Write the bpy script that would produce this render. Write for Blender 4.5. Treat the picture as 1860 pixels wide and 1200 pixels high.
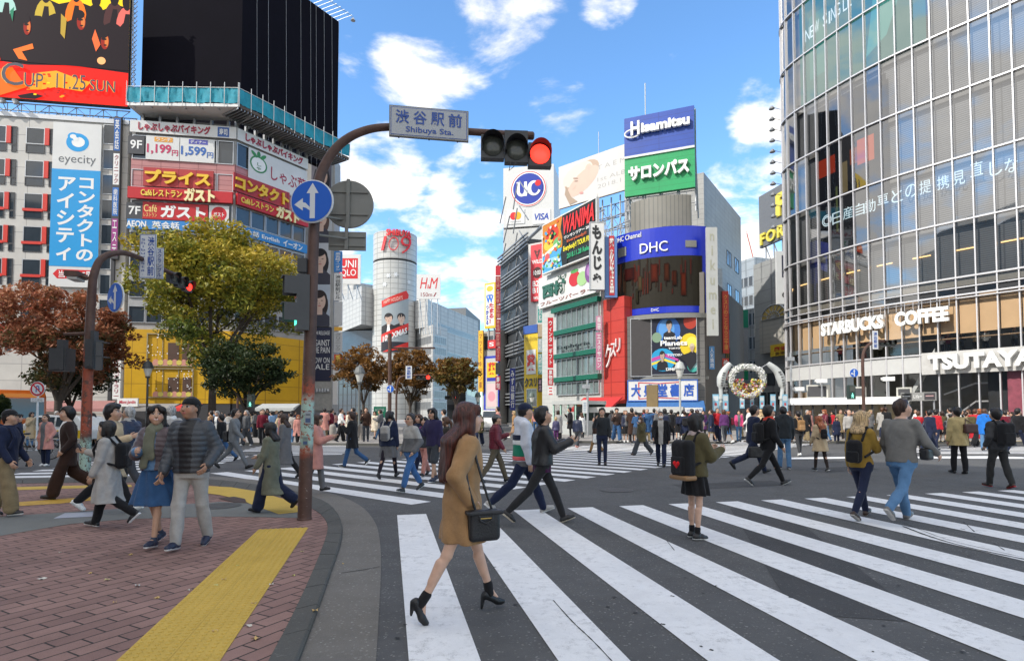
import bpy, math, random
import numpy as np
from mathutils import Vector, Matrix
RAD = math.radians
random.seed(11); rng = np.random.default_rng(5)
scene = bpy.context.scene
for _o in list(bpy.data.objects): bpy.data.objects.remove(_o)
COL = scene.collection
# ------------------------------------------------------------------ camera
FP, HOR, PITCH, EYE = 1060.0, 752.0, RAD(2.2), 1.55      # focal length and horizon in photo pixels
PPY = HOR - FP*math.tan(PITCH)
cd = bpy.data.cameras.new('camera'); cam = bpy.data.objects.new('camera', cd); COL.objects.link(cam)
cd.sensor_width = 36; cd.lens = 36*FP/1860; cd.shift_y = (PPY-600)/1860
cd.clip_start = .05; cd.clip_end = 6000
cam.location = (0, 0, EYE); cam.rotation_euler = (RAD(90)+PITCH, 0, 0)
scene.camera = cam
def ray(px, py):
 x, y = (px-930)/FP, (PPY-py)/FP
 return Vector((x, math.cos(PITCH)-y*math.sin(PITCH), math.sin(PITCH)+y*math.cos(PITCH)))
def at(px, py, Y):
 d = ray(px, py); return Vector((0, 0, EYE)) + d*(Y/d.y)
def ground(px, py, z=0.0):
 d = ray(px, py); return Vector((0, 0, EYE)) + d*((z-EYE)/d.z)
# ------------------------------------------------------------------ light, sky, exposure
SUN_EL, SUN_AZ = RAD(37), math.atan2(-.84, -.54)          # azimuth: to-sun vector (x, y)
TO_SUN = Vector((math.sin(SUN_AZ)*math.cos(SUN_EL), math.cos(SUN_AZ)*math.cos(SUN_EL), math.sin(SUN_EL)))
sl = bpy.data.lights.new('sun', 'SUN'); so = bpy.data.objects.new('sun', sl); COL.objects.link(so)
sl.energy = 2.3; sl.angle = RAD(.53); sl.color = (1, .95, .87)
so.location = (0, 0, 60); so.rotation_euler = TO_SUN.to_track_quat('Z', 'Y').to_euler()
scene.view_settings.view_transform = 'Standard'; scene.view_settings.look = 'None'
scene.view_settings.gamma = 1; scene.view_settings.exposure = 0.92
scene.render.engine = 'CYCLES'
try:
 scene.cycles.use_denoising = True; scene.cycles.max_bounces = 7; scene.cycles.transparent_max_bounces = 12
 scene.cycles.caustics_reflective = False; scene.cycles.caustics_refractive = False
 scene.cycles.sample_clamp_indirect = 6
except Exception: pass
class NT:
 """small helper to write node trees"""
 def __init__(s, tree): s.t = tree; tree.nodes.clear()
 def n(s, typ, ins=None, **kw):
  nd = s.t.nodes.new(typ)
  for k, v in kw.items(): setattr(nd, k, v)
  for k, v in (ins or {}).items():
   sock = nd.inputs[k]
   if hasattr(v, 'is_linked') or isinstance(v, bpy.types.NodeSocket): s.t.links.new(v, sock)
   else: sock.default_value = v
  return nd
 def math(s, op, a, b=0.0, c=None, clamp=False):
  nd = s.t.nodes.new('ShaderNodeMath'); nd.operation = op; nd.use_clamp = clamp
  for i, v in enumerate((a, b, c)):
   if v is None: continue
   if isinstance(v, bpy.types.NodeSocket): s.t.links.new(v, nd.inputs[i])
   else: nd.inputs[i].default_value = v
  return nd.outputs[0]
 def ramp(s, fac, stops):
  nd = s.t.nodes.new('ShaderNodeValToRGB'); cr = nd.color_ramp
  while len(cr.elements) < len(stops): cr.elements.new(.5)
  for e, (p, c) in zip(cr.elements, stops):
   e.position = p; e.color = (*c, 1) if len(c) == 3 else c
  s.t.links.new(fac, nd.inputs[0]); return nd.outputs[0]
 def mix(s, fac, a, b, blend='MIX'):
  nd = s.t.nodes.new('ShaderNodeMix'); nd.data_type = 'RGBA'; nd.blend_type = blend
  for i, v in ((0, fac), (6, a), (7, b)):
   if isinstance(v, bpy.types.NodeSocket): s.t.links.new(v, nd.inputs[i])
   else: nd.inputs[i].default_value = v if i == 0 else ((*v, 1) if len(v) == 3 else v)
  return nd.outputs[2]
w = bpy.data.worlds.new('World'); scene.world = w; w.use_nodes = True
N = NT(w.node_tree)
sky = N.n('ShaderNodeTexSky', sky_type='NISHITA'); sky.sun_disc = False
sky.sun_elevation = SUN_EL; sky.sun_rotation = SUN_AZ; sky.altitude = 50; sky.air_density = 1.0; sky.dust_density = .3; sky.ozone_density = 2.2
tc = N.n('ShaderNodeTexCoord'); dirv = tc.outputs['Generated']
sep = N.n('ShaderNodeSeparateXYZ', {0: dirv})
den = N.math('MAXIMUM', N.math('ADD', sep.outputs[2], .22), .05)
cmb = N.n('ShaderNodeCombineXYZ', {0: N.math('DIVIDE', sep.outputs[0], den), 1: N.math('DIVIDE', sep.outputs[1], den), 2: N.math('MULTIPLY', sep.outputs[2], 2.2)})
nz = N.n('ShaderNodeTexNoise', {'Vector': cmb.outputs[0], 'Scale': 3.4, 'Detail': 9.0, 'Roughness': .58, 'Distortion': .25})
nz2 = N.n('ShaderNodeTexNoise', {'Vector': cmb.outputs[0], 'Scale': 7.0, 'Detail': 6.0, 'Roughness': .6})
acc = None
for px, py, r, a in [(915, 20, 95, 1.0), (770, 128, 95, .8), (850, 110, 60, .6), (1015, 172, 60, .55), (690, 305, 80, .9), (650, 290, 60, .7), (860, 370, 80, .75), (790, 470, 90, .7), (890, 460, 70, .8), (850, 590, 130, .75),
                     (640, 440, 80, .8), (1340, 380, 90, .95), (1400, 350, 70, .9), (1400, 200, 60, .8), (1310, 520, 110, 1.1), (625, 120, 45, .5), (1000, 560, 120, 1.0), (1110, 5, 50, .6), (740, 20, 50, .4)]:
 v = ray(px, py); L = v.length; v = v/L
 rr = r/FP/L
 dt = N.n('ShaderNodeVectorMath', {0: dirv, 1: v}, operation='DOT_PRODUCT').outputs['Value']
 mr = N.n('ShaderNodeMapRange', {0: dt, 1: math.cos(rr*1.5), 2: math.cos(rr*.2), 3: 0.0, 4: a}, interpolation_type='SMOOTHSTEP').outputs[0]
 acc = mr if acc is None else N.math('MAXIMUM', acc, mr)
for v, r0, r1, a in [((-.85, -.25, .42), 75, 25, 1.0), ((0, -1, .55), 85, 35, 1.1), ((0, -.1, 1), 52, 30, 1.15)]:   # cloud added out of view left, behind and overhead to brighten and neutralise shade
 v = Vector(v).normalized(); dt = N.n('ShaderNodeVectorMath', {0: dirv, 1: v}, operation='DOT_PRODUCT').outputs['Value']
 acc = N.math('MAXIMUM', acc, N.n('ShaderNodeMapRange', {0: dt, 1: math.cos(RAD(r0)), 2: math.cos(RAD(r1)), 3: 0.0, 4: a}, interpolation_type='SMOOTHSTEP').outputs[0])
cl = N.math('ADD', N.math('MULTIPLY', nz.outputs[0], 1.0), N.math('MULTIPLY', acc, .30))
cl = N.math('ADD', cl, N.math('MULTIPLY', N.math('SUBTRACT', nz2.outputs[0], .5), .22))
mask = N.n('ShaderNodeMapRange', {0: cl, 1: .64, 2: .84, 3: 0.0, 4: .97}, interpolation_type='SMOOTHSTEP').outputs[0]
shade = N.n('ShaderNodeMapRange', {0: nz2.outputs[0], 1: .3, 2: .75, 3: 0.0, 4: 1.0}).outputs[0]
ccol = N.mix(shade, (4.6, 4.45, 4.25), (5.9, 5.6, 5.2))
skyc = N.mix(1.0, sky.outputs[0], (.74, 1.0, 1.16), 'MULTIPLY')
bg = N.n('ShaderNodeBackground', {'Color': N.mix(mask, skyc, ccol), 'Strength': .15})
N.n('ShaderNodeOutputWorld', {0: bg.outputs[0]})
# ------------------------------------------------------------------ materials
MATS = {}
def srgb(*c):
 """0-255 display colour to linear"""
 if len(c) == 1: c = c*3
 return tuple(((v/255)/12.92 if v/255 <= .04045 else ((v/255+.055)/1.055)**2.4) for v in c)
def mat(name, col=(.5,.5,.5), rough=.6, metal=0, var=.12, vs=3.0, bump=0, bs=60.0, spec=.5, emit=None, es=0, coat=0):
 if name in MATS: return MATS[name]
 m = bpy.data.materials.new(name); m.use_nodes = True; MATS[name] = m
 T = NT(m.node_tree)
 tcn = T.n('ShaderNodeTexCoord')
 nz = T.n('ShaderNodeTexNoise', {'Vector': tcn.outputs['Object'], 'Scale': vs, 'Detail': 6.0, 'Roughness': .65})
 f = T.n('ShaderNodeMapRange', {0: nz.outputs[0], 1: .3, 2: .7, 3: 1-var, 4: 1+var*.6}).outputs[0]
 cc = T.n('ShaderNodeVectorMath', {0: (*col,), 3: f} if False else {0: col, 'Scale': f}, operation='SCALE').outputs[0]
 p = T.n('ShaderNodeBsdfPrincipled', {'Base Color': cc, 'Roughness': rough, 'Metallic': metal, 'Specular IOR Level': spec})
 if coat: p.inputs['Coat Weight'].default_value = coat
 if bump:
  nb = T.n('ShaderNodeTexNoise', {'Vector': tcn.outputs['Object'], 'Scale': bs, 'Detail': 4.0})
  b = T.n('ShaderNodeBump', {'Height': nb.outputs[0], 'Strength': bump, 'Distance': .02})
  T.t.links.new(b.outputs[0], p.inputs['Normal'])
 if emit: p.inputs['Emission Color'].default_value = (*emit, 1); p.inputs['Emission Strength'].default_value = es
 T.n('ShaderNodeOutputMaterial', {0: p.outputs[0]})
 return m
def attr_mat(name, rough=.6, var=.06, vs=4, bump=0, bs=80, spec=.4, trans=0, emis=0):
 """base colour read from the mesh's own colour attribute (printed art, leaves, skin)"""
 m = bpy.data.materials.new(name); m.use_nodes = True; MATS[name] = m
 T = NT(m.node_tree); tcn = T.n('ShaderNodeTexCoord')
 a = T.n('ShaderNodeAttribute', attribute_name='Col')
 nz = T.n('ShaderNodeTexNoise', {'Vector': tcn.outputs['Object'], 'Scale': vs, 'Detail': 5.0})
 f = T.n('ShaderNodeMapRange', {0: nz.outputs[0], 1: .3, 2: .7, 3: 1-var, 4: 1+var}).outputs[0]
 cc = T.n('ShaderNodeVectorMath', {0: a.outputs[0], 'Scale': f}, operation='SCALE').outputs[0]
 p = T.n('ShaderNodeBsdfPrincipled', {'Base Color': cc, 'Roughness': rough, 'Specular IOR Level': spec})
 if emis: T.t.links.new(T.n('ShaderNodeVectorMath', {0: cc, 'Scale': .25}, operation='SCALE').outputs[0], p.inputs['Base Color']); p.inputs['Specular IOR Level'].default_value = .1; T.t.links.new(a.outputs[0], p.inputs['Emission Color']); p.inputs['Emission Strength'].default_value = emis
 if bump:
  nb = T.n('ShaderNodeTexNoise', {'Vector': tcn.outputs['Object'], 'Scale': bs, 'Detail': 4.0})
  b = T.n('ShaderNodeBump', {'Height': nb.outputs[0], 'Strength': bump, 'Distance': .02})
  T.t.links.new(b.outputs[0], p.inputs['Normal'])
 out = p.outputs[0]
 if trans:
  tr = T.n('ShaderNodeBsdfTranslucent', {0: cc}); out = T.n('ShaderNodeMixShader', {0: trans, 1: out, 2: tr.outputs[0]}).outputs[0]
 T.n('ShaderNodeOutputMaterial', {0: out})
 return m
M_print = attr_mat('printed_panel', .45, .03, .7)
M_led = attr_mat('led_screen', .4, .02, emis=1.0)
M_leaf = attr_mat('leaves', .55, .1, 2, spec=.3, trans=.25)
M_skin = attr_mat('skin', .5, .05, 30, bump=.08, bs=300)
def glass_mat(name, tint, refl, rough=.02, base=None):
 """architectural glazing: mirror-like coating over see-through tinted glass"""
 m = bpy.data.materials.new(name); m.use_nodes = True; MATS[name] = m
 T = NT(m.node_tree); tcn = T.n('ShaderNodeTexCoord')
 nz = T.n('ShaderNodeTexNoise', {'Vector': tcn.outputs['Object'], 'Scale': .35, 'Detail': 2.0})
 b = T.n('ShaderNodeBump', {'Height': nz.outputs[0], 'Strength': .06, 'Distance': .12})
 g = T.n('ShaderNodeBsdfGlossy', {'Color': (.96,.96,.96,1), 'Roughness': rough, 'Normal': b.outputs[0]})
 t = T.n('ShaderNodeBsdfTransparent', {0: (*tint, 1)})
 fr = T.n('ShaderNodeFresnel', {0: 1.5})
 f = T.math('ADD', T.math('MULTIPLY', fr.outputs[0], 1.0), refl, clamp=True)
 out = T.n('ShaderNodeMixShader', {0: f, 1: t.outputs[0], 2: g.outputs[0]}).outputs[0]
 T.n('ShaderNodeOutputMaterial', {0: out}); return m
M_glass = glass_mat('coated_glass', (.78,.79,.80), .17)
M_clear = glass_mat('clear_glass', (.95,.96,.96), .02)
def win_mat():
 return mat('window_glass', (.035,.045,.055), .06, 0, .3, .4, spec=.9)
def cloth_mat(name, rough, bump, bs, spec=.25, sheen=0, strand=0):
 m = bpy.data.materials.new(name); m.use_nodes = True; MATS[name] = m
 T = NT(m.node_tree); tcn = T.n('ShaderNodeTexCoord')
 oi = T.n('ShaderNodeObjectInfo'); a2 = T.n('ShaderNodeAttribute', attribute_type='OBJECT', attribute_name='second_color')
 mk = T.n('ShaderNodeAttribute', attribute_name='mask')
 mf = T.n('ShaderNodeMapRange', {0: mk.outputs['Fac'], 1: .4, 2: .6, 3: 0.0, 4: 1.0}).outputs[0]
 nz = T.n('ShaderNodeTexNoise', {'Vector': tcn.outputs['Object'], 'Scale': 9.0, 'Detail': 5.0})
 nf = T.n('ShaderNodeTexNoise', {'Vector': tcn.outputs['Object'], 'Scale': 220.0, 'Detail': 2.0})
 f = T.math('ADD', T.n('ShaderNodeMapRange', {0: nz.outputs[0], 1: .3, 2: .7, 3: .86, 4: 1.1}).outputs[0], T.math('MULTIPLY', T.math('SUBTRACT', nf.outputs[0], .5), .35))
 cc = T.n('ShaderNodeVectorMath', {0: T.mix(mf, oi.outputs['Color'], a2.outputs[0]), 'Scale': f}, operation='SCALE').outputs[0]
 p = T.n('ShaderNodeBsdfPrincipled', {'Base Color': cc, 'Roughness': rough, 'Specular IOR Level': spec, 'Sheen Weight': sheen})
 vec = T.n('ShaderNodeMapping', {'Vector': tcn.outputs['Object'], 'Scale': (1, 1, .06)}).outputs[0] if strand else tcn.outputs['Object']
 n1 = T.n('ShaderNodeTexNoise', {'Vector': vec, 'Scale': bs, 'Detail': 5.0})
 if strand: T.t.links.new(T.n('ShaderNodeVectorMath', {0: cc, 'Scale': T.n('ShaderNodeMapRange', {0: n1.outputs[0], 1: .35, 2: .65, 3: .45, 4: 1.9}).outputs[0]}, operation='SCALE').outputs[0], p.inputs['Base Color'])
 b = T.n('ShaderNodeBump', {'Height': n1.outputs[0], 'Strength': bump, 'Distance': .015})
 T.t.links.new(b.outputs[0], p.inputs['Normal'])
 T.n('ShaderNodeOutputMaterial', {0: p.outputs[0]}); return m
M_cloth = cloth_mat('woven_cloth', .9, .5, 22, .15, .1)
M_shiny = cloth_mat('quilted_nylon', .45, .35, 30, .4)
M_leather = cloth_mat('leather', .42, .3, 60, .45)
M_hair = cloth_mat('hair', .42, .5, 70, .4, strand=1)
# ------------------------------------------------------------------ objects
def new_mesh(name, verts, faces, mats=None, mi=None, smooth=False, cols=None):
 me = bpy.data.meshes.new(name); me.from_pydata([tuple(v) for v in verts], [], faces)
 for m in (mats if isinstance(mats, (list, tuple)) else [mats]): me.materials.append(m)
 if mi is not None: me.polygons.foreach_set('material_index', mi)
 if smooth: me.polygons.foreach_set('use_smooth', [True]*len(me.polygons))
 if cols is not None:                                     # one colour per face
  ca = me.color_attributes.new('Col', 'FLOAT_COLOR', 'CORNER')
  n = [len(f) for f in faces]; arr = np.repeat(np.array([(*c, 1) for c in cols], np.float32), n, axis=0)
  ca.data.foreach_set('color', arr.ravel())
 me.update(); return me
def worldloc(o):
 v = Vector((0, 0, 0))
 while o is not None: v += o.location; o = o.parent
 return v
def link(name, me, parent=None, loc=(0, 0, 0)):
 """link a mesh whose vertices are in world space (minus loc); parent is an unrotated thing"""
 o = bpy.data.objects.new(name, me); COL.objects.link(o)
 if parent is not None: o.parent = parent; o.location = Vector(loc)-worldloc(parent)
 else: o.location = loc
 return o
def tag(o, label=None, cat=None, group=None, kind=None):
 if label: o['label'] = label
 if cat: o['category'] = cat
 if group: o['group'] = group
 if kind: o['kind'] = kind
 return o
def thing(name, label, cat, loc=(0, 0, 0), group=None):
 o = bpy.data.objects.new(name, None); COL.objects.link(o); o.location = loc; o.empty_display_size = .3
 return tag(o, label, cat, group)
class MB:
 """mesh builder: boxes, prisms, tubes in world space"""
 def __init__(s): s.v = []; s.f = []; s.m = []; s.c = []
 def add(s, vs, fs, mi=0, col=None):
  k = len(s.v); s.v += [Vector(v) for v in vs]; s.f += [tuple(i+k for i in f) for f in fs]
  s.m += [mi]*len(fs); s.c += [col or (.5,.5,.5)]*len(fs); return s
 def frame_box(s, O, U, V, W, mi=0, col=None):
  """box from corner O along three edge vectors"""
  O, U, V, W = map(Vector, (O, U, V, W)); P = [O, O+U, O+U+V, O+V, O+W, O+U+W, O+U+V+W, O+V+W]
  fs = [(0,3,2,1),(4,5,6,7),(0,1,5,4),(1,2,6,5),(2,3,7,6),(3,0,4,7)]
  if U.cross(V).dot(W) < 0: fs = [f[::-1] for f in fs]
  return s.add(P, fs, mi, col)
 def box(s, c, d, mi=0, rz=0, col=None):
  cz, sz = math.cos(rz), math.sin(rz); U = Vector((cz, sz, 0))*d[0]; V = Vector((-sz, cz, 0))*d[1]; W = Vector((0, 0, d[2]))
  return s.frame_box(Vector(c)-U/2-V/2-W/2, U, V, W, mi, col)
 def prism(s, pts, z0, z1, mi=0, mtop=None, col=None):
  n = len(pts); a = sum(pts[i][0]*pts[(i+1)%n][1]-pts[(i+1)%n][0]*pts[i][1] for i in range(n))
  if a < 0: pts = pts[::-1]
  vs = [(p[0], p[1], z0) for p in pts]+[(p[0], p[1], z1) for p in pts]
  s.add(vs, [(i, (i+1) % n, n+(i+1) % n, n+i) for i in range(n)], mi, col)
  s.add(vs, [tuple(range(n))[::-1]], mi, col); return s.add(vs, [tuple(range(n, 2*n))], mi if mtop is None else mtop, col)
 def tube(s, pts, rad, n=10, mi=0, cap=True, col=None):
  pts = [Vector(p) for p in pts]; rad = rad if isinstance(rad, (list, tuple)) else [rad]*len(pts)
  vs, fs = [], []; ref = None
  for i, p in enumerate(pts):
   t = (pts[min(i+1, len(pts)-1)]-pts[max(i-1, 0)]).normalized()
   if ref is None: ref = t.orthogonal().normalized()
   ref = (ref-t*ref.dot(t)).normalized(); b = t.cross(ref)
   for k in range(n):
    a = 2*math.pi*k/n; vs.append(p+(ref*math.cos(a)+b*math.sin(a))*rad[i])
  for i in range(len(pts)-1):
   for k in range(n): fs.append((i*n+k, i*n+(k+1) % n, (i+1)*n+(k+1) % n, (i+1)*n+k))
  if cap: fs += [tuple(range(n))[::-1], tuple(range((len(pts)-1)*n, len(pts)*n))]
  return s.add(vs, fs, mi, col)
 def lathe(s, c, prof, n=16, mi=0, axis=None, col=None):
  """profile of (r, h) about an axis through c"""
  ax = Vector(axis or (0, 0, 1)).normalized(); e = ax.orthogonal().normalized(); b = ax.cross(e); c = Vector(c)
  vs = [c+ax*h+(e*math.cos(2*math.pi*k/n)+b*math.sin(2*math.pi*k/n))*r for r, h in prof for k in range(n)]
  fs = [(i*n+k, i*n+(k+1) % n, (i+1)*n+(k+1) % n, (i+1)*n+k) for i in range(len(prof)-1) for k in range(n)]
  if prof[0][0] > 1e-5: fs.append(tuple(range(n))[::-1])
  if prof[-1][0] > 1e-5: fs.append(tuple(range((len(prof)-1)*n, len(prof)*n)))
  return s.add(vs, fs, mi, col)
 def build(s, name, mats, parent=None, smooth=False, loc=None, colors=False):
  if loc is None:
   if parent is not None: loc = worldloc(parent)
   else:
    xs = [v.x for v in s.v]; ys = [v.y for v in s.v]
    loc = Vector(((min(xs)+max(xs))/2, (min(ys)+max(ys))/2, min(v.z for v in s.v)))
  loc = Vector(loc)
  me = new_mesh(name, [v-loc for v in s.v], s.f, mats, s.m, smooth, s.c if colors else None)
  if smooth:
   try: me.set_sharp_from_angle(angle=RAD(40))
   except Exception: pass
  return link(name, me, parent, loc)
# ------------------------------------------------------------------ facades and signs
class Fac:
 """vertical plane through two ground points; u runs A to B (left to right as seen), n faces the viewer"""
 def __init__(s, A, B):
  s.A = Vector((A[0], A[1], 0)); d = Vector((B[0]-A[0], B[1]-A[1], 0)); s.L = d.length; s.U = d.normalized()
  s.N = Vector((s.U.y, -s.U.x, 0))
 def uz(s, px, py, out=0):
  d = ray(px, py); O = Vector((0, 0, EYE)); A = s.A+s.N*out
  t = (A-O).dot(s.N)/d.dot(s.N); P = O+d*t
  return (P-A).dot(s.U), P.z
 def pt(s, u, z, out=0): return s.A+s.U*u+s.N*out+Vector((0, 0, z))
 def shift(s, k):
  f = Fac((s.A+s.N*k).xy, (s.A+s.N*k+s.U*s.L).xy); return f
 def box(s, mb, u0, u1, z0, z1, o0, o1, mi=0, col=None):
  return mb.frame_box(s.pt(u0, z0, o0), s.U*(u1-u0), Vector((0, 0, z1-z0)), s.N*(o1-o0), mi, col)
 def rect(s, x0, y0, x1, y1, out=0):
  """photo rectangle -> u0,u1,z0,z1; y0,y1 are read at the left edge x0"""
  u0, z1 = s.uz(x0, y0, out); _, z0 = s.uz(x0, y1, out); u1, _ = s.uz(x1, (y0+y1)/2, out)
  return u0, u1, z0, z1
def fac_px(xa, da, xb, db):
 return Fac(at(xa, 700, da).xy, at(xb, 700, db).xy)
_TC = {}
def text_mesh(body, bold=0.0, extrude=0.0, vertical=False, shear=0, line=1.0, spacing=1.0):
 key = (body, bold, extrude, vertical, shear, line, spacing)
 if key in _TC: return _TC[key]
 c = bpy.data.curves.new('lettering', 'FONT'); c.body = '\n'.join(body) if vertical else body
 c.offset = bold; c.extrude = extrude; c.shear = shear; c.resolution_u = 3; c.align_x = 'CENTER'; c.space_line = line; c.space_character = spacing
 o = bpy.data.objects.new('lettering', c)
 me = o.to_mesh()
 vs = np.array([v.co[:] for v in me.vertices]).reshape(-1, 3); fs = [tuple(p.vertices) for p in me.polygons]
 o.to_mesh_clear(); bpy.data.objects.remove(o); bpy.data.curves.remove(c)
 _TC[key] = (vs, fs); return vs, fs
def txt(parent, fac, u0, u1, z0, z1, body, col, bold=.02, ex=0.0, out=.03, vertical=False, fit=None, shear=0, line=1.0, slope=0, name='lettering', m=None, arc=0, spacing=1.0):
 """lettering fitted in a facade rectangle; ex = raised depth in metres"""
 vs, fs = text_mesh(body, bold, 0.05 if ex else 0.0, vertical, shear, line, spacing)
 if not len(vs): return None
 lo, hi = vs.min(0), vs.max(0); W, H = hi[0]-lo[0], hi[1]-lo[1]
 sx, sy = (u1-u0)/W, (z1-z0)/H
 if fit == 'keep': sx = sy = min(sx, sy)
 cu, cz = (u0+u1)/2, (z0+z1)/2
 P = []
 for x, y, z in vs:
  X = (x-(lo[0]+hi[0])/2)*sx; Y = (y-(lo[1]+hi[1])/2)*sy
  o = out+(z-lo[2])/max(hi[2]-lo[2], 1e-6)*ex
  P.append(fac.pt(cu+X, cz+Y+slope*X, o))
 mt = m or mat('lettering_%d_%d_%d' % tuple(int(255*min(1, c)) for c in col), col, .45, var=.04)
 mb = MB(); mb.add(P, fs)
 return mb.build(name, mt, parent)
def ell(cx, cy, rx, ry, n=20, a0=0, a1=360, rot=0):
 r = RAD(rot); o = []
 for i in range(n+(0 if a1-a0 == 360 else 1)):
  a = RAD(a0+(a1-a0)*i/n); x, y = rx*math.cos(a), ry*math.sin(a)
  o.append((cx+x*math.cos(r)-y*math.sin(r), cy+x*math.sin(r)+y*math.cos(r)))
 return o
def rc(x0, y0, x1, y1): return [(x0, y0), (x1, y0), (x1, y1), (x0, y1)]
def clip(poly, x, keep):
 o = []
 for k in range(len(poly)):
  a, b = poly[k], poly[(k+1) % len(poly)]; ia, ib = (a[0]-x)*keep >= 0, (b[0]-x)*keep >= 0
  if ia: o.append(a)
  if ia != ib: t = (x-a[0])/(b[0]-a[0]); o.append((x, a[1]+t*(b[1]-a[1])))
 return o
def strips_of(poly, w):
 lo, hi = min(p[0] for p in poly), max(p[0] for p in poly); out = []; k = math.floor(lo/w)
 while k*w < hi:
  q = clip(clip(poly, k*w, 1), (k+1)*w, -1)
  if len(q) > 2: out.append(q)
  k += 1
 return out
def art(parent, fac, u0, u1, z0, z1, shapes, out=.02, name='printed_art', m=None, step=.0035):
 """flat printed picture: coloured polygons in the unit square, later ones lie on top"""
 mb = MB(); shapes = [(c, [(min(1, max(0, x)), min(1, max(0, y))) for x, y in p]) for c, p in shapes]
 if hasattr(fac, 'sub'): shapes = [(c, p, i) for i, (c, q) in enumerate(shapes) for p in strips_of(q, fac.sub/abs(u1-u0))]
 else: shapes = [(c, p, i) for i, (c, p) in enumerate(shapes)]
 for col, poly, i in shapes:
  P = [fac.pt(u0+x*(u1-u0), z0+y*(z1-z0), out+i*step) for x, y in poly]
  a = sum(poly[k][0]*poly[(k+1) % len(poly)][1]-poly[(k+1) % len(poly)][0]*poly[k][1] for k in range(len(poly)))
  f = tuple(range(len(P)));  f = f if a > 0 else f[::-1]
  mb.add(P, [f], 0, col)
 return mb.build(name, m or M_print, parent, colors=True)
def panel(name, label, fac, rect, mats, out=.1, th=.15, cat='sign', frame=None, group=None, px=True, bevel=0):
 """a sign board as a thing: Empty at its base, board as a part; returns (root, u0,u1,z0,z1,front)"""
 u0, u1, z0, z1 = fac.rect(*rect, out) if px else rect
 root = thing(name, label, cat, fac.pt((u0+u1)/2, z0, out), group)
 mb = MB(); fac.box(mb, u0, u1, z0, z1, out-th, out)
 mb.build('board', mats, root)
 if frame:
  fb = MB(); t = frame[0]
  for a in ((u0-t, u0, z0-t, z1+t), (u1, u1+t, z0-t, z1+t), (u0, u1, z0-t, z0), (u0, u1, z1, z1+t)): fac.box(fb, *a, out-th, out+.04)
  fb.build('frame', frame[1], root)
 return root, u0, u1, z0, z1, out
def wc(c, n='paint', rough=.5, var=.08, vs=1.5):
 return mat('%s_%d_%d_%d' % (n, *[int(255*min(1, x)) for x in c]), c, rough, var=var, vs=vs)
# ------------------------------------------------------------------ ground, paving, markings
def ground_mat(name, c1, c2, sp=.0, rough=.9, speck=220.0, big=.25, bump=.35):
 m = bpy.data.materials.new(name); m.use_nodes = True; MATS[name] = m
 T = NT(m.node_tree); tcn = T.n('ShaderNodeTexCoord'); o = tcn.outputs['Object']
 a = T.n('ShaderNodeTexNoise', {'Vector': o, 'Scale': big, 'Detail': 7.0, 'Roughness': .7})
 b = T.n('ShaderNodeTexNoise', {'Vector': o, 'Scale': speck, 'Detail': 3.0, 'Roughness': .8})
 c = T.n('ShaderNodeTexNoise', {'Vector': o, 'Scale': 2.2, 'Detail': 7.0, 'Roughness': .75})
 f = T.math('ADD', T.math('MULTIPLY', a.outputs[0], .5), T.math('ADD', T.math('MULTIPLY', T.math('SUBTRACT', b.outputs[0], .22), .95), T.math('MULTIPLY', c.outputs[0], .38)))
 col = T.ramp(f, [(.38, c1), (.95, c2)])
 if sp:
  v = T.n('ShaderNodeTexVoronoi', {'Vector': o, 'Scale': 75.0})
  dots = T.n('ShaderNodeMapRange', {0: v.outputs['Color'], 1: .82, 2: .95, 3: 0.0, 4: sp}).outputs[0]
  col = T.mix(dots, col, (.42, .41, .38))
 p = T.n('ShaderNodeBsdfPrincipled', {'Base Color': col, 'Roughness': rough, 'Specular IOR Level': .3})
 bp = T.n('ShaderNodeBump', {'Height': b.outputs[0], 'Strength': bump, 'Distance': .012})
 T.t.links.new(bp.outputs[0], p.inputs['Normal']); T.n('ShaderNodeOutputMaterial', {0: p.outputs[0]}); return m
M_asph = ground_mat('asphalt', (.034, .0345, .036), (.135, .135, .135), .4)
M_gut = ground_mat('washed_concrete', (.085, .08, .07), (.22, .205, .185), .55)
M_conc = ground_mat('paving_concrete', (.11, .115, .11), (.2, .205, .195), .1)
M_kerb = ground_mat('kerb_stone', (.05, .05, .046), (.125, .122, .112), .12)
M_yel = ground_mat('yellow_tactile', (.38, .255, .05), (.66, .45, .10), .04)
M_pave = ground_mat('far_paving', (.2, .19, .18), (.36, .34, .32), .0, speck=40)
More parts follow.
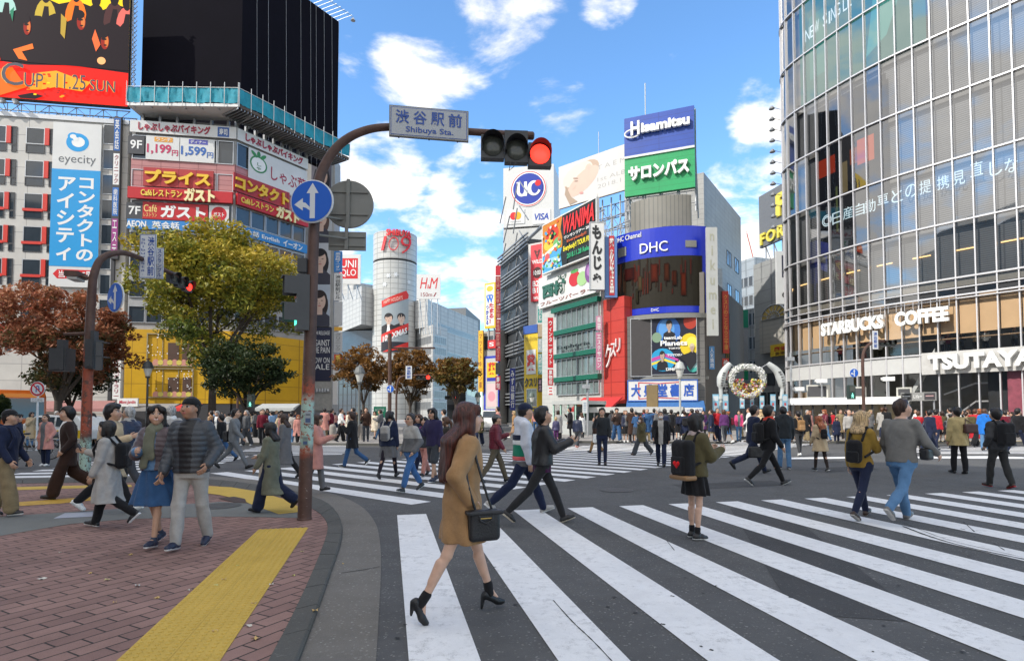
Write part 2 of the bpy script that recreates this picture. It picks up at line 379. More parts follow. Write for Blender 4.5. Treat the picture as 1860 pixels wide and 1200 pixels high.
def paint_mat():
 m = bpy.data.materials.new('road_paint'); m.use_nodes = True; MATS['road_paint'] = m
 T = NT(m.node_tree); o = T.n('ShaderNodeTexCoord').outputs['Object']
 a = T.n('ShaderNodeTexNoise', {'Vector': o, 'Scale': 1.3, 'Detail': 9.0, 'Roughness': .75})
 b = T.n('ShaderNodeTexNoise', {'Vector': o, 'Scale': 150.0, 'Detail': 3.0, 'Roughness': .7})
 c = T.n('ShaderNodeTexNoise', {'Vector': o, 'Scale': 9.0, 'Detail': 8.0, 'Roughness': .8})
 f = T.math('ADD', T.math('MULTIPLY', a.outputs[0], .6), T.math('MULTIPLY', b.outputs[0], .4))
 col = T.ramp(f, [(.3, (.58, .585, .59)), (.62, (.82, .82, .82))])
 wear = T.n('ShaderNodeMapRange', {0: T.math('ADD', T.math('MULTIPLY', c.outputs[0], .7), T.math('ADD', T.math('MULTIPLY', b.outputs[0], .45), T.math('MULTIPLY', a.outputs[0], .35))), 1: .775, 2: .93, 3: 0.0, 4: .7}).outputs[0]
 col = T.mix(wear, col, (.16, .16, .16))
 p = T.n('ShaderNodeBsdfPrincipled', {'Base Color': col, 'Roughness': .75, 'Specular IOR Level': .3})
 bp = T.n('ShaderNodeBump', {'Height': b.outputs[0], 'Strength': .25, 'Distance': .01})
 T.t.links.new(bp.outputs[0], p.inputs['Normal']); T.n('ShaderNodeOutputMaterial', {0: p.outputs[0]}); return m
M_paint = paint_mat()
def brick_mat(rot):
 m = bpy.data.materials.new('red_pavers'); m.use_nodes = True
 T = NT(m.node_tree); o = T.n('ShaderNodeTexCoord').outputs['Object']
 mp = T.n('ShaderNodeMapping', {'Vector': o, 'Rotation': (0, 0, rot)})
 br = T.n('ShaderNodeTexBrick', {'Vector': mp.outputs[0], 'Color1': (.315, .19, .16, 1), 'Color2': (.24, .142, .122, 1), 'Mortar': (.035, .03, .028, 1), 'Scale': 1.0,
             'Mortar Size': .007, 'Mortar Smooth': .2, 'Bias': 0.0, 'Brick Width': .30, 'Row Height': .148})
 a = T.n('ShaderNodeTexNoise', {'Vector': o, 'Scale': .7, 'Detail': 8.0, 'Roughness': .7})
 b = T.n('ShaderNodeTexNoise', {'Vector': o, 'Scale': 170.0, 'Detail': 3.0, 'Roughness': .8})
 f = T.math('ADD', T.n('ShaderNodeMapRange', {0: a.outputs[0], 1: .3, 2: .7, 3: .62, 4: 1.12}).outputs[0], T.math('MULTIPLY', T.math('SUBTRACT', b.outputs[0], .5), .8))
 col = T.n('ShaderNodeVectorMath', {0: br.outputs[0], 'Scale': f}, operation='SCALE').outputs[0]
 p = T.n('ShaderNodeBsdfPrincipled', {'Base Color': col, 'Roughness': .85, 'Specular IOR Level': .3})
 h = T.math('ADD', T.math('MULTIPLY', br.outputs[1], -1.0), T.math('MULTIPLY', b.outputs[0], .3))
 bp = T.n('ShaderNodeBump', {'Height': h, 'Strength': .6, 'Distance': .008})
 T.t.links.new(bp.outputs[0], p.inputs['Normal']); T.n('ShaderNodeOutputMaterial', {0: p.outputs[0]}); return m
M_brick = brick_mat(RAD(-61.3))
def struct(name, mb, mats, **kw):
 o = mb.build(name, mats, loc=(0, 0, 0), **kw); o['kind'] = 'structure'; return o
def sheet(name, polys, z, m):
 mb = MB()
 for p in polys:
  q = [(v[0], v[1]) for v in p]; a = sum(q[i][0]*q[(i+1) % len(q)][1]-q[(i+1) % len(q)][0]*q[i][1] for i in range(len(q)))
  if a < 0: q = q[::-1]
  mb.add([(x, y, z) for x, y in q], [tuple(range(len(q)))])
 return struct(name, mb, m)
def smooth_line(pts, n=6):
 """Catmull-Rom through 2-D points"""
 P = [Vector((p[0], p[1])) for p in pts]; out = []
 for i in range(len(P)-1):
  a, b, c, d = P[max(i-1, 0)], P[i], P[i+1], P[min(i+2, len(P)-1)]
  for k in range(n):
   t = k/n; out.append(.5*((2*b)+(c-a)*t+(2*a-5*b+4*c-d)*t*t+(3*b-a-3*c+d)*t**3))
 return out+[P[-1]]
ZP = .045                                                     # pavement level over the road
sheet('road', [[(-2500, -60), (2500, -60), (2500, 4000), (-2500, 4000)]], 0, M_asph)
kerb_px = [(476, 1420), (512, 1290), (545, 1200), (580, 1105), (604, 1035), (620, 985), (621, 955), (610, 931), (588, 912), (550, 898), (500, 887), (430, 877), (360, 871), (250, 870), (150, 870), (20, 872), (-300, 876)]
kin_px = [(385, 1420), (440, 1290), (488, 1200), (537, 1105), (571, 1030), (592, 975), (595, 954), (586, 937), (565, 922), (530, 908), (485, 897), (420, 886), (355, 878), (250, 876), (150, 876), (20, 878), (-300, 883)]
gut_px = [(660, 1420), (676, 1290), (683, 1200), (689, 1100), (692, 1025), (689, 975), (679, 945), (655, 919), (615, 900), (560, 886), (500, 876), (430, 868), (360, 865), (250, 866), (150, 866), (20, 868), (-300, 871)]
kerb = smooth_line([ground(*p).xy for p in kerb_px]); kin = smooth_line([ground(*p, ZP).xy for p in kin_px]); gut = smooth_line([ground(*p).xy for p in gut_px])
mb = MB()
for i in range(len(gut)-1): mb.add([(*gut[i], .006), (*gut[i+1], .006), (*kerb[i+1], .012), (*kerb[i], .012)], [(0, 1, 2, 3)])
struct('gutter', mb, M_gut)
def resample(a, b, step):
 d = [0]
 for i in range(len(a)-1): d.append(d[-1]+(a[i+1]-a[i]).length)
 out = []; n = max(1, int(d[-1]/step))
 for k in range(n+1):
  s = d[-1]*k/n; j = max(0, min(len(a)-2, next((i for i in range(len(d)-1) if d[i+1] >= s), len(a)-2)))
  t = (s-d[j])/max(d[j+1]-d[j], 1e-6); out.append((a[j].lerp(a[j+1], t), b[j].lerp(b[j+1], t)))
 return out
mb = MB(); rs = resample(kerb, kin, .55)
for (o0, i0), (o1, i1) in zip(rs[:-1], rs[1:]):
 g = .012; a, b = o0.lerp(o1, g), o1.lerp(o0, g); c, d = i0.lerp(i1, g), i1.lerp(i0, g)
 h = ZP+.006+random.uniform(-.002, .002); bo = .018
 a2, b2 = a.lerp(c, .1), b.lerp(d, .1)
 vs = [(*a, 0), (*b, 0), (*a, h-bo), (*b, h-bo), (*a2, h), (*b2, h), (*c, h), (*d, h), (*c, 0), (*d, 0)]
 mb.add(vs, [(0, 1, 3, 2), (2, 3, 5, 4), (4, 5, 7, 6), (0, 2, 4, 6, 8), (1, 9, 7, 5, 3), (6, 7, 9, 8)])
o = struct('kerb', mb, M_kerb)
import bmesh
bm = bmesh.new(); bm.from_mesh(o.data); bmesh.ops.recalc_face_normals(bm, faces=bm.faces); bm.to_mesh(o.data); bm.free()
pave = [(-1.3, -14)]+[tuple(p) for p in kin]+[(-80, kin[-1].y+1), (-80, -14)]
sheet('pavement', [pave], ZP, M_brick)
G2 = lambda pts, z=ZP: [ground(x, y, z).xy for x, y in pts]
sheet('concrete_band', [G2([(-60, 945), (0, 938), (120, 930), (240, 922), (400, 911), (470, 915), (548, 930), (560, 941), (480, 939), (400, 938), (240, 942), (130, 951), (0, 973), (-60, 985)])], ZP+.004, M_conc)
sheet('cover_plate', [G2([(97, 942), (118, 932), (168, 930), (176, 938)])], ZP+.008, mat('plate_blue', (.36, .38, .44), .6))
sheet('manhole', [[(c.x+.34*math.cos(t), c.y+.34*math.sin(t)) for t in np.linspace(0, 6.28, 24)[:-1]] for c in (ground(398, 919, ZP),)], ZP+.0085, mat('iron_cover', (.09, .09, .085), .6, .3, .3, 8, bump=.8, bs=40))
sheet('yellow_band', [G2([(368, 882), (420, 885), (470, 893), (520, 908), (545, 922), (546, 930), (506, 934), (470, 921), (436, 908), (400, 899), (366, 895)])], ZP+.0085, M_yel)
sheet('yellow_line', [G2([(-40, 926), (0, 921), (110, 914), (240, 901), (246, 896), (110, 906), (0, 914), (-40, 918)])], ZP+.0045, mat('yellow_line', (.50, .29, .03), .7, var=.25, vs=12)).name
sheet('yellow_crossing_line', [G2([(-40, 892), (120, 887), (240, 884), (238, 880), (120, 882), (-40, 886)])], ZP+.0045, M_yel)
sheet('stain', [G2([(396, 905), (425, 902), (445, 906), (448, 913), (430, 913), (412, 909)])], ZP+.0095, mat('stain', (.07, .045, .04), .5))
tA, tB, tC, tD = [ground(x, y, ZP) for x, y in [(212, 1200), (400, 1200), (558, 960), (472, 960)]]
ta = (tA+tB)/2; tb = (tC+tD)/2; dv = (tb-ta).normalized(); sv = Vector((dv.y, -dv.x, 0)); half = ((tC-tD).length*.99)/2
ta = ta-dv*1.8; Ls = (tb-ta).length
mb = MB(); nt = int(Ls/.3); st = Ls/nt
for i in range(nt):
 for j in (0, 1):
  a = ta+dv*(i*st+.002)-sv*half+sv*(j*half+.0015)
  mb.frame_box(a-Vector((0, 0, .02)), sv*(half-.003), dv*(st-.004), Vector((0, 0, .027)))
 for r in range(5):
  for q in range(10):
   c = ta+dv*((i+(r+.5)/5)*st)-sv*half+sv*(2*half*(q+.5)/10)+Vector((0, 0, .007))
   if c.y > 2.6: mb.lathe(c, [(.018, 0), (.0145, .007), (0.0, .0085)], 8)
struct('tactile_paving', mb, M_yel)
def vdir(px): v = Vector(((px-930)/FP, 1)); return v.normalized()
def stripes(P0, step, along, Ln, n, w=.45, skip=()):
 s = step.normalized(); return [[P0+s*(k*step.length), P0+s*(k*step.length)+s*w, P0+s*(k*step.length)+s*w+along*Ln, P0+s*(k*step.length)+along*Ln] for k in range(n) if k not in skip]
polys = []
e0, e1 = ground(721.3, 935.5).xy, ground(1811.6, 891).xy; stp = (e1-e0)/13; d1 = vdir(706.7)
w1 = (ground(774.2, 933.9).xy-e0).length
polys += stripes(e0, stp, -d1, 9.5, 26, w1)
dA, dB = vdir(1840), vdir(-345); p0 = ground(747, 916.5).xy; dA = dA.normalized(); dB = Vector((-dA.y, dA.x))
wd = (ground(400, 858).xy-p0).dot(dB)
polys += stripes(p0, dA*.9, dB, wd, 33)
d3 = Vector((math.sin(RAD(80)), math.cos(RAD(80)))); d3n = Vector((-d3.y, d3.x))
polys += stripes(ground(15, 868).xy-d3*.5, d3n*.9, d3, 4.3, 11)
polys += stripes(ground(392, 828).xy, d3n*.9, d3, 4.5, 12)
polys += stripes(ground(1690, 824).xy, Vector((.0, .9)), Vector((1, .02)), 14, 6)
polys += [G2([(1430, 831), (1570, 829), (1570, 832), (1430, 834)], 0), G2([(1640, 829), (1790, 828), (1860, 830), (1860, 833), (1640, 832)], 0)]
sheet('crosswalk', polys, .006, M_paint)
mb = MB()
def crack(pts, wid, z):
 P = [ground(*p).xy for p in pts]; P = smooth_line(P, 5)
 for i in range(len(P)-1):
  d = (P[i+1]-P[i]).normalized(); s = Vector((-d.y, d.x)); a, b = wid*random.uniform(.5, 1.2), wid*random.uniform(.5, 1.2)
  mb.add([(*(P[i]-s*a), z), (*(P[i+1]-s*b), z), (*(P[i+1]+s*b), z), (*(P[i]+s*a), z)], [(0, 1, 2, 3)])
crack([(1005, 1091), (1040, 1130), (1075, 1163), (1110, 1200), (1150, 1245)], .005, .0085)
crack([(1640, 956), (1690, 975), (1760, 995), (1860, 1016), (1960, 1036)], .02, .0085)
crack([(1642, 950), (1720, 980), (1860, 1013)], .006, .0088)
crack([(1750, 948), (1770, 966)], .008, .0085); crack([(1805, 987), (1825, 1000)], .008, .0085)
crack([(690, 1030), (660, 1036), (620, 1042)], .006, .0125)
crack([(1210, 981), (1225, 1000)], .005, .0085)
for _ in range(26):
 x, y = random.uniform(700, 1860), random.uniform(900, 1190); crack([(x, y), (x+random.uniform(4, 9), y+random.uniform(-1, 2))], .012, .0086)
struct('road_cracks', mb, mat('crack_dark', (.03, .03, .03), .9))
sheet('road_patch', [G2([(600, 846), (700, 838), (760, 838), (640, 849)], 0), G2([(1220, 880), (1400, 872), (1440, 880), (1250, 890)], 0), G2([(1480, 850), (1560, 846), (1600, 852), (1510, 857)], 0), [(2.2, 4.6), (3.1, 4.4), (4.4, 9.5), (3.6, 9.7)]], .003, ground_mat('asphalt_patch', (.026, .026, .028), (.085, .085, .086), .2))
for px, py, r_ in ((1120, 890, .34), (660, 829, .34), (1510, 838, .3), (930, 842, .3)):
 c = ground(px, py); sheet('manhole', [[(c.x+r_*math.cos(t), c.y+r_*math.sin(t)) for t in np.linspace(0, 6.28, 26)[:-1]]], .0075, MATS['iron_cover'])
def slab(name, pts, z=.13, m=None):
 mb = MB(); mb.prism(pts, -.05, z, 1, 0); return struct(name, mb, [m or M_pave, M_kerb])
slab('far_pavement_west', [at(300, 800, 30).xy, at(735, 800, 28.5).xy, at(770, 790, 40).xy, at(800, 780, 90).xy, at(810, 770, 160).xy, (-70, 160), (-70, 44), at(120, 800, 44).xy])
slab('far_pavement_middle', [at(985, 800, 36).xy, at(1030, 800, 31.5).xy, at(1330, 800, 30.5).xy, at(1390, 790, 60).xy, (30, 160), (-2, 160), at(925, 780, 70).xy])
slab('far_pavement_east', [at(1440, 800, 31).xy, (60, 29.5), (60, 60), at(1400, 790, 90).xy, at(1405, 790, 45).xy])
sheet('far_yellow_line', [[(17, 31.3), (34, 30.6), (34, 30.9), (17, 31.6)]], .136, M_yel)
mb = MB()
for px, py, c in [(1565, 314, 0), (410, 357, 0), (490, 386, 1), (630, 412, 2), (796, 236, 1), (190, 382, 2), (1022, 385, 0), (985, 412, 1), (1085, 322, 1), (1160, 495, 0), (1137, 597, 2), (1170, 655, 0), (865, 434, 2), (595, 272, 0), (275, 262, 2), (525, 490, 0), (1240, 408, 2), (1345, 367, 1), (1380, 257, 1), (980, 622, 0), (1440, 527, 0), (715, 470, 0)]:
 p = ground(px/2.513, 900+py/2.513, ZP); s = random.uniform(.02, .045); a = random.uniform(0, 6)
 z = ZP+.012
 for k in range(1):
  vs = [(p.x+s*r*math.cos(a+t), p.y+s*r*math.sin(a+t), z+.008*math.sin(3*t)) for t, r in [(0, 1), (.6, .5), (1.3, .7), (2.2, .35), (3.1, .9), (4, .4), (4.9, .7), (5.7, .45)]]
  mb.add(vs, [tuple(range(8))], 0, [(.5, .33, .12), (.5, .47, .15), (.55, .52, .46)][c])
o = mb.build('fallen_leaves', M_print, loc=(0, 0, 0), colors=True); tag(o, 'dry yellow leaves scattered over the brick pavement', 'leaves', kind='stuff')
# ------------------------------------------------------------------ building helpers
class Arc(Fac):
 sub = .6
 """vertical cylinder facade through two ground points, bulging towards the viewer by sag"""
 def __init__(s, A, B, sag):
  A, B = Vector((A[0], A[1])), Vector((B[0], B[1])); ch = (B-A).length; s.r = (ch*ch/4+sag*sag)/(2*sag)
  u = (B-A).normalized(); n = Vector((u.y, -u.x)); s.c = (A+B)/2+n*(sag-s.r); s.n0 = n; s.u0 = u
  s.half = math.asin(min(1, ch/2/s.r)); s.L = 2*s.half*s.r
 def ang(s, u): return u/s.r-s.half
 def nrm(s, u): a = s.ang(u); return Vector((*(s.n0*math.cos(a)+s.u0*math.sin(a)), 0))
 def pt(s, u, z, out=0): return Vector((s.c.x, s.c.y, 0))+s.nrm(u)*(s.r+out)+Vector((0, 0, z))
 def uz(s, px, py, out=0):
  d = ray(px, py); R2 = s.r+out; a = d.x*d.x+d.y*d.y; b = -2*(d.x*s.c.x+d.y*s.c.y); c = s.c.length_squared-R2*R2
  t = (-b-math.sqrt(max(b*b-4*a*c, 0)))/(2*a); P = d*t
  v = Vector((P.x, P.y))-s.c; return (math.atan2(v.dot(s.u0), v.dot(s.n0))+s.half)*s.r, P.z+EYE
 def box(s, mb, u0, u1, z0, z1, o0, o1, mi=0, col=None):
  n = max(1, int(abs(u1-u0)/s.r/.07)); us = np.linspace(u0, u1, n+1)
  vs = [s.pt(u, z, o) for u in us for z, o in ((z0, o1), (z1, o1), (z1, o0), (z0, o0))]
  fs = [(4*i+k, 4*i+4+k, 4*i+4+(k+1) % 4, 4*i+(k+1) % 4) for i in range(n) for k in range(4)]
  fs += [(0, 1, 2, 3), (4*n+3, 4*n+2, 4*n+1, 4*n)]
  return mb.add(vs, fs, mi, col)
def building(name, label, cat='building', loc=(0, 0, 0), group=None): return thing(name, label, cat, loc, group)
def walls(root, pts, z0, z1, m, name='wall', roof=None):
 mb = MB(); mb.prism([(p[0], p[1]) for p in pts], z0, z1, 0, 1); return mb.build(name, [m, roof or mat('roof_grey', (.25, .25, .25), .8)], root)
def back(f, D, e0=0, e1=0):
 a, b = f.A-f.U*e0, f.A+f.U*(f.L+e1); return [a, b, b-f.N*D, a-f.N*D]
_WM = {}
M_win = win_mat()
def window(root, f, u, z, wd, h, fm, gm=None, proud=.06, t=.07, mull=(0, 0), name='window'):
 """one window: frame bars round recessed panes, one mesh; repeats share it"""
 key = (id(f), round(wd, 3), round(h, 3), fm.name, mull, (gm or M_win).name, t)
 loc = f.pt(u, z)
 if key in _WM and not isinstance(f, Arc): return link(name, _WM[key], root, loc)
 mb = MB(); f.box(mb, u+t, u+wd-t, z+t, z+h-t, -.02, .02, 1)
 for a in ((u, u+t, z, z+h), (u+wd-t, u+wd, z, z+h), (u+t, u+wd-t, z, z+t), (u+t, u+wd-t, z+h-t, z+h)): f.box(mb, *a, -.02, proud)
 nx, nz = mull
 for i in range(nx): c = u+wd*(i+1)/(nx+1); f.box(mb, c-t*.35, c+t*.35, z+t, z+h-t, .02, proud*.8)
 for i in range(nz): c = z+h*(i+1)/(nz+1); f.box(mb, u+t, u+wd-t, c-t*.35, c+t*.35, .02, proud*.7)
 me = new_mesh(name, [v-loc for v in mb.v], mb.f, [fm, gm or M_win], mb.m); _WM[key] = me
 return link(name, me, root, loc)
def grid(root, f, us, zs, wd, h, fm, **k):
 for u in us:
  for z in zs: window(root, f, u, z, wd, h, fm, **k)
def band(root, f, u0, u1, z0, z1, m, name='band', o=.1, o0=-.05):
 mb = MB(); f.box(mb, u0, u1, z0, z1, o0, o); return mb.build(name, m, root)
def tiles(name, c1, c2, bw, bh, mortar=(.2, .2, .2), ms=.02, rough=.6, var=.1, axis=None):
 """panel joints in object space (u taken along the horizontal distance)"""
 m = bpy.data.materials.new(name); m.use_nodes = True; MATS[name] = m
 T = NT(m.node_tree); o = T.n('ShaderNodeTexCoord').outputs['Object']; sp = T.n('ShaderNodeSeparateXYZ', {0: o})
 ax = axis or (1, 0)
 u = T.math('ADD', T.math('MULTIPLY', sp.outputs[0], ax[0]), T.math('MULTIPLY', sp.outputs[1], ax[1]))
 cb = T.n('ShaderNodeCombineXYZ', {0: u, 1: sp.outputs[2], 2: 0.0})
 br = T.n('ShaderNodeTexBrick', {'Vector': cb.outputs[0], 'Color1': (*c1, 1), 'Color2': (*c2, 1), 'Mortar': (*mortar, 1), 'Scale': 1.0, 'Mortar Size': ms, 'Mortar Smooth': .1, 'Brick Width': bw, 'Row Height': bh}, offset=0.0)
 nz = T.n('ShaderNodeTexNoise', {'Vector': o, 'Scale': .5, 'Detail': 7.0, 'Roughness': .7})
 f = T.n('ShaderNodeMapRange', {0: nz.outputs[0], 1: .3, 2: .7, 3: 1-var*1.5, 4: 1+var*.5}).outputs[0]
 cc = T.n('ShaderNodeVectorMath', {0: br.outputs[0], 'Scale': f}, operation='SCALE').outputs[0]
 p = T.n('ShaderNodeBsdfPrincipled', {'Base Color': cc, 'Roughness': rough})
 T.n('ShaderNodeOutputMaterial', {0: p.outputs[0]}); return m
WHITE, RED, BLACK, YEL = (.8, .8, .78), (.62, .02, .025), (.02, .02, .022), (.85, .62, .03)
M_white = mat('white_panel', (.66, .66, .645), .45, var=.06, vs=.6)
M_frame = mat('aluminium_frame', (.5, .51, .52), .4, .6, .08)
M_dframe = mat('dark_frame', (.06, .06, .065), .5, .2, .08)
M_steel = mat('galvanised_steel', (.42, .43, .44), .5, .7, .2, 4)
M_dark = mat('dark_void', (.02, .021, .024), .7)
def truss(mb, a, b, h, n, r=.05, mi=0):
 """flat lattice girder from a to b, h tall"""
 a, b = Vector(a), Vector(b); U = Vector((0, 0, h))
 mb.tube([a, b], r, 5, mi); mb.tube([a+U, b+U], r, 5, mi)
 for i in range(n):
  p, q = a.lerp(b, i/n), a.lerp(b, (i+1)/n); mb.tube([p, p+U], r*.7, 4, mi); mb.tube([p, q+U] if i % 2 else [p+U, q], r*.6, 4, mi)
def portrait(cx, cy, s, skin, hair, top, hs=1.0, long=False, bgcol=None):
 """a generic printed head and shoulders"""
 o = []
 if long: o.append((hair, ell(cx, cy-.1*s, .27*s, .42*s)))
 o += [(top, [(cx-.5*s, cy-.95*s), (cx+.5*s, cy-.95*s), (cx+.42*s, cy-.45*s), (cx+.12*s, cy-.3*s), (cx-.12*s, cy-.3*s), (cx-.42*s, cy-.45*s)]),
          (skin, rc(cx-.09*s, cy-.4*s, cx+.09*s, cy)), (hair, ell(cx, cy+.09*s, .235*s, .25*s)), (skin, ell(cx, cy, .19*s, .26*s)),
          (hair, ell(cx-.03*s, cy+.2*s, .19*s, .11*s, rot=10)), (tuple(c*.25 for c in skin), ell(cx-.075*s, cy+.02*s, .035*s, .014*s)), (tuple(c*.25 for c in skin), ell(cx+.075*s, cy+.02*s, .035*s, .014*s)),
          (tuple(c*.75 for c in skin), ell(cx, cy-.06*s, .02*s, .03*s)), ((.45, .16, .15), ell(cx, cy-.135*s, .05*s, .017*s))]
 return o
# ================================================================== left: office block with red window bars
B = at(222, 700, 57.5); dL = Vector((.988, .157, 0))
fE = Fac((B-dL*24).xy, B.xy); Z = lambda f, x, y: f.uz(x, y)[1]
wE = wc((.56, .54, .50), 'stone_panel', .6, .1, .8)
r = building('office_building', 'pale stone office block with red window bars below the red and yellow screen', loc=fE.pt(12, 0))
zt = Z(fE, 100, 216)
walls(r, back(fE, 14), 0, zt, tiles('pale_panels', (.56, .54, .50), (.53, .51, .475), 3.1, 1.6, (.3, .29, .28), .03, .6, .1, (.988, .157)))
M_red = mat('red_enamel', (.62, .035, .02), .45, var=.05)
zs = [Z(fE, 42, y) for y in (277, 337, 397, 457, 517, 577, 637)]
hW = Z(fE, 42, 231)-zs[0]
for xa, xb in ((-24, 26), (43, 98)):
 for i, z in enumerate(zs):
  ua, ub = fE.uz(xa, 400)[0], fE.uz(xb, 400)[0]
  k = .62*(ub-ua)
  window(r, fE, ua, z+.35*hW, k, hW*.65, M_frame, mull=(0, 0)); window(r, fE, ua, z, k, hW*.34, M_dframe)
  window(r, fE, ua+k+.45, z+.3*hW, (ub-ua)-k-.45, hW*.7, M_dframe, mull=(0, 1)); window(r, fE, ua+k+.45, z, (ub-ua)-k-.45, hW*.29, M_dframe)
  band(r, fE, ua+k+.03, ua+k+.42, z+.33*hW, z+hW, M_red, 'red_bar', .12)
  if i >= 2: band(r, fE, ua-.1, ua+k+.02, z+.30*hW, z+.36*hW+.12, M_red, 'red_bar', .11)
  if i == 2 and xa < 0: band(r, fE, ua+.1, ua+.4, z+.3*hW, z+hW, M_red, 'red_bar', .1)
u0, u1 = fE.uz(184, 400)[0], fE.uz(206, 400)[0]
for k in range(10):
 z = Z(fE, 190, 262+k*45.5); window(r, fE, u0, z, u1-u0-.1, 2.0, M_frame, mull=(0, 0))
band(r, fE, -.3, fE.L+.05, zt-.1, zt+.35, M_frame, 'parapet', .12)
band(r, fE, u1, u1+.3, 0, zt+.6, M_dframe, 'downpipe', .25)
root, a, b, z0, z1, o = panel('sign_board', 'tall white and blue eyecity contact lens sign on the pale office block', fE, (97, 221, 181, 520), M_white, .28, .2)
zb1, zb0 = Z(fE, 97, 308), Z(fE, 97, 484)
wd = b-a; M_cyan = mat('cyan_panel', (.005, .30, .66), .45, var=.04)
mb = MB(); fE.box(mb, a, b, zb0, zb1, .28, .30); mb.build('blue_panel', M_cyan, root)
cu, cz = fE.uz(141, 259, .28)
cyan = (.005, .31, .68)
rr = wd*.235
art(root, fE, cu-rr, cu+rr, cz-rr, cz+rr, [(cyan, ell(.5, .5, .5, .45, 32)), (WHITE, ell(.53, .52, .29, .25, 28)), (cyan, ell(.3, .78, .24, .2, 20)), (WHITE, ell(.3, .78, .14, .11, 16)), (WHITE, ell(.42, .66, .12, .1, 16))], .29, 'eye_logo')
_, zt0 = fE.uz(141, 301, .28); _, zt1 = fE.uz(141, 282, .28)
txt(root, fE, a+wd*.13, b-wd*.1, zt0, zt1, 'eyecity', (.12, .13, .14), 0, out=.29)
txt(root, fE, a+wd*.54, b-wd*.1, zb0+(zb1-zb0)*.06, zb1-(zb1-zb0)*.08, 'コンタクトの', WHITE, .03, out=.31, vertical=True)
txt(root, fE, a+wd*.12, a+wd*.5, zb0+(zb1-zb0)*.06, zb1-(zb1-zb0)*.08, 'アイシティ', WHITE, .03, out=.31, vertical=True)
zz = zb0-z0
art(root, fE, a, b, z0, zb0, [(RED, [(.08, .62), (.17, .85), (.97, .85), (.97, .4), (.17, .4)])], .29, 'red_arrow')
txt(root, fE, a+wd*.2, b-wd*.08, z0+zz*.45, z0+zz*.8, '当ビル5階', WHITE, .02, out=.31)
root, a, b, z0, z1, o = panel('vertical_sign', 'thin vertical strip of blue white and purple tenant signs edging the pale office block', fE, (207, 212, 217, 470), M_dframe, .5, .35)
for k, (t0, t1, c, s) in enumerate([(.76, .99, (.02, .12, .4), '英会話'), (.52, .74, WHITE, 'クリニック'), (.3, .5, (.03, .16, .5), '歯科医院'), (.02, .28, (.35, .06, .25), 'エステ')]):
 hz = z1-z0; art(root, fE, a+.06, b-.06, z0+hz*t0, z0+hz*t1, [(c, rc(0, 0, 1, 1))], .51, 'tenant_panel')
 txt(root, fE, a+.14, b-.14, z0+hz*(t0+.01), z0+hz*(t1-.01), s, WHITE if k != 1 else (.3, .05, .05), .01, out=.53, vertical=True)
fC = fE.shift(.6)
u1 = fC.uz(234, 100)[0]; u0 = fC.uz(-30, 100)[0]; z0 = Z(fC, 100, 184); z1 = z0+12.5
root = thing('roof_screen', 'red and yellow rooftop screen reading Cup 11.25 Sun above the pale office block', 'screen', fC.pt((u0+u1)/2, z0))
mb = MB(); fC.box(mb, u0, u1, z0, z1, -.6, 0); mb.build('board', mat('screen_body', (.05, .05, .055), .5), root)
Kb, Rd, Or, Yl = (.012, .008, .01), (.56, .012, .008), (.75, .22, .01), (.62, .42, .012)
zl = Z(fC, 100, 118); hh = z1-z0; ys = (zl-z0)/hh
S = [(Yl, rc(0, 0, 1, 1)), (Rd, rc(0, 0, 1, ys+.02)), (Kb, [(0, ys), (.3, ys-.02), (.6, ys+.005), (1, ys-.02), (1, .80), (.9, .82), (.8, .76), (.62, .82), (.5, .78), (.35, .84), (.2, .78), (0, .8)])]
rs_ = random.Random(4)
for i, (cx, cl) in enumerate(zip((.14, .31, .41, .62, .76, .89, .98), ((.25, .4, .36), Kb, (.35, .25, .03), (.6, .12, .01), Kb, (.05, .02, .02), (.5, .1, .08)))):
 cy = .8+.03*(i % 2); S += [(cl, ell(cx, cy-.16, .075, .17, 18)), (Kb, [(cx-.01, cy-.05), (cx+.02, cy-.05), (cx+.04, cy-.3), (cx-.05, cy-.3)]), (Kb, ell(cx, cy+.05, .034, .075, 16))]
S += [(Kb, ell(.1+.13*i, .5+.03*(i % 2), .1, .17, 18)) for i in range(8)]+[(Kb, rc(0, ys, 1, .5))]
for cx, cy, w_ in ((.66, .66, .036), (.83, .52, .034), (.29, .58, .03), (.08, .5, .025)):
 S += [((.2, .016, .01), ell(cx, cy-.01, w_*.85, .065, 18)), ((.42, .12, .03), ell(cx+w_*.35, cy-.01, w_*.4, .045, 12)), (Kb, ell(cx-.012, cy+.05, w_*1.0, .036, 12)), (Kb, ell(cx-w_*.2, cy+.008, w_*.6, .01, 8)), (Kb, ell(cx+w_*.1, cy-.04, w_*.35, .007, 8))]
S += [((.6, .12, .02), [(.2, .38), (.33, .44), (.34, .4), (.26, .37), (.3, .3), (.24, .31)]), ((.5, .05, .02), [(.0, .52), (.07, .45), (.11, .36), (0, .38)]), ((.6, .1, .03), [(.76, .6), (.8, .48), (.77, .42), (.74, .52)]), ((.65, .3, .12), ell(.81, .35, .03, .03)), ((.3, .2, .03), [(.52, .7), (.56, .66), (.55, .5), (.52, .54)]), ((.02, .14, .08), [(.17, .68), (.2, .72), (.19, .6)])]
S += [(Rd, [(0, ys), (.1, ys+.06), (.12, ys), (.06, ys-.03)]), ((.6, .24, .02), [(.36, ys-.08), (.5, ys-.05), (.62, ys-.09), (.74, ys-.12), (.68, ys-.2), (.5, ys-.18), (.4, ys-.21), (.3, .07), (.33, .12)]), ((.5, .1, .01), [(0, ys-.1), (.2, ys-.05), (.3, ys-.2), (.1, ys-.3), (0, ys-.28)]), (Kb, [(.24, .02), (.34, .05), (.42, .03), (.36, .0), (.26, 0)])]
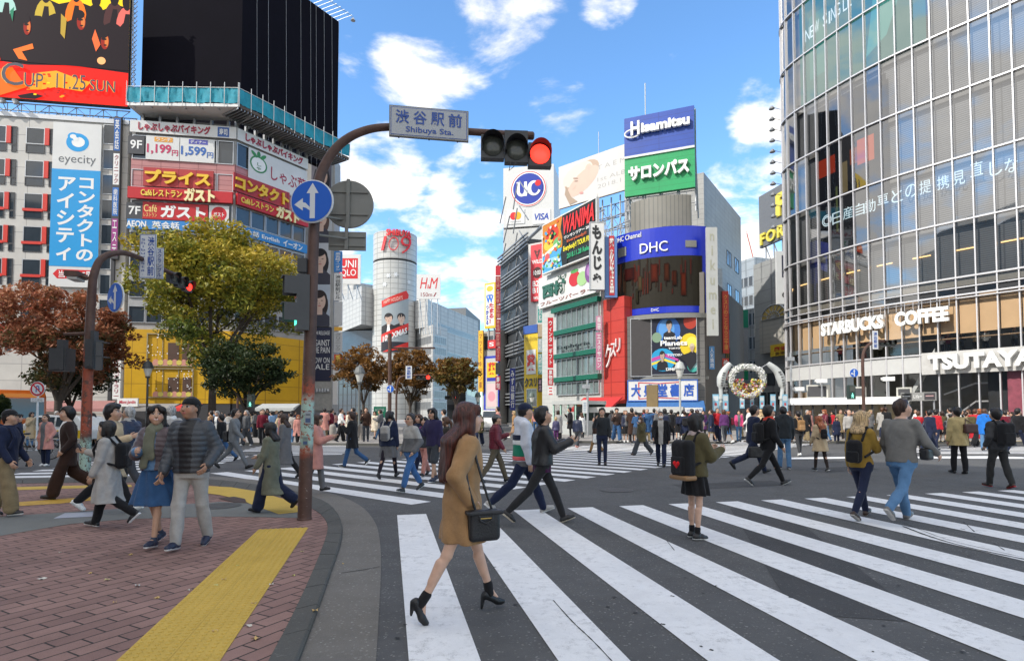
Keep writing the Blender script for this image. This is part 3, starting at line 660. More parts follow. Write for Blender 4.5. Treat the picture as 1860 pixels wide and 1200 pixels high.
for i in range(26): x, y = rs_.uniform(.3, .8), rs_.uniform(.02, ys-.08); S.append((rs_.choice([Or, Yl, Rd, (.3, .01, .01)]), rc(x, y, x+.02, y+.012)))
art(root, fC, u0, u1, z0, z1, S, .02, m=M_led, step=.0012)
zA, zB = Z(fC, 100, 163), Z(fC, 100, 122)
ux = lambda x: fC.uz(x, 140)[0]
for dx, c, o in ((.0, (.85, .45, .05), .21), (.07, (.03, .025, .05), .23)):
 txt(root, fC, ux(4)+dx, ux(44)+dx, zA, zB, 'C', c, .0, out=o); txt(root, fC, ux(46)+dx, ux(80)+dx, zA-.05, zA+1.35, 'UP', c, .0, out=o)
 txt(root, fC, ux(104)+dx, ux(157)+dx, zA+.05, zA+1.55, '11.25', c, 0, out=o); txt(root, fC, ux(165)+dx, ux(211)+dx, zA+.05, zA+1.2, 'SUN', c, 0, out=o)
root = thing('scaffold', 'steel lattice and floodlights carrying the red screen over the pale office roof', 'scaffold', fE.pt(12, zt))
mb = MB()
for k in range(2): truss(mb, fE.pt(2, zt+.3, -.2-k*1.5), fE.pt(fE.L, zt+.3, -.2-k*1.5), z0-zt-.4, 18, .06)
truss(mb, fC.pt(u1+.15, z0, -.2), fC.pt(u1+.5, z0, -.2), 13, 1, .06)
for i in range(26): z = z0+i*.5; mb.tube([fC.pt(u1+.12, z, -.3), fC.pt(u1+.55, z+.5, -.3)], .035, 4); mb.tube([fC.pt(u1+.12, z+.5, -.3), fC.pt(u1+.55, z, -.3)], .035, 4)
mb.build('lattice', M_steel, root)
for i in range(5):
 mb = MB(); c = fE.pt(9.6+i*1.15, zt+1.1, .6); mb.lathe(c, [(.08, .3), (.2, .1), (.34, -.05)], 10, axis=(0, -.5, -1)); mb.tube([c, fE.pt(9.6+i*1.15, zt+.5, 0)], .04, 5); mb.build('floodlight', M_steel, root)
# ================================================================== left: nine-storey restaurant building on the corner
cN = at(420, 700, 58); f9 = Fac((cN-dL*9.6).xy, cN.xy); dR = Vector((.53, .848, 0)); fR = Fac(cN.xy, (cN+dR*8.6).xy)
z9 = lambda y: f9.uz(419, y)[1]
r = building('corner_restaurant_building', 'nine storey corner building of red and white restaurant signs above a yellow base', loc=cN.xy.to_3d())
zt = z9(232)
foot = [f9.A, cN, fR.A+fR.U*fR.L, fR.A+fR.U*fR.L-dL*12+Vector((0, 3, 0)), f9.A-f9.N*11]
M_pink = tiles('pink_tile', (.50, .23, .22), (.46, .2, .2), 1.7, .5, (.28, .1, .1), .03, .4)
walls(r, foot, 0, zt-.2, mat('grey_wall', (.34, .34, .34), .7, var=.15, vs=1))
for f in (f9, fR):
 band(r, f, 0, f.L-.01, z9(352), z9(299), M_pink, 'tile_band', .08)
 band(r, f, 0, f.L-.01, z9(430), z9(405), M_frame, 'tile_band', .06)
rows = [(300, 258), (350, 318), (405, 373)]
for f, nn in ((f9, 6), (fR, 5)):
 for ya, yb in rows+[(455, 428), (500, 470), (545, 515), (590, 560)]:
  for k in range(nn): window(r, f, .08+k*(f.L-.16)/nn, z9(ya), (f.L-.16)/nn-.06, z9(yb)-z9(ya), M_frame, mull=(0, 0), proud=.14)
yb = z9(602); M_ybase = tiles('yellow_cladding', (.62, .36, .012), (.58, .33, .012), 2.2, 1.5, (.32, .17, .01), .03, .45)
for f in (f9, fR): band(r, f, -.02, f.L+.02, 2.6, yb, M_ybase, 'yellow_base', .35)
band(r, f9, -.02, f9.L+.02, 0, 2.6, M_dframe, 'shopfront', .3); band(r, fR, -.02, fR.L+.02, 0, 2.6, M_dframe, 'shopfront', .3)
for ya, yb2, tx in ((665, 605, 'L'), (722, 668, 'G')):
 u0, u1, z0, z1 = f9.rect(268, yb2, 352, ya, .35)
 w_ = window(r, f9, u0, z0, u1-u0, z1-z0, mat('brass_frame', (.45, .38, .22), .4, .5), mat('warm_shop_glass', (.34, .27, .19), .15, var=.25, vs=.7), proud=.5, t=.1, mull=(2, 0), name='display_window')
 m2 = MB(); f9.box(m2, u0+1.9, u0+2.9, z0+.2, z1-.9, .4, .44); f9.box(m2, u0+3.2, u0+4.0, z0+.2, z1-.9, .4, .44); m2.build('display_panel', mat('brown_shelf', (.09, .05, .035), .5), r)
 S = [((.6, .28, .22), ell(.2+.2*i, .1, .07, .12)) for i in range(5)]+[((.65, .55, .12), ell(.3+.2*i, .12, .06, .08)) for i in range(4)]
 S += [((.85, .85, .85), ell(rs_.random(), .3+.65*rs_.random(), .012, .018, 8)) for _ in range(30)]
 art(r, f9, u0, u1, z0, z1, S, .46, 'snow_decoration')
tc_ = building('roof_terrace', 'scaffold terrace wrapped in teal netting on the corner restaurant roof', 'scaffold', cN.xy.to_3d()+Vector((0, 0, zt)))
M_teal = mat('teal_netting', (.015, .27, .36), .75, var=.3, vs=1.2, bump=.6, bs=6)
M_plank = mat('brown_planks', (.10, .075, .06), .8, var=.3, vs=4)
f9o = Fac((f9.A+f9.N*1.2).xy, (at(424, 700, 55.6)).xy)
c2 = at(424, 700, 55.6); fRo = Fac(c2.xy, (c2+dR*19).xy)
for xx in np.linspace(5, 19, 80):
 if (930+FP*(c2.x+dR.x*xx)/(c2.y+dR.y*xx)) >= 628: break
fRo = Fac(c2.xy, (c2+dR*xx).xy)
zn0, zn1 = f9o.uz(420, 187)[1], f9o.uz(420, 160)[1]
def net(f, name):
 mb = MB(); n = int(f.L/.22)
 vs = [];
 for i in range(n+1):
  u = f.L*i/n
  for j in range(6):
   t = j/5; vs.append(f.pt(u, zn0+(zn1-zn0)*t-.06*math.sin(u*2.1), .08*math.sin(u*5)*math.sin(t*3.1)+.05*math.sin(u*11+t*4)))
 mb.add(vs, [(i*6+j, (i+1)*6+j, (i+1)*6+j+1, i*6+j+1) for i in range(n) for j in range(5)]); return mb.build(name, M_teal, tc_, True)
net(f9o, 'netting'); net(fRo, 'netting')
mb = MB()
for f in (f9o, fRo):
 f.box(mb, 0, f.L, zn0-.35, zn0-.05, -2.8, -.05, 1 if f is fRo else 0)
 for i in range(int(f.L/1.2)+1): u = i*f.L/int(f.L/1.2); mb.tube([f.pt(u, zn0-.4, .1), f.pt(u, zn1+.5, .1)], .035, 5)
 mb.tube([f.pt(0, zn1, .05), f.pt(f.L, zn1, .05)], .035, 5)
mb.build('deck', [M_white, M_plank], tc_)
for i in range(15):
 mb = MB()
 if i < 6: u = .6+i*f9.L/6; mb.frame_box(f9.pt(u, zt, -.4), f9.U*.22, -f9.N*.3, Vector((0, 0, zn0-zt-.4))); mb.tube([f9.pt(u+.1, zt+1.4, -.3), f9o.pt(u, zn0-.4, -.2)], .09, 5)
 else: u = .3+(i-6)*fR.L/8; mb.frame_box(fR.pt(u, zt, -.4), fR.U*.22, -fR.N*.3, Vector((0, 0, zn0-zt-.3))); mb.tube([fR.pt(u+.1, zt+.6, -.2), fR.pt(u+.1, zn0-.4, 1.9)], .06, 5)
 mb.build('bracket', M_steel, tc_)
mb = MB()
for i in range(40):
 u = i*fRo.L/40; mb.frame_box(fRo.pt(u, zn0-.55, -.1), fRo.U*.08, -fRo.N*2.6, Vector((0, 0, .18)))
mb.build('joists', [M_steel], tc_)
mb = MB(); mb.prism([(p.x, p.y) for p in (f9.pt(.3, 0, -1), cN-f9.N*1-fR.N*.6, fR.pt(fR.L, 0, -1), fR.pt(fR.L, 0, -6), f9.pt(.3, 0, -6))], zt, zn0-.4); mb.build('core', M_dark, tc_)
for i in range(3):
 mb = MB(); c = fR.pt(5.6+i*1.3, zt+1.6, 1.3); mb.lathe(c, [(.05, .35), (.12, .2), (.32, -.02)], 10); mb.tube([c+Vector((0, 0, .3)), fR.pt(5.6+i*1.3, zt+2.2, .2)], .03, 4); mb.build('eaves_lamp', M_white, tc_)
hb = thing('dark_hoarding', 'huge blank black hoarding with hanging cables on the corner restaurant roof', 'billboard', cN.xy.to_3d()+Vector((0, 1, zn1)))
p0 = at(243, 700, 59.5); p1 = at(428, 700, 60.5); p2 = None
for xx in np.linspace(5, 30, 200):
 q = p1+dR*xx
 if 930+FP*q.x/q.y >= 606.5: p2 = q; break
fH1, fH2 = Fac(p0.xy, p1.xy), Fac(p1.xy, p2.xy); zh1 = fH2.uz(606, 33)[1]; zh0 = zn0-.3
M_hoard = mat('black_hoarding', (.004, .0032, .007), .85, var=.2, vs=.3, spec=.1)
mb = MB(); mb.prism([p.xy for p in (p0, p1, p2, p2+Vector((-.5, .3, 0)), p1+Vector((-.3, .6, 0)), p0+Vector((0, .5, 0)))], zh0, zh1); mb.build('board', M_hoard, hb)
mb = MB()
for x in (1.5, 2.9, 5.2, 7.2, 8.6, 9.4, 10.6, 11.8, 12.9):
 if x < fH2.L: mb.tube([fH2.pt(x, zh1, .15), fH2.pt(x+.25, zh0-1, .35)], .012, 4)
mb.build('cable', M_steel, hb)
mb = MB(); f = fH2
for i in range(7): u = f.L-.2-i*.6; mb.tube([f.pt(u, zh1+.1, -.3), f.pt(u+.5, zh1+.3, 2.0)], .03, 4)
mb.tube([f.pt(f.L-4.2, zh1+.3, 1.6), f.pt(f.L+.6, zh1+.3, 1.9)], .03, 4); mb.lathe(f.pt(f.L+.5, zh1-.3, 2), [(.05, .4), (.25, .1), (.3, 0)], 10); mb.build('lamp_bracket', M_steel, hb)
for k in range(9):                                             # cables beyond the edge
 pass
# --- restaurant signs (each a thing on the building)
def fsign(name, label, f, u0, u1, ya, yb, m, out=.2, th=.12):
 z1, z0 = z9(ya), z9(yb); return panel(name, label, f, (u0, u1, z0, z1), m, out, th, px=False)
def U9(x): return f9.uz(x, 350)[0]
def UR(x): return fR.uz(x, 350)[0]
DR = (.36, .01, .04)
root, a, b, z0, z1, o = fsign('fascia_sign', 'white fascia of red hiragana along the restaurant roofline facing the crossing', f9, -.1, f9.L+.12, 233, 254, M_white, .3)
txt(root, f9, U9(251), U9(382), z0+.2, z1-.15, 'しゃぶしゃぶバイキング', DR, .035, .06, .3)
art(root, f9, U9(395), U9(416), z0+.1, z1-.1, [((.05, .12, .35), rc(0, 0, 1, 1))], .31); txt(root, f9, U9(398), U9(413), z0+.25, z1-.25, '寿司', WHITE, .02, out=.33)
root, a, b, z0, z1, o = fsign('fascia_sign', 'white fascia of red hiragana on the slanting side of the corner restaurant', fR, .0, fR.L, 233, 254, M_white, .3)
txt(root, fR, UR(441), UR(546), z0+.2, z1-.15, 'しゃぶしゃぶバイキング', DR, .035, .06, .3)
M_sq = mat('dark_square', (.05, .052, .06), .5)
for s, ya, yb in (('9F', 259, 290), ('7F', 376, 406)):
 root, a, b, z0, z1, o = fsign('floor_sign', 'dark square floor sign reading %s on the restaurant front' % s, f9, U9(232), U9(262), ya+2, yb+2, M_sq, .22)
 h = z1-z0; txt(root, f9, a+.22, b-.2, z0+h*.28, z1-h*.22, s, WHITE, .02, out=.24)
for x0, x1, s, c, s2, c2_ in ((264, 326, '1,199', (.5, .02, .1), 'ランチ', (.75, .35, .05)), (326, 390, '1,599', (.03, .12, .4), 'ディナー', (.1, .1, .4))):
 root, a, b, z0, z1, o = fsign('price_banner', 'white window banner with a %s price at the ninth floor' % ('red lunch' if x0 < 300 else 'navy dinner'), f9, U9(x0)+.03, U9(x1)-.03, 258, 300, M_white, .2, .06)
 h = z1-z0; txt(root, f9, a+.1, a+(b-a)*.76, z0+h*.22, z0+h*.66, s, c, .03, out=.22); txt(root, f9, a+(b-a)*.78, b-.1, z0+h*.2, z0+h*.45, '円', c, .02, out=.22)
 art(root, f9, a+(b-a)*.25, a+(b-a)*.8, z0+h*.76, z0+h*.96, [(c2_, rc(0, 0, 1, 1))], .215); txt(root, f9, a+(b-a)*.3, a+(b-a)*.75, z0+h*.78, z0+h*.93, s2, WHITE, .01, out=.235)
M_brk = tiles('red_sign_tile', (.42, .03, .03), (.40, .028, .03), 1.6, 1.2, (.22, .015, .015), .03, .45)
GOLD = (.80, .50, .03)
root, a, b, z0, z1, o = fsign('kana_sign', 'red sign of yellow katakana reading price on the restaurant front', f9, U9(262), U9(389), 315, 348, M_brk, .3)
txt(root, f9, a+.2, b-.2, z0+.25, z1-.25, 'プライス', GOLD, .05, .15, .32)
root, a, b, z0, z1, o = fsign('kana_sign', 'red sign of yellow katakana reading contact on the slanting restaurant side', fR, UR(421), UR(523), 315, 348, M_brk, .3)
txt(root, fR, a+.15, b-.15, z0+.25, z1-.25, 'コンタクト', GOLD, .05, .15, .32)
root, a, b, z0, z1, o = fsign('leaf_sign', 'white banner with a green leaf roundel on the slanting restaurant side', fR, UR(448), fR.L-.05, 258, 318, M_white, .24, .08)
h = z1-z0; wl = b-a
art(root, fR, a+.1, a+wl*.3, z0+h*.3, z1-h*.02, [((.05, .22, .08), ell(.5, .4, .48, .38)), (WHITE, ell(.5, .4, .4, .31)), ((.05, .22, .08), ell(.5, .85, .1, .15)), ((.05, .25, .08), ell(.25, .8, .2, .08, rot=-35)), ((.05, .25, .08), ell(.75, .8, .2, .08, rot=35))], .26)
txt(root, fR, a+wl*.12, a+wl*.2, z0+h*.4, z0+h*.62, 'しゃ', (.05, .2, .08), .01, out=.29, vertical=True)
txt(root, fR, a+wl*.36, b-.15, z0+h*.25, z1-h*.3, 'しゃぶ葉', DR, .01, out=.26)
M_rb = mat('red_fascia', (.50, .015, .02), .4, var=.05)
for f, lab, x0, x1, x2 in ((f9, 'red fascia with yellow and white cafe lettering on the restaurant front', 261, 335, 395), (fR, 'red fascia with yellow and white cafe lettering on the slanting restaurant side', 432, 491, 537)):
 root, a, b, z0, z1, o = fsign('cafe_fascia', lab, f, -.05, f.L-.05, 352, 372, M_rb, .55, .3)
 q = U9 if f is f9 else UR
 txt(root, f, q(x0), q(x1), z0+.25, z1-.2, 'Caféレストラン', (.85, .65, .1), .02, .06, .57); txt(root, f, q(x1+4), q(x2), z0-.1, z1+.1, 'ガスト', (.85, .75, .4), .06, .15, .57)
root, a, b, z0, z1, o = fsign('cafe_banner', 'red window banner of large white katakana at the seventh floor', f9, U9(262), U9(380), 376, 406, M_rb, .24, .08)
txt(root, f9, a+.1, a+1.3, z0+.7, z1-.25, 'Café', (.85, .6, .2), .01, out=.26); txt(root, f9, a+.1, a+1.3, z0+.2, z0+.6, 'レストラン', (.85, .6, .2), .01, out=.26); txt(root, f9, a+1.6, b-.2, z0+.2, z1-.2, 'ガスト', WHITE, .05, out=.26)
root, a, b, z0, z1, o = fsign('round_logo_sign', 'white window banner bearing a round red cafe logo', f9, U9(382), U9(418), 376, 406, M_white, .24, .08)
art(root, f9, (a+b)/2-.72, (a+b)/2+.72, (z0+z1)/2-.72, (z0+z1)/2+.72, [((.55, .02, .03), ell(.5, .5, .5, .5, 28))], .25); txt(root, f9, (a+b)/2-.5, (a+b)/2+.5, (z0+z1)/2-.3, (z0+z1)/2+.15, 'ガスト', WHITE, .02, out=.27)
M_blue = mat('blue_fascia', (.03, .22, .55), .4, var=.05)
root, a, b, z0, z1, o = fsign('english_school_sign', 'long blue English school fascia across the restaurant front above the trees', f9, -.1, f9.L+.1, 408, 425, M_blue, .35)
txt(root, f9, U9(234), U9(270), z0+.15, z1-.15, 'AEON', WHITE, .03, out=.37); txt(root, f9, U9(280), U9(330), z0+.12, z1-.12, '英会話', WHITE, .02, out=.37); txt(root, f9, U9(335), U9(400), z0+.15, z1-.15, 'イーオン', WHITE, .02, out=.37)
root, a, b, z0, z1, o = fsign('english_school_sign', 'long blue English school fascia on the slanting restaurant side', fR, 0, fR.L, 408, 425, M_blue, .35)
txt(root, fR, UR(430), UR(505), z0+.15, z1-.15, '英会話 English', WHITE, .02, out=.37); txt(root, fR, UR(512), UR(547), z0+.12, z1-.12, 'イーオン', WHITE, .03, out=.37)
# ================================================================== centre: poster building, strip signs, far tower
def flat(px0, px1, d): return fac_px(px0, d, px1, d)
def pxbox(root, f, x0, y0, x1, y1, m, name, o=.1, o0=-.05):
 u0, u1, z0, z1 = f.rect(x0, y0, x1, y1); return band(root, f, u0, u1, z0, z1, m, name, o, o0)
def strips(name, labels, f, x0, x1, segs, out=.25, m=None, cat='sign', group=None, label=None):
 """vertical strip sign: segments (y0, y1, colour, text, text colour)"""
 root = thing(name, label, cat, f.pt(f.uz(x0, 600)[0], Z(f, x0, segs[-1][1]), out), group)
 for y0, y1, c, s, tc_ in segs:
  u0, u1, z0, z1 = f.rect(x0, y0, x1, y1, out); mb = MB(); f.box(mb, u0, u1, z0+.03, z1-.03, out-.25, out); mb.build('panel', wc(c), root)
  wq = (u1-u0)*.16
  if s: txt(root, f, u0+wq, u1-wq, z0+(z1-z0)*.06+.03, z1-(z1-z0)*.06-.03, s, tc_, .015, out=out+.02, vertical=True)
 return root
fP = flat(546, 604, 70); r = building('poster_building', 'grey building faced with a tall poster of women behind the near signal pole', loc=fP.pt(1, 0))
zt = Z(fP, 575, 288); walls(r, back(fP, 2.2), 0, zt, mat('grey_wall2', (.38, .38, .38), .7, var=.15, vs=.8))
pxbox(r, fP, 546, 690, 604, 745, mat('concrete_plain', (.42, .41, .38), .8, var=.2), 'lower_wall', .25)
for k in range(6): u = fP.uz(572+k*5, 700)[0]; mb = MB(); mb.lathe(fP.pt(u, Z(fP, 572, 712), .3), [(.05, .5), (.2, .2), (.22, 0)], 8); mb.build('wall_lamp', M_steel, r)
root, a, b, z0, z1, o = panel('poster', 'tall poster of long-haired women behind the near signal pole', fP, (566, 292, 601, 593), M_white, .3, .2)
hz = z1-z0; wd = b-a; S = []
for i, (bg, hr) in enumerate([((.12, .12, .16), (.02, .02, .03)), ((.42, .44, .46), (.10, .06, .05)), ((.48, .5, .54), (.02, .018, .02)), ((.4, .45, .52), (.03, .02, .02))]):
 y0 = .75-.25*i; S.append((bg, rc(0, y0, 1, y0+.25)))
 P = portrait(.5, 0, 1, (.62, .44, .36), hr, (.05, .05, .07), long=True); S += [(c, [(min(1, max(0, .5+(x-.5)*1.55)), min(y0+.249, max(y0, y0+.15+y*.20))) for x, y in p]) for c, p in P]
art(root, fP, a, b, z0, z1, S, .31)
root, a, b, z0, z1, o = panel('poster', 'dark blue sale poster with white serif words under the portraits', fP, (564, 594, 601, 692), mat('navy_poster', (.022, .024, .055), .5), .3, .2)
for s, y0, y1 in (('11.14 RELEASE', 608, 601), ('AGAINST', 628, 617), ('THE PAIN', 641, 630), ('NOW ON', 659, 649), ('SALE', 671, 661)):
 _, q0 = fP.uz(566, y0, .3); _, q1 = fP.uz(566, y1, .3); txt(root, fP, a+wd*.06, b-wd*.06, q0, q1, s, WHITE, 0, out=.32)
strips('strip_sign', 0, fP, 607, 621, [(420, 455, (.3, .3, .32), '', BLACK), (456, 494, (.02, .2, .55), '英会話イーオン', WHITE), (496, 546, (.72, .72, .7), '渋谷駅前ビル', (.1, .1, .1)), (547, 592, (.5, .5, .5), '', WHITE), (593, 601, (.75, .4, .05), '', WHITE), (602, 640, (.5, .5, .5), 'クリニック', (.25, .25, .25)), (643, 660, (.6, .04, .03), '薬', (.85, .7, .1))], label='tall strip of stacked white blue and grey tenant signs beside the poster building')
strips('banner', 0, fP.shift(.5), 605, 613, [(664, 735, (.75, .74, .72), '', RED)], label='narrow white banner printed with red and green at the foot of the poster building')
ax = at(716, 700, 178); ax.z = 0; rT = 39.5/FP*178
class Cyl(Arc):
 def __init__(s, c, r): s.c = Vector(c.xy); s.r = r; v = -s.c.normalized(); s.n0 = v; s.u0 = Vector((-v.y, v.x)); s.half = math.pi/2; s.L = math.pi*r
fT = Cyl(ax, rT); r = building('round_tower', 'round silver tower with red 109 numerals above the autumn trees', 'tower', ax)
m109 = tiles('silver_tiles', (.50, .50, .48), (.47, .47, .455), 2.2, 1.55, (.28, .28, .27), .1, .35, .06)
zr, zm = Z(fT, 716, 418), Z(fT, 716, 470)
mb = MB(); mb.lathe(ax, [(rT, 0), (rT, zm-.3)], 48); mb.lathe(ax, [(rT-.35, zm-.35), (rT-.35, zm+.35)], 48, 1); mb.lathe(ax, [(rT, zm+.3), (rT, zr), (rT-.4, zr), (rT-.4, zr-1), (0, zr-1)], 48); o = mb.build('shaft', [m109, M_dark], r, True)
mb = MB(); mb.tube([ax+Vector((-2, 0, zr-1)), ax+Vector((-2, 0, zr+6))], .06, 5); mb.build('mast', M_steel, r)
def q(x, y): return fT.uz(x, y, .4)
def T109(x0, y1, x1, y0, s, b=.0, sh=0, c=(.7, .02, .03)): u0, z0 = q(x0, y0); u1, z1 = q(x1, y1); txt(r, fT, u0, u1, z0, z1, s, c, b, .35, .35, shear=sh, name='raised_letters')
T109(702, 421, 746, 428, 'SHIBUYA', .03); T109(693, 429, 703, 455, '1', .0, .2); T109(706, 431, 724, 455, 'O', -.025, .1); T109(728, 431, 746, 460, '9', -.015, .15)
u0, z1 = q(693, 524); u1, z0 = q(742, 640); S = []
CR = (.60, .025, .02); S += [((.30, .34, .36), rc(0, .02, 1, .85))]
S += [(c, [(x*.9+.28-.45+.17, .52+y*.36) for x, y in p]) for c, p in portrait(.3, 0, .75, (.55, .38, .3), (.02, .018, .02), (.02, .02, .025))]
S += [(c, [(x*.9+.72-.27, .53+y*.36) for x, y in p]) for c, p in portrait(.3, 0, .72, (.55, .4, .32), (.018, .016, .018), (.02, .02, .022))]
S += [((.8, .8, .8), [(.2, .3), (.34, .3), (.3, .43), (.24, .43)]), ((.8, .8, .8), [(.68, .28), (.8, .28), (.77, .4), (.72, .4)]), ((.02, .02, .03), rc(0, 0, 1, .16)), (CR, [(0, .15), (1, .36), (1, .47), (0, .27)]), (CR, [(0, .8), (.9, .98), (1.02, .92), (.98, .86), (.02, .7)]), (CR, [(.2, 0), (1, .08), (1, .17), (.05, -.02)])]
art(r, fT, u0, u1, z0, z1, S, .25, 'hanging_banner')
txt(r, fT, u0+.6, u1-.6, z0+(z1-z0)*.225, z0+(z1-z0)*.32, '109 XMAS', WHITE, .03, out=.5, slope=.43); txt(r, fT, u0+.8, u1-2, z0+(z1-z0)*.79, z0+(z1-z0)*.85, 'HAPPY HOLIDAYS', (.8, .6, .5), 0, out=.5, slope=.3)
for i, (x, y) in enumerate([(705, 500), (719, 498), (698, 516), (744, 512)]): u, z = q(x, y); art(r, fT, u-.8, u+.8, z-.8, z+.8, [((.66, .68, .7), ell(.5, .5, .5, .12, rot=t)) for t in (0, 60, 120)], .15, 'snowflake')
M_pan = tiles('pale_tiles', (.50, .50, .49), (.47, .47, .46), 1.8, 1.4, (.3, .3, .3), .08, .5)
def wing(name, label, pts_d, y0, y1, m, xr, cat='building', extra=None):
 """simple block: list of (px, depth) corners left to right, then pushed back"""
 P = [at(x, 700, d).xy for x, d in pts_d]; dm = sum(d for _, d in pts_d)/len(pts_d)
 rt = building(name, label, cat, P[0].to_3d()); zt = at(xr, y0, pts_d[0][1]).z; zb = 0 if y1 is None else at(xr, y1, pts_d[0][1]).z
 B2 = [p+(p.normalized()*25) for p in P[::-1]]; walls(rt, P+B2, zb, zt, m); return rt, [Fac(P[i], P[i+1]) for i in range(len(P)-1)], zb, zt
M_gl2 = mat('blue_curtain_glass', (.05, .075, .11), .08, 0, .35, .15, spec=.8)
r, fs, zb, zt = wing('store_wing', 'pale faceted wing jutting left of the round silver tower', [(616, 190), (655, 172), (679, 176)], 541, 604, M_pan, 640)
r2, fs, zb, zt = wing('store_glass_wall', 'dark blue gridded glass wall under the faceted wing left of the tower', [(608, 186), (679, 180)], 603, None, M_gl2, 640)
grid(r2, fs[0], [i*fs[0].L/9 for i in range(9)], [1+i*3.4 for i in range(6)], fs[0].L/9-.1, 3.3, M_dframe, gm=M_gl2)
r, fs, zb, zt = wing('round_roof_block', 'low white rounded block behind the faceted wing and the red square sign', [(600, 200), (640, 193), (690, 200)], 520, None, M_pan, 640)
r, fs, zb, zt = wing('store_wing', 'pale faceted wing jutting right of the round silver tower', [(753, 176), (776, 172), (789, 182)], 546, 597, M_pan, 770)
def steps(name, label, corners, y0, m, xr, ws=None):
 r, fs, zb, zt = wing(name, label, corners, y0, None, m, xr)
 if ws:
  for f in fs:
   for z in np.arange(3, zt-2.5, ws[1]): window(r, f, f.L*.08, z, f.L*.84, ws[2], M_frame, mat('grey_glass', (.20, .21, .22), .3, 0, .2, .6), t=.1, mull=(ws[0], 0))
 return r, fs, zt
r, fs, zt = steps('glass_block', 'grey glass stair block right of the round tower under the white and red sign board', [(752, 180), (786, 168), (812, 176)], 600, M_pan, 770, (5, 3.2, 2.2))
steps('stepped_block', 'light grey stepped office block with slit windows beyond the right tree', [(786, 190), (868, 230)], 548, M_pan, 790, (1, 9, 2))
steps('dark_roof_block', 'dark grey roof block standing behind the stepped office block', [(806, 240), (846, 238), (872, 270)], 560, mat('slate_panel', (.16, .17, .18), .6, var=.15), 820)
steps('distant_block', 'plain pale block far down the boulevard behind the small right tree', [(846, 190), (870, 240)], 640, M_pan, 850, (2, 5, 2.5))
def board(name, label, f, rect, m, texts, out=.2, th=.4, legs=None, frame=None):
 root, a, b, z0, z1, o = panel(name, label, f, rect, m, out, th, frame=frame)
 for t in texts:
  x0, y0, x1, y1, s, c = t[:6]; kw = t[6] if len(t) > 6 else {}
  txt(root, f, a+(b-a)*x0, a+(b-a)*x1, z0+(z1-z0)*y0, z0+(z1-z0)*y1, s, c, **{'bold': .02, 'out': out+.03, **kw})
 if legs:
  mb = MB()
  for i in range(legs[0]): u = a+(b-a)*(i+.5)/legs[0]; mb.tube([f.pt(u, z0, out-th), f.pt(u, z0-legs[1], out-th)], .12, 5); mb.tube([f.pt(u, z0, out-th), f.pt(u+.8, z0-legs[1], out-th-1)], .09, 5)
  mb.build('support', M_steel, root)
 return root, a, b, z0, z1
f = flat(600, 670, 120); root, a, b, z0, z1 = board('square_sign', 'white sign board with red square reading UNIQLO left of the tower', f, (608, 462, 655, 516), M_white, [], legs=(3, 3))
u0, u1, q0, q1 = f.rect(616, 469, 650, 506, .2); art(root, f, u0, u1, q0, q1, [(RED, rc(0, 0, 1, 1))], .22)
txt(root, f, u0+.45, u1-.35, q0+(q1-q0)*.54, q1-.4, 'UNI', WHITE, .01, out=.25); txt(root, f, u0+.35, u1-.35, q0+.35, q0+(q1-q0)*.46, 'QLO', WHITE, .01, out=.25)
f = flat(750, 810, 150); board('rooftop_sign', 'white rooftop sign board with red H&M letters right of the tower', f, (757, 498, 800, 543), M_white, [(.14, .42, .46, .86, 'H', RED, dict(shear=.25, bold=0)), (.44, .42, .56, .58, '&', RED, dict(bold=0)), (.54, .42, .9, .86, 'M', RED, dict(shear=.25, bold=0)), (.18, .1, .65, .26, '150m', (.3, .05, .05), dict(bold=0)), (.7, .1, .84, .26, '/', (.3, .05, .05), dict(bold=.02))], legs=(4, 9))
# ================================================================== right of the boulevard
def bl(name, label, x0, d0, x1, d1, ytop, m, D=14, left=True, cat='building'):
 f = fac_px(x0, d0, x1, d1); r = building(name, label, cat, f.pt(f.L/2, 0)); zt = Z(f, (x0+x1)/2, ytop)
 walls(r, back(f, D), 0, zt, m); return r, f, zt
mG = lambda n, c: mat(n, c, .7, var=.14, vs=.5)
r, f, zt = bl('narrow_shop_building', 'narrow grey shop building with a blue framed front beside the boulevard', 876, 95, 908, 93, 600, mG('beige_wall', (.42, .40, .37)))
grid(r, f, [.3], [zt-3.2, zt-6.5], f.L-.6, 2.4, M_frame, mull=(2, 0))
S_ = [((.03, .05, .45), rc(0, 0, 1, 1))]
root, a, b, z0, z1 = board('shop_front_sign', 'blue framed drugstore sign with a red character on yellow', f, (879, 647, 906, 745), mat('blue_enamel', (.02, .04, .42), .4), [], .3)
art(root, f, a+.4, b-.2, z0+.2, z1-.4, [((.5, .49, .46), rc(0, 0, 1, 1)), ((.75, .5, .02), rc(.1, .62, .9, .92)), ((.03, .04, .35), rc(.1, .55, .9, .62)), ((.7, .5, .5), rc(.12, .05, .9, .5)), ((.75, .3, .35), ell(.5, .25, .3, .1))], .32); txt(root, f, a+.9, b-.7, z0+(z1-z0)*.66, z0+(z1-z0)*.88, '薬', (.6, .02, .02), .04, out=.36)
board('small_sign', 'small red and white wave sign above the blue framed drugstore', f, (886, 618, 900, 633), mat('red_enamel2', (.6, .03, .03), .4), [(.2, .25, .8, .75, 'S', WHITE, {})], .4)
strips('vertical_sign', 0, f.shift(.5), 869, 877, [(600, 712, (.75, .42, .02), 'マツモトキヨシ薬', (.3, .1, .02))], label='tall orange vertical sign with dark lettering at the boulevard edge')
root, a, b, z0, z1 = board('comic_sign', 'white vertical sign with bright blue and red hand-drawn kana on a yellow frame', f, (880, 515, 900, 597), mat('yellow_enamel', (.7, .5, .03), .4), [], .5, legs=(2, 3))
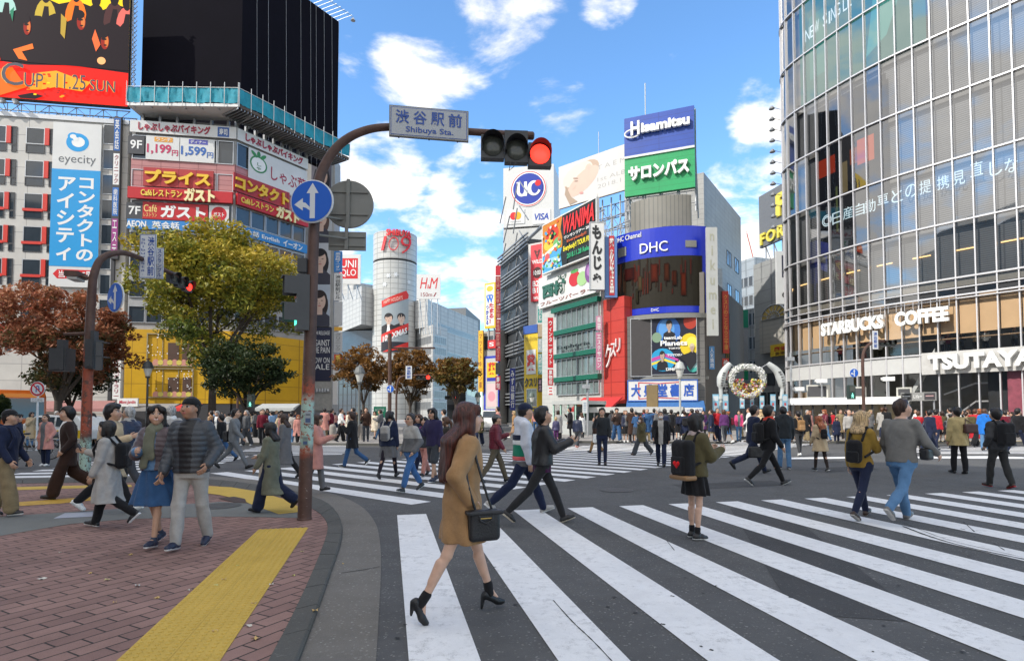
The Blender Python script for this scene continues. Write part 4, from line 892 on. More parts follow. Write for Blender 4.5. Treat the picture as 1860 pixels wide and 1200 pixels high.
art(root, f, a+.25, b-.25, z0+.4, z1-.3, [((.75, .76, .74), rc(0, 0, 1, 1)), ((.7, .5, .05), ell(.5, .9, .4, .07)), ((.1, .2, .5), rc(.2, .72, .8, .76))], .52); txt(root, f, a+.35, b-.4, z0+(z1-z0)*.56, z0+(z1-z0)*.72, 'W', (.02, .15, .6), .04, out=.56)
txt(root, f, a+.95, b-.3, z0+.8, z0+(z1-z0)*.55, 'たまる！', (.5, .02, .04), .04, out=.56, vertical=True); txt(root, f, a+.35, a+.9, z0+.6, z0+(z1-z0)*.5, 'つかえる', (.02, .05, .4), .04, out=.56, vertical=True)
f2 = flat(895, 915, 88); strips('vertical_sign', 0, f2, 900, 909, [(482, 500, (.55, .02, .04), '', WHITE)]+[(501+i*26, 526+i*26, (.30, .012, .03), s, (.6, .25, .2)) for i, s in enumerate(('居酒屋', '焼肉亭', '鳥料理', '宴会場', '飲放題', 'カラオケ'))]+[(658, 680, (.04, .04, .045), '', WHITE), (682, 708, (.4, .02, .05), '寿司', WHITE)], label='tall dark red strip of stacked restaurant signs beside the lattice building')
r, f, zt = bl('lattice_building', 'dark building wrapped in grey horizontal louvres and diagonal braces', 909, 98, 964, 84, 456, mat('dark_core', (.045, .05, .055), .5), 18)
mb = MB()
for i in range(int(zt/.55)):
 if i % 7 < 4: f.box(mb, -.1, f.L+.1, 3+i*.55, 3+i*.55+.2, .35, .6)
mb.build('louvres', mat('louvre_grey', (.24, .25, .26), .5, .2), r)
mb = MB()
for k in range(9):
 z = 3+k*3.85; mb.tube([f.pt(.3+(k % 2)*2, z, .2), f.pt(3.6+(k % 2)*2, z+3.4, .2)], .1, 5); mb.tube([f.pt(f.L-.4, z, .2), f.pt(f.L-4.4, z+3.4, .2)], .1, 5); mb.tube([f.pt(f.L*.5, z, .2), f.pt(f.L*.5+2, z+3.4, .2)], .1, 5)
mb.build('braces', mat('louvre_grey', (.24, .25, .26)), r)
fS = Fac(f.pt(f.L, 0).xy, (f.pt(f.L, 0)+Vector((3.2, .4, 0))).xy); band(r, fS, 0, 3.1, 0, zt-1, mG('pale_wall', (.45, .45, .44)), 'side_wall', .05, -.3)
mb = MB(); mb.tube([f.pt(.2, zt, 0), f.pt(2.5, zt+1.8, -2), f.pt(f.L, zt+2.2, -2)], .25, 6); mb.build('roof_rail', mat('louvre_grey', (.24, .25, .26)), r)
fU = fac_px(914, 106, 1007, 104); r = building('card_tower', 'white tower topped by a box bearing a round blue UC emblem', 'tower', fU.pt(4, 0))
fUl = Fac((fU.A-fU.U*1.3-fU.N*9).xy, fU.A.xy); zt, zl = Z(fU, 914, 306), Z(fU, 914, 414)
cor = tiles('white_corrugated', (.52, .52, .50), (.50, .50, .485), .5, 6, (.5, .5, .48), .06, .5)
P = [fU.A, fU.A+fU.U*fU.L, fU.A+fU.U*fU.L-fU.N*9, fU.A-fU.N*9-fU.U*1.3]; walls(r, P, 0, zl-.35, cor); walls(r, P, zl, zt, mat('card_box', (.58, .58, .57), .5, var=.05), 'sign_box')
u, z = fU.uz(960, 343); R_ = 33.5/FP*105; Bl = (.02, .045, .33)
art(r, fU, u-R_, u+R_, z-R_, z+R_, [(WHITE, ell(.5, .5, .5, .5, 36)), (RED, ell(.5, .5, .485, .485, 36)), (WHITE, ell(.5, .5, .46, .46, 36)), (Bl, ell(.5, .5, .43, .43, 36)), (WHITE, rc(.17, .45, .28, .7)), (WHITE, ell(.31, .45, .14, .16, 20, 180, 360)), (WHITE, rc(.36, .3, .46, .7)), (Bl, ell(.32, .46, .06, .1)), (Bl, rc(.26, .46, .38, .72)), (WHITE, ell(.66, .5, .19, .21, 24)), (Bl, ell(.68, .5, .1, .15)), (Bl, [(.68, .5), (.9, .62), (.9, .4)]), (RED, ell(.77, .63, .085, .085, 18))], .1, 'emblem', step=.012)
for x0, x1 in ((921, 953), (968, 1000)):
 u0, u1, z0, z1 = fU.rect(x0, 382, x1, 408); band(r, fU, u0, u1, z0, z1, M_white, 'card_panel', .12)
 if x0 == 921: art(r, fU, u0, u1, z0, z1, [((.6, .02, .03), ell(.38, .55, .2, .27)), ((.75, .4, .02), ell(.62, .55, .2, .27)), ((.75, .2, .02), ell(.5, .55, .08, .2)), ((.4, .4, .4), rc(.2, .12, .8, .18))], .14, 'card_logo')
 else: txt(r, fU, u0+.3, u1-.3, z0+.7, z1-.7, 'VISA', (.02, .06, .35), .03, out=.14, shear=.2)
ul = fUl.L*.5; zc = Z(fU, 914, 345); art(r, fUl, ul-3.3, ul+3.3, zc-3.3, zc+3.3, [(RED, ell(.5, .5, .5, .5, 30)), (WHITE, ell(.5, .5, .47, .47, 30)), (Bl, ell(.5, .5, .43, .43, 30)), (WHITE, rc(.2, .32, .3, .7)), (WHITE, rc(.38, .32, .48, .7)), (WHITE, rc(.2, .3, .48, .42)), (WHITE, ell(.68, .5, .17, .2)), (Bl, ell(.7, .5, .1, .14))], .1, 'emblem', step=.012)
r, f, zt = bl('white_shop_building', 'white shop building with a tall red animal banner above the yellow drugstore', 960, 82, 1000, 80, 440, mG('white_wall', (.55, .55, .53)))
root, a, b, z0, z1 = board('red_banner', 'tall red banner with a white fox head outline and floor list', f, (964, 446, 988, 548), mat('red_banner', (.58, .03, .045), .5), [(.15, .14, .85, .24, 'B1F', WHITE, {}), (.15, .26, .85, .36, 'B2F', WHITE, {}), (.1, .66, .9, .73, 'WILD', WHITE, {}), (.2, .03, .8, .08, 'WILD', WHITE, {})], .4)
art(root, f, a, b, z0, z1, [((.05, .01, .01), ell(.5, .5, .32, .1)), ((.1, .02, .02), [(.25, .9), (.5, .74), (.75, .9), (.6, .9), (.5, .86), (.4, .9)]), ((.58, .03, .045), ell(.5, .84, .06, .015))], .42); txt(root, f, a+.5, b-.5, z0+(z1-z0)*.46, z0+(z1-z0)*.54, '10:00', WHITE, .01, out=.45)
r, f, zt = bl('yellow_drugstore', 'yellow and blue drugstore front with a big red character', 952, 79, 977, 77, 592, mat('drug_yellow', (.66, .46, .02), .5, var=.06))
band(r, f, -.02, f.L+.02, zt-1.0, zt+.1, mat('drug_blue', (.03, .09, .35), .4), 'blue_cap', .12)
u0, u1, z0, z1 = f.rect(957, 636, 974, 680); art(r, f, u0, u1, z0, z1, [((.6, .6, .58), rc(0, 0, 1, 1))], .08, 'white_panel'); txt(r, f, u0+.1, u1-.1, z0+.5, z1-.6, '薬', (.6, .03, .02), .05, out=.12)
u0, u1, z0, z1 = f.rect(954, 686, 976, 703); txt(r, f, u0, u1, z0, z1, 'クスリ', (.03, .03, .03), .05, out=.12); u0, u1, z0, z1 = f.rect(955, 612, 976, 620); txt(r, f, u0, u1, z0, z1, 'Medicine', (.25, .2, .02), .0, out=.12)
u0, u1, z0, z1 = f.rect(957, 706, 975, 738); window(r, f, u0, z0, u1-u0, z1-z0, M_frame, mull=(1, 1))
strips('strip_sign', 0, flat(970, 1000, 76), 977, 985, [(556, 586, (.05, .35, .3), '衣料', WHITE), (588, 612, (.5, .4, .28), '', WHITE), (614, 640, (.35, .45, .45), '歯科', WHITE), (642, 680, (.2, .38, .36), 'スポーツ', WHITE), (686, 712, (.03, .03, .035), '本店', (.6, .4, .5))], label='thin strip of green and beige tenant signs right of the yellow drugstore')
strips('vertical_sign', 0, flat(920, 945, 80), 926, 936, [(668, 745, (.02, .035, .22), 'みずほ銀行', WHITE)], label='dark blue vertical bank sign at the foot of the lattice building')
gB = at(1092, 700, 53); gd = Vector((-.486, .874, 0))
for t in np.linspace(4, 16, 200):
 if 930+FP*(gB.x+gd.x*t)/(gB.y+gd.y*t) <= 985: break
fG = Fac((gB+gd*t).xy, gB.xy); r = building('green_banded_store', 'white store with dark green bands and glass fronts beside the red wall', loc=fG.pt(fG.L/2, 0)); gz = lambda y: fG.uz(1085, y)[1]
zt = gz(452); walls(r, back(fG, 16), 0, zt, tiles('store_tiles', (.56, .56, .53), (.53, .53, .5), .9, .45, (.42, .42, .4), .02, .5, .1, (-.486, .874)))
M_gb = mat('green_band', (.006, .115, .07), .4, var=.08); ug = fG.uz(1013, 600)[0]
for y in (541, 587, 634, 680): band(r, fG, ug-.6, fG.L+.05, gz(y+8), gz(y-1), M_gb, 'green_band', .45)
for y0, y1 in ((549, 586), (596, 633), (643, 679), (690, 715)):
 window(r, fG, ug, gz(y1), fG.L-ug-.1, gz(y0)-gz(y1), M_frame, mat('curtained_glass', (.17, .22, .22), .08, 0, .3, .8, spec=.8), proud=.2, mull=(7, 0), t=.08, name='window')
u0, z0 = fG.uz(1016, 638, .3); u1, z1 = fG.uz(1075, 615, .3); txt(r, fG, u0, u1, gz(627), gz(618), 'Euphoria', (.02, .03, .03), .0, .1, .5)
zA, zB = gz(533), gz(470)
root, a, b, z0, z1, o = panel('store_sign', 'white store sign of dark green characters with a printed red strawberry', fG, (.1, fG.L-.1, zA, zB), M_white, .5, .4, px=False)
txt(root, fG, 1.0, fG.L*.52, z0+.9, z1-.9, '西村', (.03, .12, .08), .05, .1, .52); txt(root, fG, fG.L*.53-1.5, fG.L*.53, z1-.9, z1-.5, 'フルーツ', (.03, .12, .08), .0, .05, .52); txt(root, fG, .5, fG.L-.4, z0+.2, z0+.6, 'フルーツパーラー', (.35, .12, .1), .0, .03, .52)
art(root, fG, fG.L*.56, fG.L*.98, z0+.7, z1-.1, [((.55, .03, .04), ell(.25, .5, .22, .3)), ((.1, .35, .1), ell(.25, .8, .15, .08)), ((.35, .55, .25), ell(.55, .4, .2, .28)), ((.2, .08, .25), ell(.82, .55, .17, .4)), ((.4, .2, .45), ell(.82, .6, .1, .2))], .53)
root, a, b, z0, z1, o = panel('rooftop_billboard', 'black rooftop billboard with red WANIMA letters and tour dates', fG, (986, 411, 1083, 497), mat('poster_black', (.018, .02, .018), .5), 1.1, .3, frame=(.12, M_white))
hz = z1-z0; wd = b-a
S = [((.55, .2, .02), rc(0, 0, .4, 1)), ((.08, .35, .6), rc(0, 0, .4, .38)), ((.6, .05, .02), ell(.2, .72, .13, .2)), ((.75, .5, .05), ell(.13, .55, .1, .12)), ((.02, .02, .02), ell(.2, .72, .05, .1)), ((.15, .4, .15), ell(.3, .5, .08, .12)), ((.3, .55, .7), ell(.2, .15, .15, .1)), ((.75, .7, .6), [(.05, .4), (.38, .55), (.36, .48), (.05, .3)]), ((.7, .1, .1), ell(.1, .3, .05, .08)), ((.018, .02, .018), [(.4, 0), (.37, .25), (.42, .5), (.37, .75), (.41, 1), (.5, 1), (.5, 0)])]
rs2 = random.Random(9)
for i in range(40): x, y = rs2.uniform(.01, .36), rs2.uniform(.02, .95); S.append((rs2.choice([(.7, .1, .03), (.75, .55, .05), (.05, .3, .6), (.8, .75, .7), (.1, .4, .1)]), ell(x, y, .022, .03, 6)))
art(root, fG, a, b, z0, z1, S, 1.12)
for x0, x1, y0, y1, s, c, sh in ((.43, .98, .60, .95, 'WANIMA', (.7, .03, .03), .25), (.45, .95, .50, .56, 'ワンマンツアー 2018', WHITE, 0), (.5, .85, .40, .47, 'Everybody!!', (.55, .1, .02), 0), (.43, .99, .24, .37, 'Everybody!! TOUR FINAL', (.8, .7, .02), 0), (.5, .98, .10, .2, '2018.11.28 Release!', (.03, .35, .15), 0)):
 txt(root, fG, a+wd*x0, a+wd*x1, z0+hz*y0, z0+hz*y1, s, c, .03, out=1.2, shear=sh)
mb = MB(); f_ = fG.shift(-.5)
for k in range(3): truss(mb, f_.pt(.3, zt, -k*2), f_.pt(fG.L, zt, -k*2), z1-zt-.5, 8, .06)
mb.build('support', M_steel, root)
strips('vertical_sign', 0, flat(990, 1010, 54.5), 995, 1005, [(576, 668, (.50, .012, .02), 'ウィンターギフト', WHITE), (670, 700, (.42, .012, .02), '果物店', WHITE), (702, 718, (.75, .74, .72), '三', RED)], label='red vertical gift sign with white kana at the store corner')
fK = flat(1068, 1140, 51.5); root, a, b, z0, z1 = board('kana_sign', 'white vertical sign with huge brushed black kana', fK, (1072, 404, 1097, 525), M_white, [(.12, .05, .88, .96, 'もんじゃ', (.015, .015, .015), dict(vertical=True, bold=.05))], .3, .5, frame=(.05, M_frame))
board('red_blue_sign', 'blue vertical sign carrying a red strip of characters beside the round screen', fK, (1099, 430, 1121, 540), mat('sign_blue', (.10, .2, .45), .5), [], 0, .5)
root = bpy.data.objects['red_blue_sign']; u0, u1, z0, z1 = fK.rect(1106, 428, 1116, 536, .05); art(root, fK, u0, u1, z0, z1, [((.5, .03, .04), rc(0, 0, 1, 1))], .03); txt(root, fK, u0+.05, u1-.05, z0+.2, z1-.2, '薬化粧品', (.75, .7, .65), .03, out=.06, vertical=True)
M_rw = tiles('red_wall_tile', (.50, .05, .035), (.47, .045, .035), 1.6, 1.1, (.28, .02, .015), .03, .45)
fW = fac_px(1096, 53.2, 1135, 51); r = building('red_wall_building', 'narrow building with a plain red wall of white drug lettering', loc=fW.pt(1, 0)); zt = Z(fW, 1115, 541); walls(r, back(fW, 9), 2.5, zt, M_rw)
walls(r, back(fW, 8), 0, 2.48, M_dark, 'shopfront'); walls(r, back(fac_px(1096, 55, 1126, 54), 9), zt, Z(fK, 1099, 425), mG('grey_wall3', (.36, .36, .35)), 'upper_wall')
for s, x0, y0, x1, y1 in (('ク', 1102, 626, 1113, 668), ('ス', 1112, 624, 1121, 648), ('リ', 1121, 615, 1129, 640)):
 u0, u1, z0, z1 = fW.rect(x0, y0, x1, y1); txt(r, fW, u0, u1, z0, z1, s, WHITE, -.005, .15, .1)
strips('vertical_sign', 0, flat(1075, 1100, 52.5), 1083, 1093, [(573, 600, (.55, .25, .35), '美容', WHITE), (603, 672, (.5, .18, .28), 'エステサロン', WHITE)], label='pink vertical salon sign squeezed between store and red wall')
aL, aR = at(1120, 700, 54), at(1279, 700, 50.5); fD = Arc(aL.xy, aR.xy, 1.5); r = building('curved_screen_building', 'corner building with a curved blue screen above the bookshop', loc=aR.xy.to_3d())
zq = lambda y, x=1190: fD.uz(x, y)[1]
M_gc = mat('grey_cladding', (.20, .20, .185), .7, var=.15, vs=.6)
arcp = [fD.pt(fD.L*i/16, 0, -.3).xy for i in range(17)]; bk = [Vector(aR.xy)+Vector((5.5, 15)), Vector(aL.xy)+Vector((4, 14))]
walls(r, arcp+bk, 0, zq(415), M_gc); zt2 = zq(348)
mtw = tiles('tower_ribs', (.225, .215, .185), (.215, .205, .175), .35, 9, (.15, .15, .13), .05, .6)
arcp2 = [fD.pt(fD.L*(.1+.86*i/16), 0, -1.2).xy for i in range(17)]; walls(r, arcp2+[Vector(aR.xy)+Vector((3.5, 14)), Vector(aL.xy)+Vector((4, 12))], zq(414), zt2, mtw, 'roof_tower')
mb = MB()
for x in (1200, 1214, 1229, 1244): u = fD.uz(x, 408)[0]; fD.box(mb, u, u+.45, zq(412), zq(406), -1.19, -1.1)
mb.build('vents', M_dark, r)
sc_ = thing('curved_screen', 'curved blue DHC video screen glowing dull red on the corner building', 'screen', fD.pt(fD.L/2, zq(570)))
M_dhc = mat('dhc_blue', (.01, .028, .42), .3, var=.05); zb, ztp = zq(571), zq(417)
mb = MB(); fD.box(mb, 0, fD.L, zb, ztp, -.3, .55); mb.build('surround', M_dhc, sc_)
us, ue = fD.L*.035, fD.L*.955; zs0, zs1 = zq(559), zq(470)
mb = MB(); fD.box(mb, us, ue, zs0, zs1, .5, .58); mb.build('display', mat('led_black', (.022, .019, .013), .5, spec=.15), sc_)
S = []; rs2 = random.Random(3)
for i in range(60): x = rs2.uniform(.1, .9); hgt = rs2.uniform(.1, .5); y = rs2.uniform(.2, .8-hgt*.4); S.append((rs2.choice([(.035, .006, .004), (.018, .009, .005), (.05, .008, .004), (.016, .014, .009), (.014, .008, .006)]), [(x, y), (x+.012, y+.01), (x+.014, y+hgt), (x+.002, y+hgt)]))
for x, y, w2, h2, c in ((.49, .5, .07, .36, (.42, .05, .015)), (.78, .2, .05, .45, (.38, .05, .01)), (.2, .6, .12, .25, (.2, .02, .012)), (.36, .35, .04, .3, (.3, .2, .08)), (.62, .5, .05, .35, (.25, .06, .02)), (.7, .4, .04, .3, (.2, .04, .01)), (.33, .1, .03, .3, (.1, .08, .03))):
 for k in range(5): S.append((tuple(v*(.05+.018*k) for v in c), rc(x+w2*k*.08, y+h2*k*.07, x+w2*(1-k*.08), y+h2*(1-k*.03))))
art(sc_, fD, us, ue, zs0, zs1, S, .60, 'picture', M_led, .001)
def D(x): return fD.uz(x, 480)[0]
txt(sc_, fD, D(1168), D(1213), zq(461), zq(443), 'DHC', WHITE, .0, .1, .58); txt(sc_, fD, D(1128), D(1170), zq(438, 1148), zq(429, 1148), 'DHC Channel', WHITE, 0, .05, .58); txt(sc_, fD, D(1185), D(1198), zq(567.5), zq(562), 'DHC', WHITE, 0, .0, .6)
for x0, x1, y0, y1 in ((1132, 1145, 454, 470), (1242, 1260, 440, 452)): mb = MB(); fD.box(mb, D(x0), D(x1), zq(y1, x0), zq(y0, x0), .5, .62); mb.build('vent_panel', M_gc, sc_)
mb = MB(); fD.box(mb, -.1, fD.L+.1, zb-.5, zb-.1, -.2, .9); fD.box(mb, .1, fD.L, zq(690), zq(684), -.2, .7); mb.build('ledge', M_gc, r)
fB = fac_px(1139, 51.2, 1281, 49.6)
walls(r, back(fB, 6), 0, fB.uz(1200, 573)[1], tiles('dark_tiles', (.16, .155, .145), (.15, .145, .135), 1.0, .6, (.09, .09, .09), .03, .5), 'lower_wall')
board('blank_panel', 'blank dark brown panel beside the planet poster', fB, (1146, 580, 1183, 683), mat('brown_panel', (.05, .045, .045), .6), [], .2, .15, frame=(.06, M_frame))
root, a, b, z0, z1 = board('poster', 'colourful planet poster reading teamLab Planets under the curved screen', fB, (1183, 576, 1265, 680), mat('poster_black', (.018, .02, .018)), [], .22, .15, frame=(.05, M_frame))
S = [((.012, .014, .03), rc(0, 0, 1, 1)), ((.04, .16, .5), ell(.38, .75, .27, .25)), ((.1, .3, .65), ell(.34, .78, .18, .17)), ((.4, .04, .02), ell(.87, .9, .15, .13)), ((.7, .52, .02), ell(.85, .5, .22, .2)), ((.8, .68, .1), ell(.9, .54, .12, .1)), ((.2, .3, .2), ell(.12, .64, .11, .09)), ((.02, .3, .55), ell(.25, .25, .28, .2)), ((.5, .06, .3), [(0, .28), (.3, .36), (.6, .26), (.6, .22), (.3, .3), (0, .22)]), ((.75, .6, .05), [(0, .2), (.3, .27), (.6, .18), (.6, .15), (.3, .23), (0, .16)]), ((.05, .35, .3), ell(.92, .14, .13, .11)), ((.3, .5, .5), ell(.94, .16, .07, .06))]
for cx, cy, s in ((.4, .84, .3), (.24, .32, .26), (.9, .45, .22)): S += [(c, [(x, y*1.0) for x, y in p]) for c, p in portrait(cx, cy, s, (.45, .33, .26), (.02, .02, .02) if cx < .8 else (.6, .5, .35), (.015, .015, .02))]
S += [((.015, .015, .02), [(.6, .3), (.9, .38), (1, .2), (.85, .05), (.75, .2)])]
art(root, fB, a, b, z0, z1, S, .24)
for x0, x1, y0, y1, s in ((.28, .68, .6, .66, 'teamLab'), (.2, .8, .49, .58, 'Planets'), (.38, .64, .43, .46, 'TOKYO'), (.35, .68, .31, .35, 'TOYOSU'), (.32, .56, .06, .11, 'DMM')): txt(root, fB, a+(b-a)*x0, a+(b-a)*x1, z0+(z1-z0)*y0, z0+(z1-z0)*y1, s, WHITE, .03, out=.34)
root, a, b, z0, z1 = board('bookshop_sign', 'white bookshop sign with five big blue characters', fB, (1141, 692, 1266, 727), M_white, [(.04+.192*i, .18, .04+.192*i+.15, .84, c, (.02, .09, .42), dict(bold=.03)) for i, c in enumerate('大盛堂書店')], .6, .3, frame=(.08, mat('sign_blue2', (.03, .12, .45), .4)))
art(root, fB, a, b, z0, z1, [((.6, .05, .05), p) for p in ([(.15, .1), (.15, .9), (.165, .9), (.165, .1)], [(.74, .1), (.74, .9), (.755, .9), (.755, .1)], [(.15, .1), (.45, .16), (.755, .1), (.755, .06), (.45, .12), (.15, .06)], [(.15, .94), (.45, .88), (.755, .94), (.755, .9), (.45, .84), (.15, .9)])], .62)
def awning(name, label, f, x0, x1, y0, y1, m, depth, out=.3):
 u0, u1, za, zb = f.rect(x0, y0, x1, y1); mb = MB(); a, b = f.pt(u0, zb, out), f.pt(u1, zb, out); c, d = f.pt(u1, za, out+depth), f.pt(u0, za, out+depth); dn = Vector((0, 0, -.28))
 mb.add([a, b, c, d, d+dn, c+dn, a+dn*.3, b+dn*.3], [(3, 2, 1, 0), (4, 5, 2, 3), (4, 3, 0, 6), (5, 7, 1, 2), (6, 7, 5, 4)]); o = mb.build(name, m); return tag(o, label, 'awning')
awning('awning', 'blue sloping awning under the bookshop sign', fB, 1139, 1278, 728, 741, mat('blue_canvas', (.04, .14, .36), .8, var=.1), 1.5)
awning('awning', 'red sloping awning under the red drugstore wall', fac_px(1060, 54, 1135, 51), 1064, 1134, 722, 742, mat('red_canvas', (.50, .03, .03), .8, var=.1), 2.0)
board('fascia_sign', 'white low fascia with blue stripe reading ACKLANDON over the shop front', fB, (1205, 740, 1276, 749), M_white, [(.02, .2, .55, .85, 'ACKL AGOON', (.05, .08, .25), {}), (.6, .25, .98, .75, 'since 1970', (.1, .12, .3), dict(bold=0))], 2.0, .1)
e0 = fB.pt(fB.L, 0); fF = Fac(e0.xy, at(1352, 700, 66).xy); walls(r, back(fF, 6), 0, Z(fD, 1190, 500), mG('brown_flank', (.15, .135, .12)), 'flank_wall')
for z in (6.5, 10): window(r, fF, fF.L*.45, z, 2.2, 1.8, M_dframe, mull=(1, 0))
strips('vertical_sign', 0, flat(1275, 1310, 49.2), 1283, 1304, [(412, 610, (.45, .46, .44), 'nikumei', (.36, .36, .28))], label='tall pale vertical sign of faint letters hanging right of the curved screen', out=.8)
strips('vertical_sign', 0, flat(1285, 1300, 51), 1288, 1298, [(628, 671, (.08, .27, .55), '人気焼肉', WHITE)], label='light blue vertical sign low on the brown flank wall')
strips('vertical_sign', 0, flat(1305, 1330, 56), 1312, 1324, [(528, 642, (.50, .04, .02), 'クスリのことなら三千里', (.75, .35, .05)), (650, 690, (.55, .05, .03), '焼肉', WHITE), (692, 722, (.04, .04, .045), '牛繁', WHITE)], label='tall red and orange vertical medicine sign at the mouth of the side street')
fHs = fac_px(1134, 60, 1262, 57.3); root, a, b, z0, z1 = board('rooftop_sign', 'tall blue over green rooftop sign reading Hisamitsu', fHs, (1134, 217, 1262, 358), tiles('sign_green', (.006, .32, .10), (.006, .31, .095), 9, .55, (.004, .2, .06), .02, .4), [], .1, .5)
zm = Z(fHs, 1134, 289); mb = MB(); fHs.box(mb, a, b, zm+.12, z1, .08, .2); mb.build('blue_panel', tiles('sign_navy', (.015, .065, .36), (.015, .06, .345), 9, .55, (.01, .035, .2), .02, .4), root); mb = MB(); fHs.box(mb, a, b, zm-.1, zm+.12, .08, .24); mb.build('divider', M_white, root)
zh = lambda y: Z(fHs, 1134, y)
txt(root, fHs, a+1.8, b-.4, zh(252), zh(235), 'isamitsu', WHITE, .045, .35, .3); txt(root, fHs, a+.75, a+1.65, zh(254), zh(229), 'H', WHITE, .03, .35, .3)
mb = MB(); pts = [fHs.pt(a+.9+.8*math.cos(t)*1.0, zh(249)+.42*math.sin(t), .45) for t in np.linspace(.7, 5.6, 14)]; mb.tube(pts, .09, 5); mb.build('raised_letters', wc(WHITE, 'lettering'), root)
txt(root, fHs, a+.45, b-.5, zh(334), zh(308), 'サロンパス', WHITE, .05, .35, .15)
mb = MB()
for k in range(5): u = a+(b-a)*k/4; mb.tube([fHs.pt(u, z0-2.2, -.6), fHs.pt(u, z1, -.6)], .1, 5); mb.tube([fHs.pt(u, z0-2.2, -3), fHs.pt(u, z0+4, -.6)], .08, 5)
truss(mb, fHs.pt(a, z0-1.4, -.3), fHs.pt(b, z0-1.4, -.3), 1.2, 8, .06); mb.build('support', M_steel, root)
mb = MB(); mb.tube([fHs.pt(b-5, z1, -1), fHs.pt(b-5, z1+4, -1)], .05, 5); mb.build('mast', M_steel, root)
fTa = fac_px(1015, 68, 1138, 62); root, a, b, z0, z1 = board('rooftop_billboard', 'pale rooftop billboard with a soft portrait and serif album lettering', fTa, (1015, 304, 1137, 380), M_white, [(.6, .62, 1.0, .72, 'TAEM', (.35, .34, .34), dict(bold=-.01, spacing=1.5)), (.6, .36, 1.0, .45, '1st ALB', (.35, .34, .34), dict(bold=-.01)), (.6, .2, 1.0, .29, '2018.11', (.35, .34, .34), dict(bold=-.01))], .1, .3)
sk = (.60, .44, .36); art(root, fTa, a, b, z0, z1, [((.58, .565, .545), rc(0, 0, 1, 1)), ((.45, .33, .25), ell(.36, .62, .22, .34, rot=-35)), ((.66, .58, .5), ell(.3, .68, .2, .28, rot=-35)), (sk, ell(.38, .48, .17, .34, rot=-35)), (sk, ell(.47, .75, .05, .09)), ((.6, .42, .35), ell(.475, .74, .025, .05)), ((.3, .2, .16), ell(.27, .6, .05, .015, rot=-30)), ((.25, .17, .14), ell(.28, .53, .035, .012, rot=-25)), ((.6, .28, .26), ell(.36, .22, .035, .025, rot=-40)), ((.56, .42, .34), ell(.25, .4, .02, .05, rot=-30)), ((.36, .27, .2), [(.12, .5), (.2, .2), (.3, .05), (.18, .02), (.1, .3)]), ((.58, .565, .545), [(.3, 0), (.52, .2), (.6, .1), (.6, 0)])], .12)
mb = MB();
for i in range(7):
 u = b-7+i*1.15; mb.tube([fTa.pt(u, z0-6.5, -.8), fTa.pt(u, z0, -.8)], .09, 5)
for k in range(4): truss(mb, fTa.pt(b-7, z0-6.5+k*1.6, -.8-k*.6), fTa.pt(b, z0-6.5+k*1.6, -.8-k*.6), 1.6, 7, .07)
mb.build('support', M_steel, root); mb = MB(); mb.tube([fTa.pt(b*.62, z1, 0), fTa.pt(b*.62, z1+2.5, 0)], .04, 5); mb.build('mast', M_steel, root)
# ================================================================== side street and buildings left of the glass store
r, f, zt = bl('grey_flank_building', 'tall grey tiled building behind the curved screen along the side street', 1283, 68, 1350, 84, 360, tiles('grey_tiles', (.36, .36, .35), (.34, .34, .33), 1.2, .6, (.25, .25, .25), .03), 10)
f.N_ = f.N; zs = [Z(f, 1320, y) for y in (640, 590, 540, 480)]
grid(r, f, [f.L*.55, f.L*.78], zs, 2.4, 2.0, M_dframe, mull=(1, 0))
for i, (xa, da, xb, db, yt, c) in enumerate([(1343, 112, 1374, 108, 470, (.36, .40, .43)), (1352, 88, 1378, 86, 560, (.34, .34, .33))]):
 r, f, zt = bl('side_street_building', ['blue-grey glass building at the end of the side street', 'small grey building low at the end of the side street'][i], xa, da, xb, db, yt, tiles('glass_tiles%d' % i, c, tuple(v*.9 for v in c), 1.3, 1.6, tuple(v*.6 for v in c), .06, .3), 10)
 grid(r, f, [f.L*.1+k*f.L*.28 for k in range(3)], list(np.arange(4, zt-2, 3.6)), f.L*.24, 1.9, M_frame)
strips('vertical_sign', 0, flat(1345, 1365, 80), 1350, 1359, [(562, 595, (.01, .22, .12), '', WHITE), (597, 660, (.3, .3, .3), '', WHITE), (662, 690, (.01, .3, .12), '', WHITE)], label='green and grey blank vertical sign deep in the side street')
r, f, zt = bl('clad_building', 'grey clad building with a golden fan window behind the heart arch', 1372, 72, 1440, 66, 468, tiles('grey_clad', (.36, .37, .37), (.345, .355, .355), 1.1, 1.5, (.24, .24, .25), .04, .5), 14)
mb = MB(); f.box(mb, f.L*.28, f.L+.3, Z(f, 1410, 640), Z(f, 1410, 572), -.1, .7); mb.build('rounded_bay', tiles('pale_block', (.42, .40, .36), (.4, .38, .345), .9, .5, (.3, .3, .28), .03), r)
u, z = f.uz(1415, 578); R_ = 2.1
mb = MB(); n = 14; vs = [f.pt(u, z, .8)]+[f.pt(u+R_*math.cos(t), z+R_*.75*math.sin(t), .72) for t in np.linspace(0, math.pi, n)]; mb.add(vs, [(0, i+1, i+2) for i in range(n-1)]); mb.build('fan_window', mat('fan_gold', (.50, .36, .1), .3), r)
mb = MB();
for t in np.linspace(0, math.pi, 9): mb.tube([f.pt(u, z, .84), f.pt(u+R_*math.cos(t), z+R_*.75*math.sin(t), .78)], .05, 4)
mb.tube([f.pt(u+R_*math.cos(t), z+R_*.75*math.sin(t), .76) for t in np.linspace(0, math.pi, 12)], .09, 5); mb.tube([f.pt(u+R_*.5*math.cos(t), z+R_*.38*math.sin(t), .8) for t in np.linspace(0, math.pi, 10)], .05, 5); mb.build('fan_bars', M_frame, r)
grid(r, f, [f.L*.1, f.L*.35, f.L*.62], [Z(f, 1400, 700), Z(f, 1400, 735)], 1.3, 1.5, M_dframe)
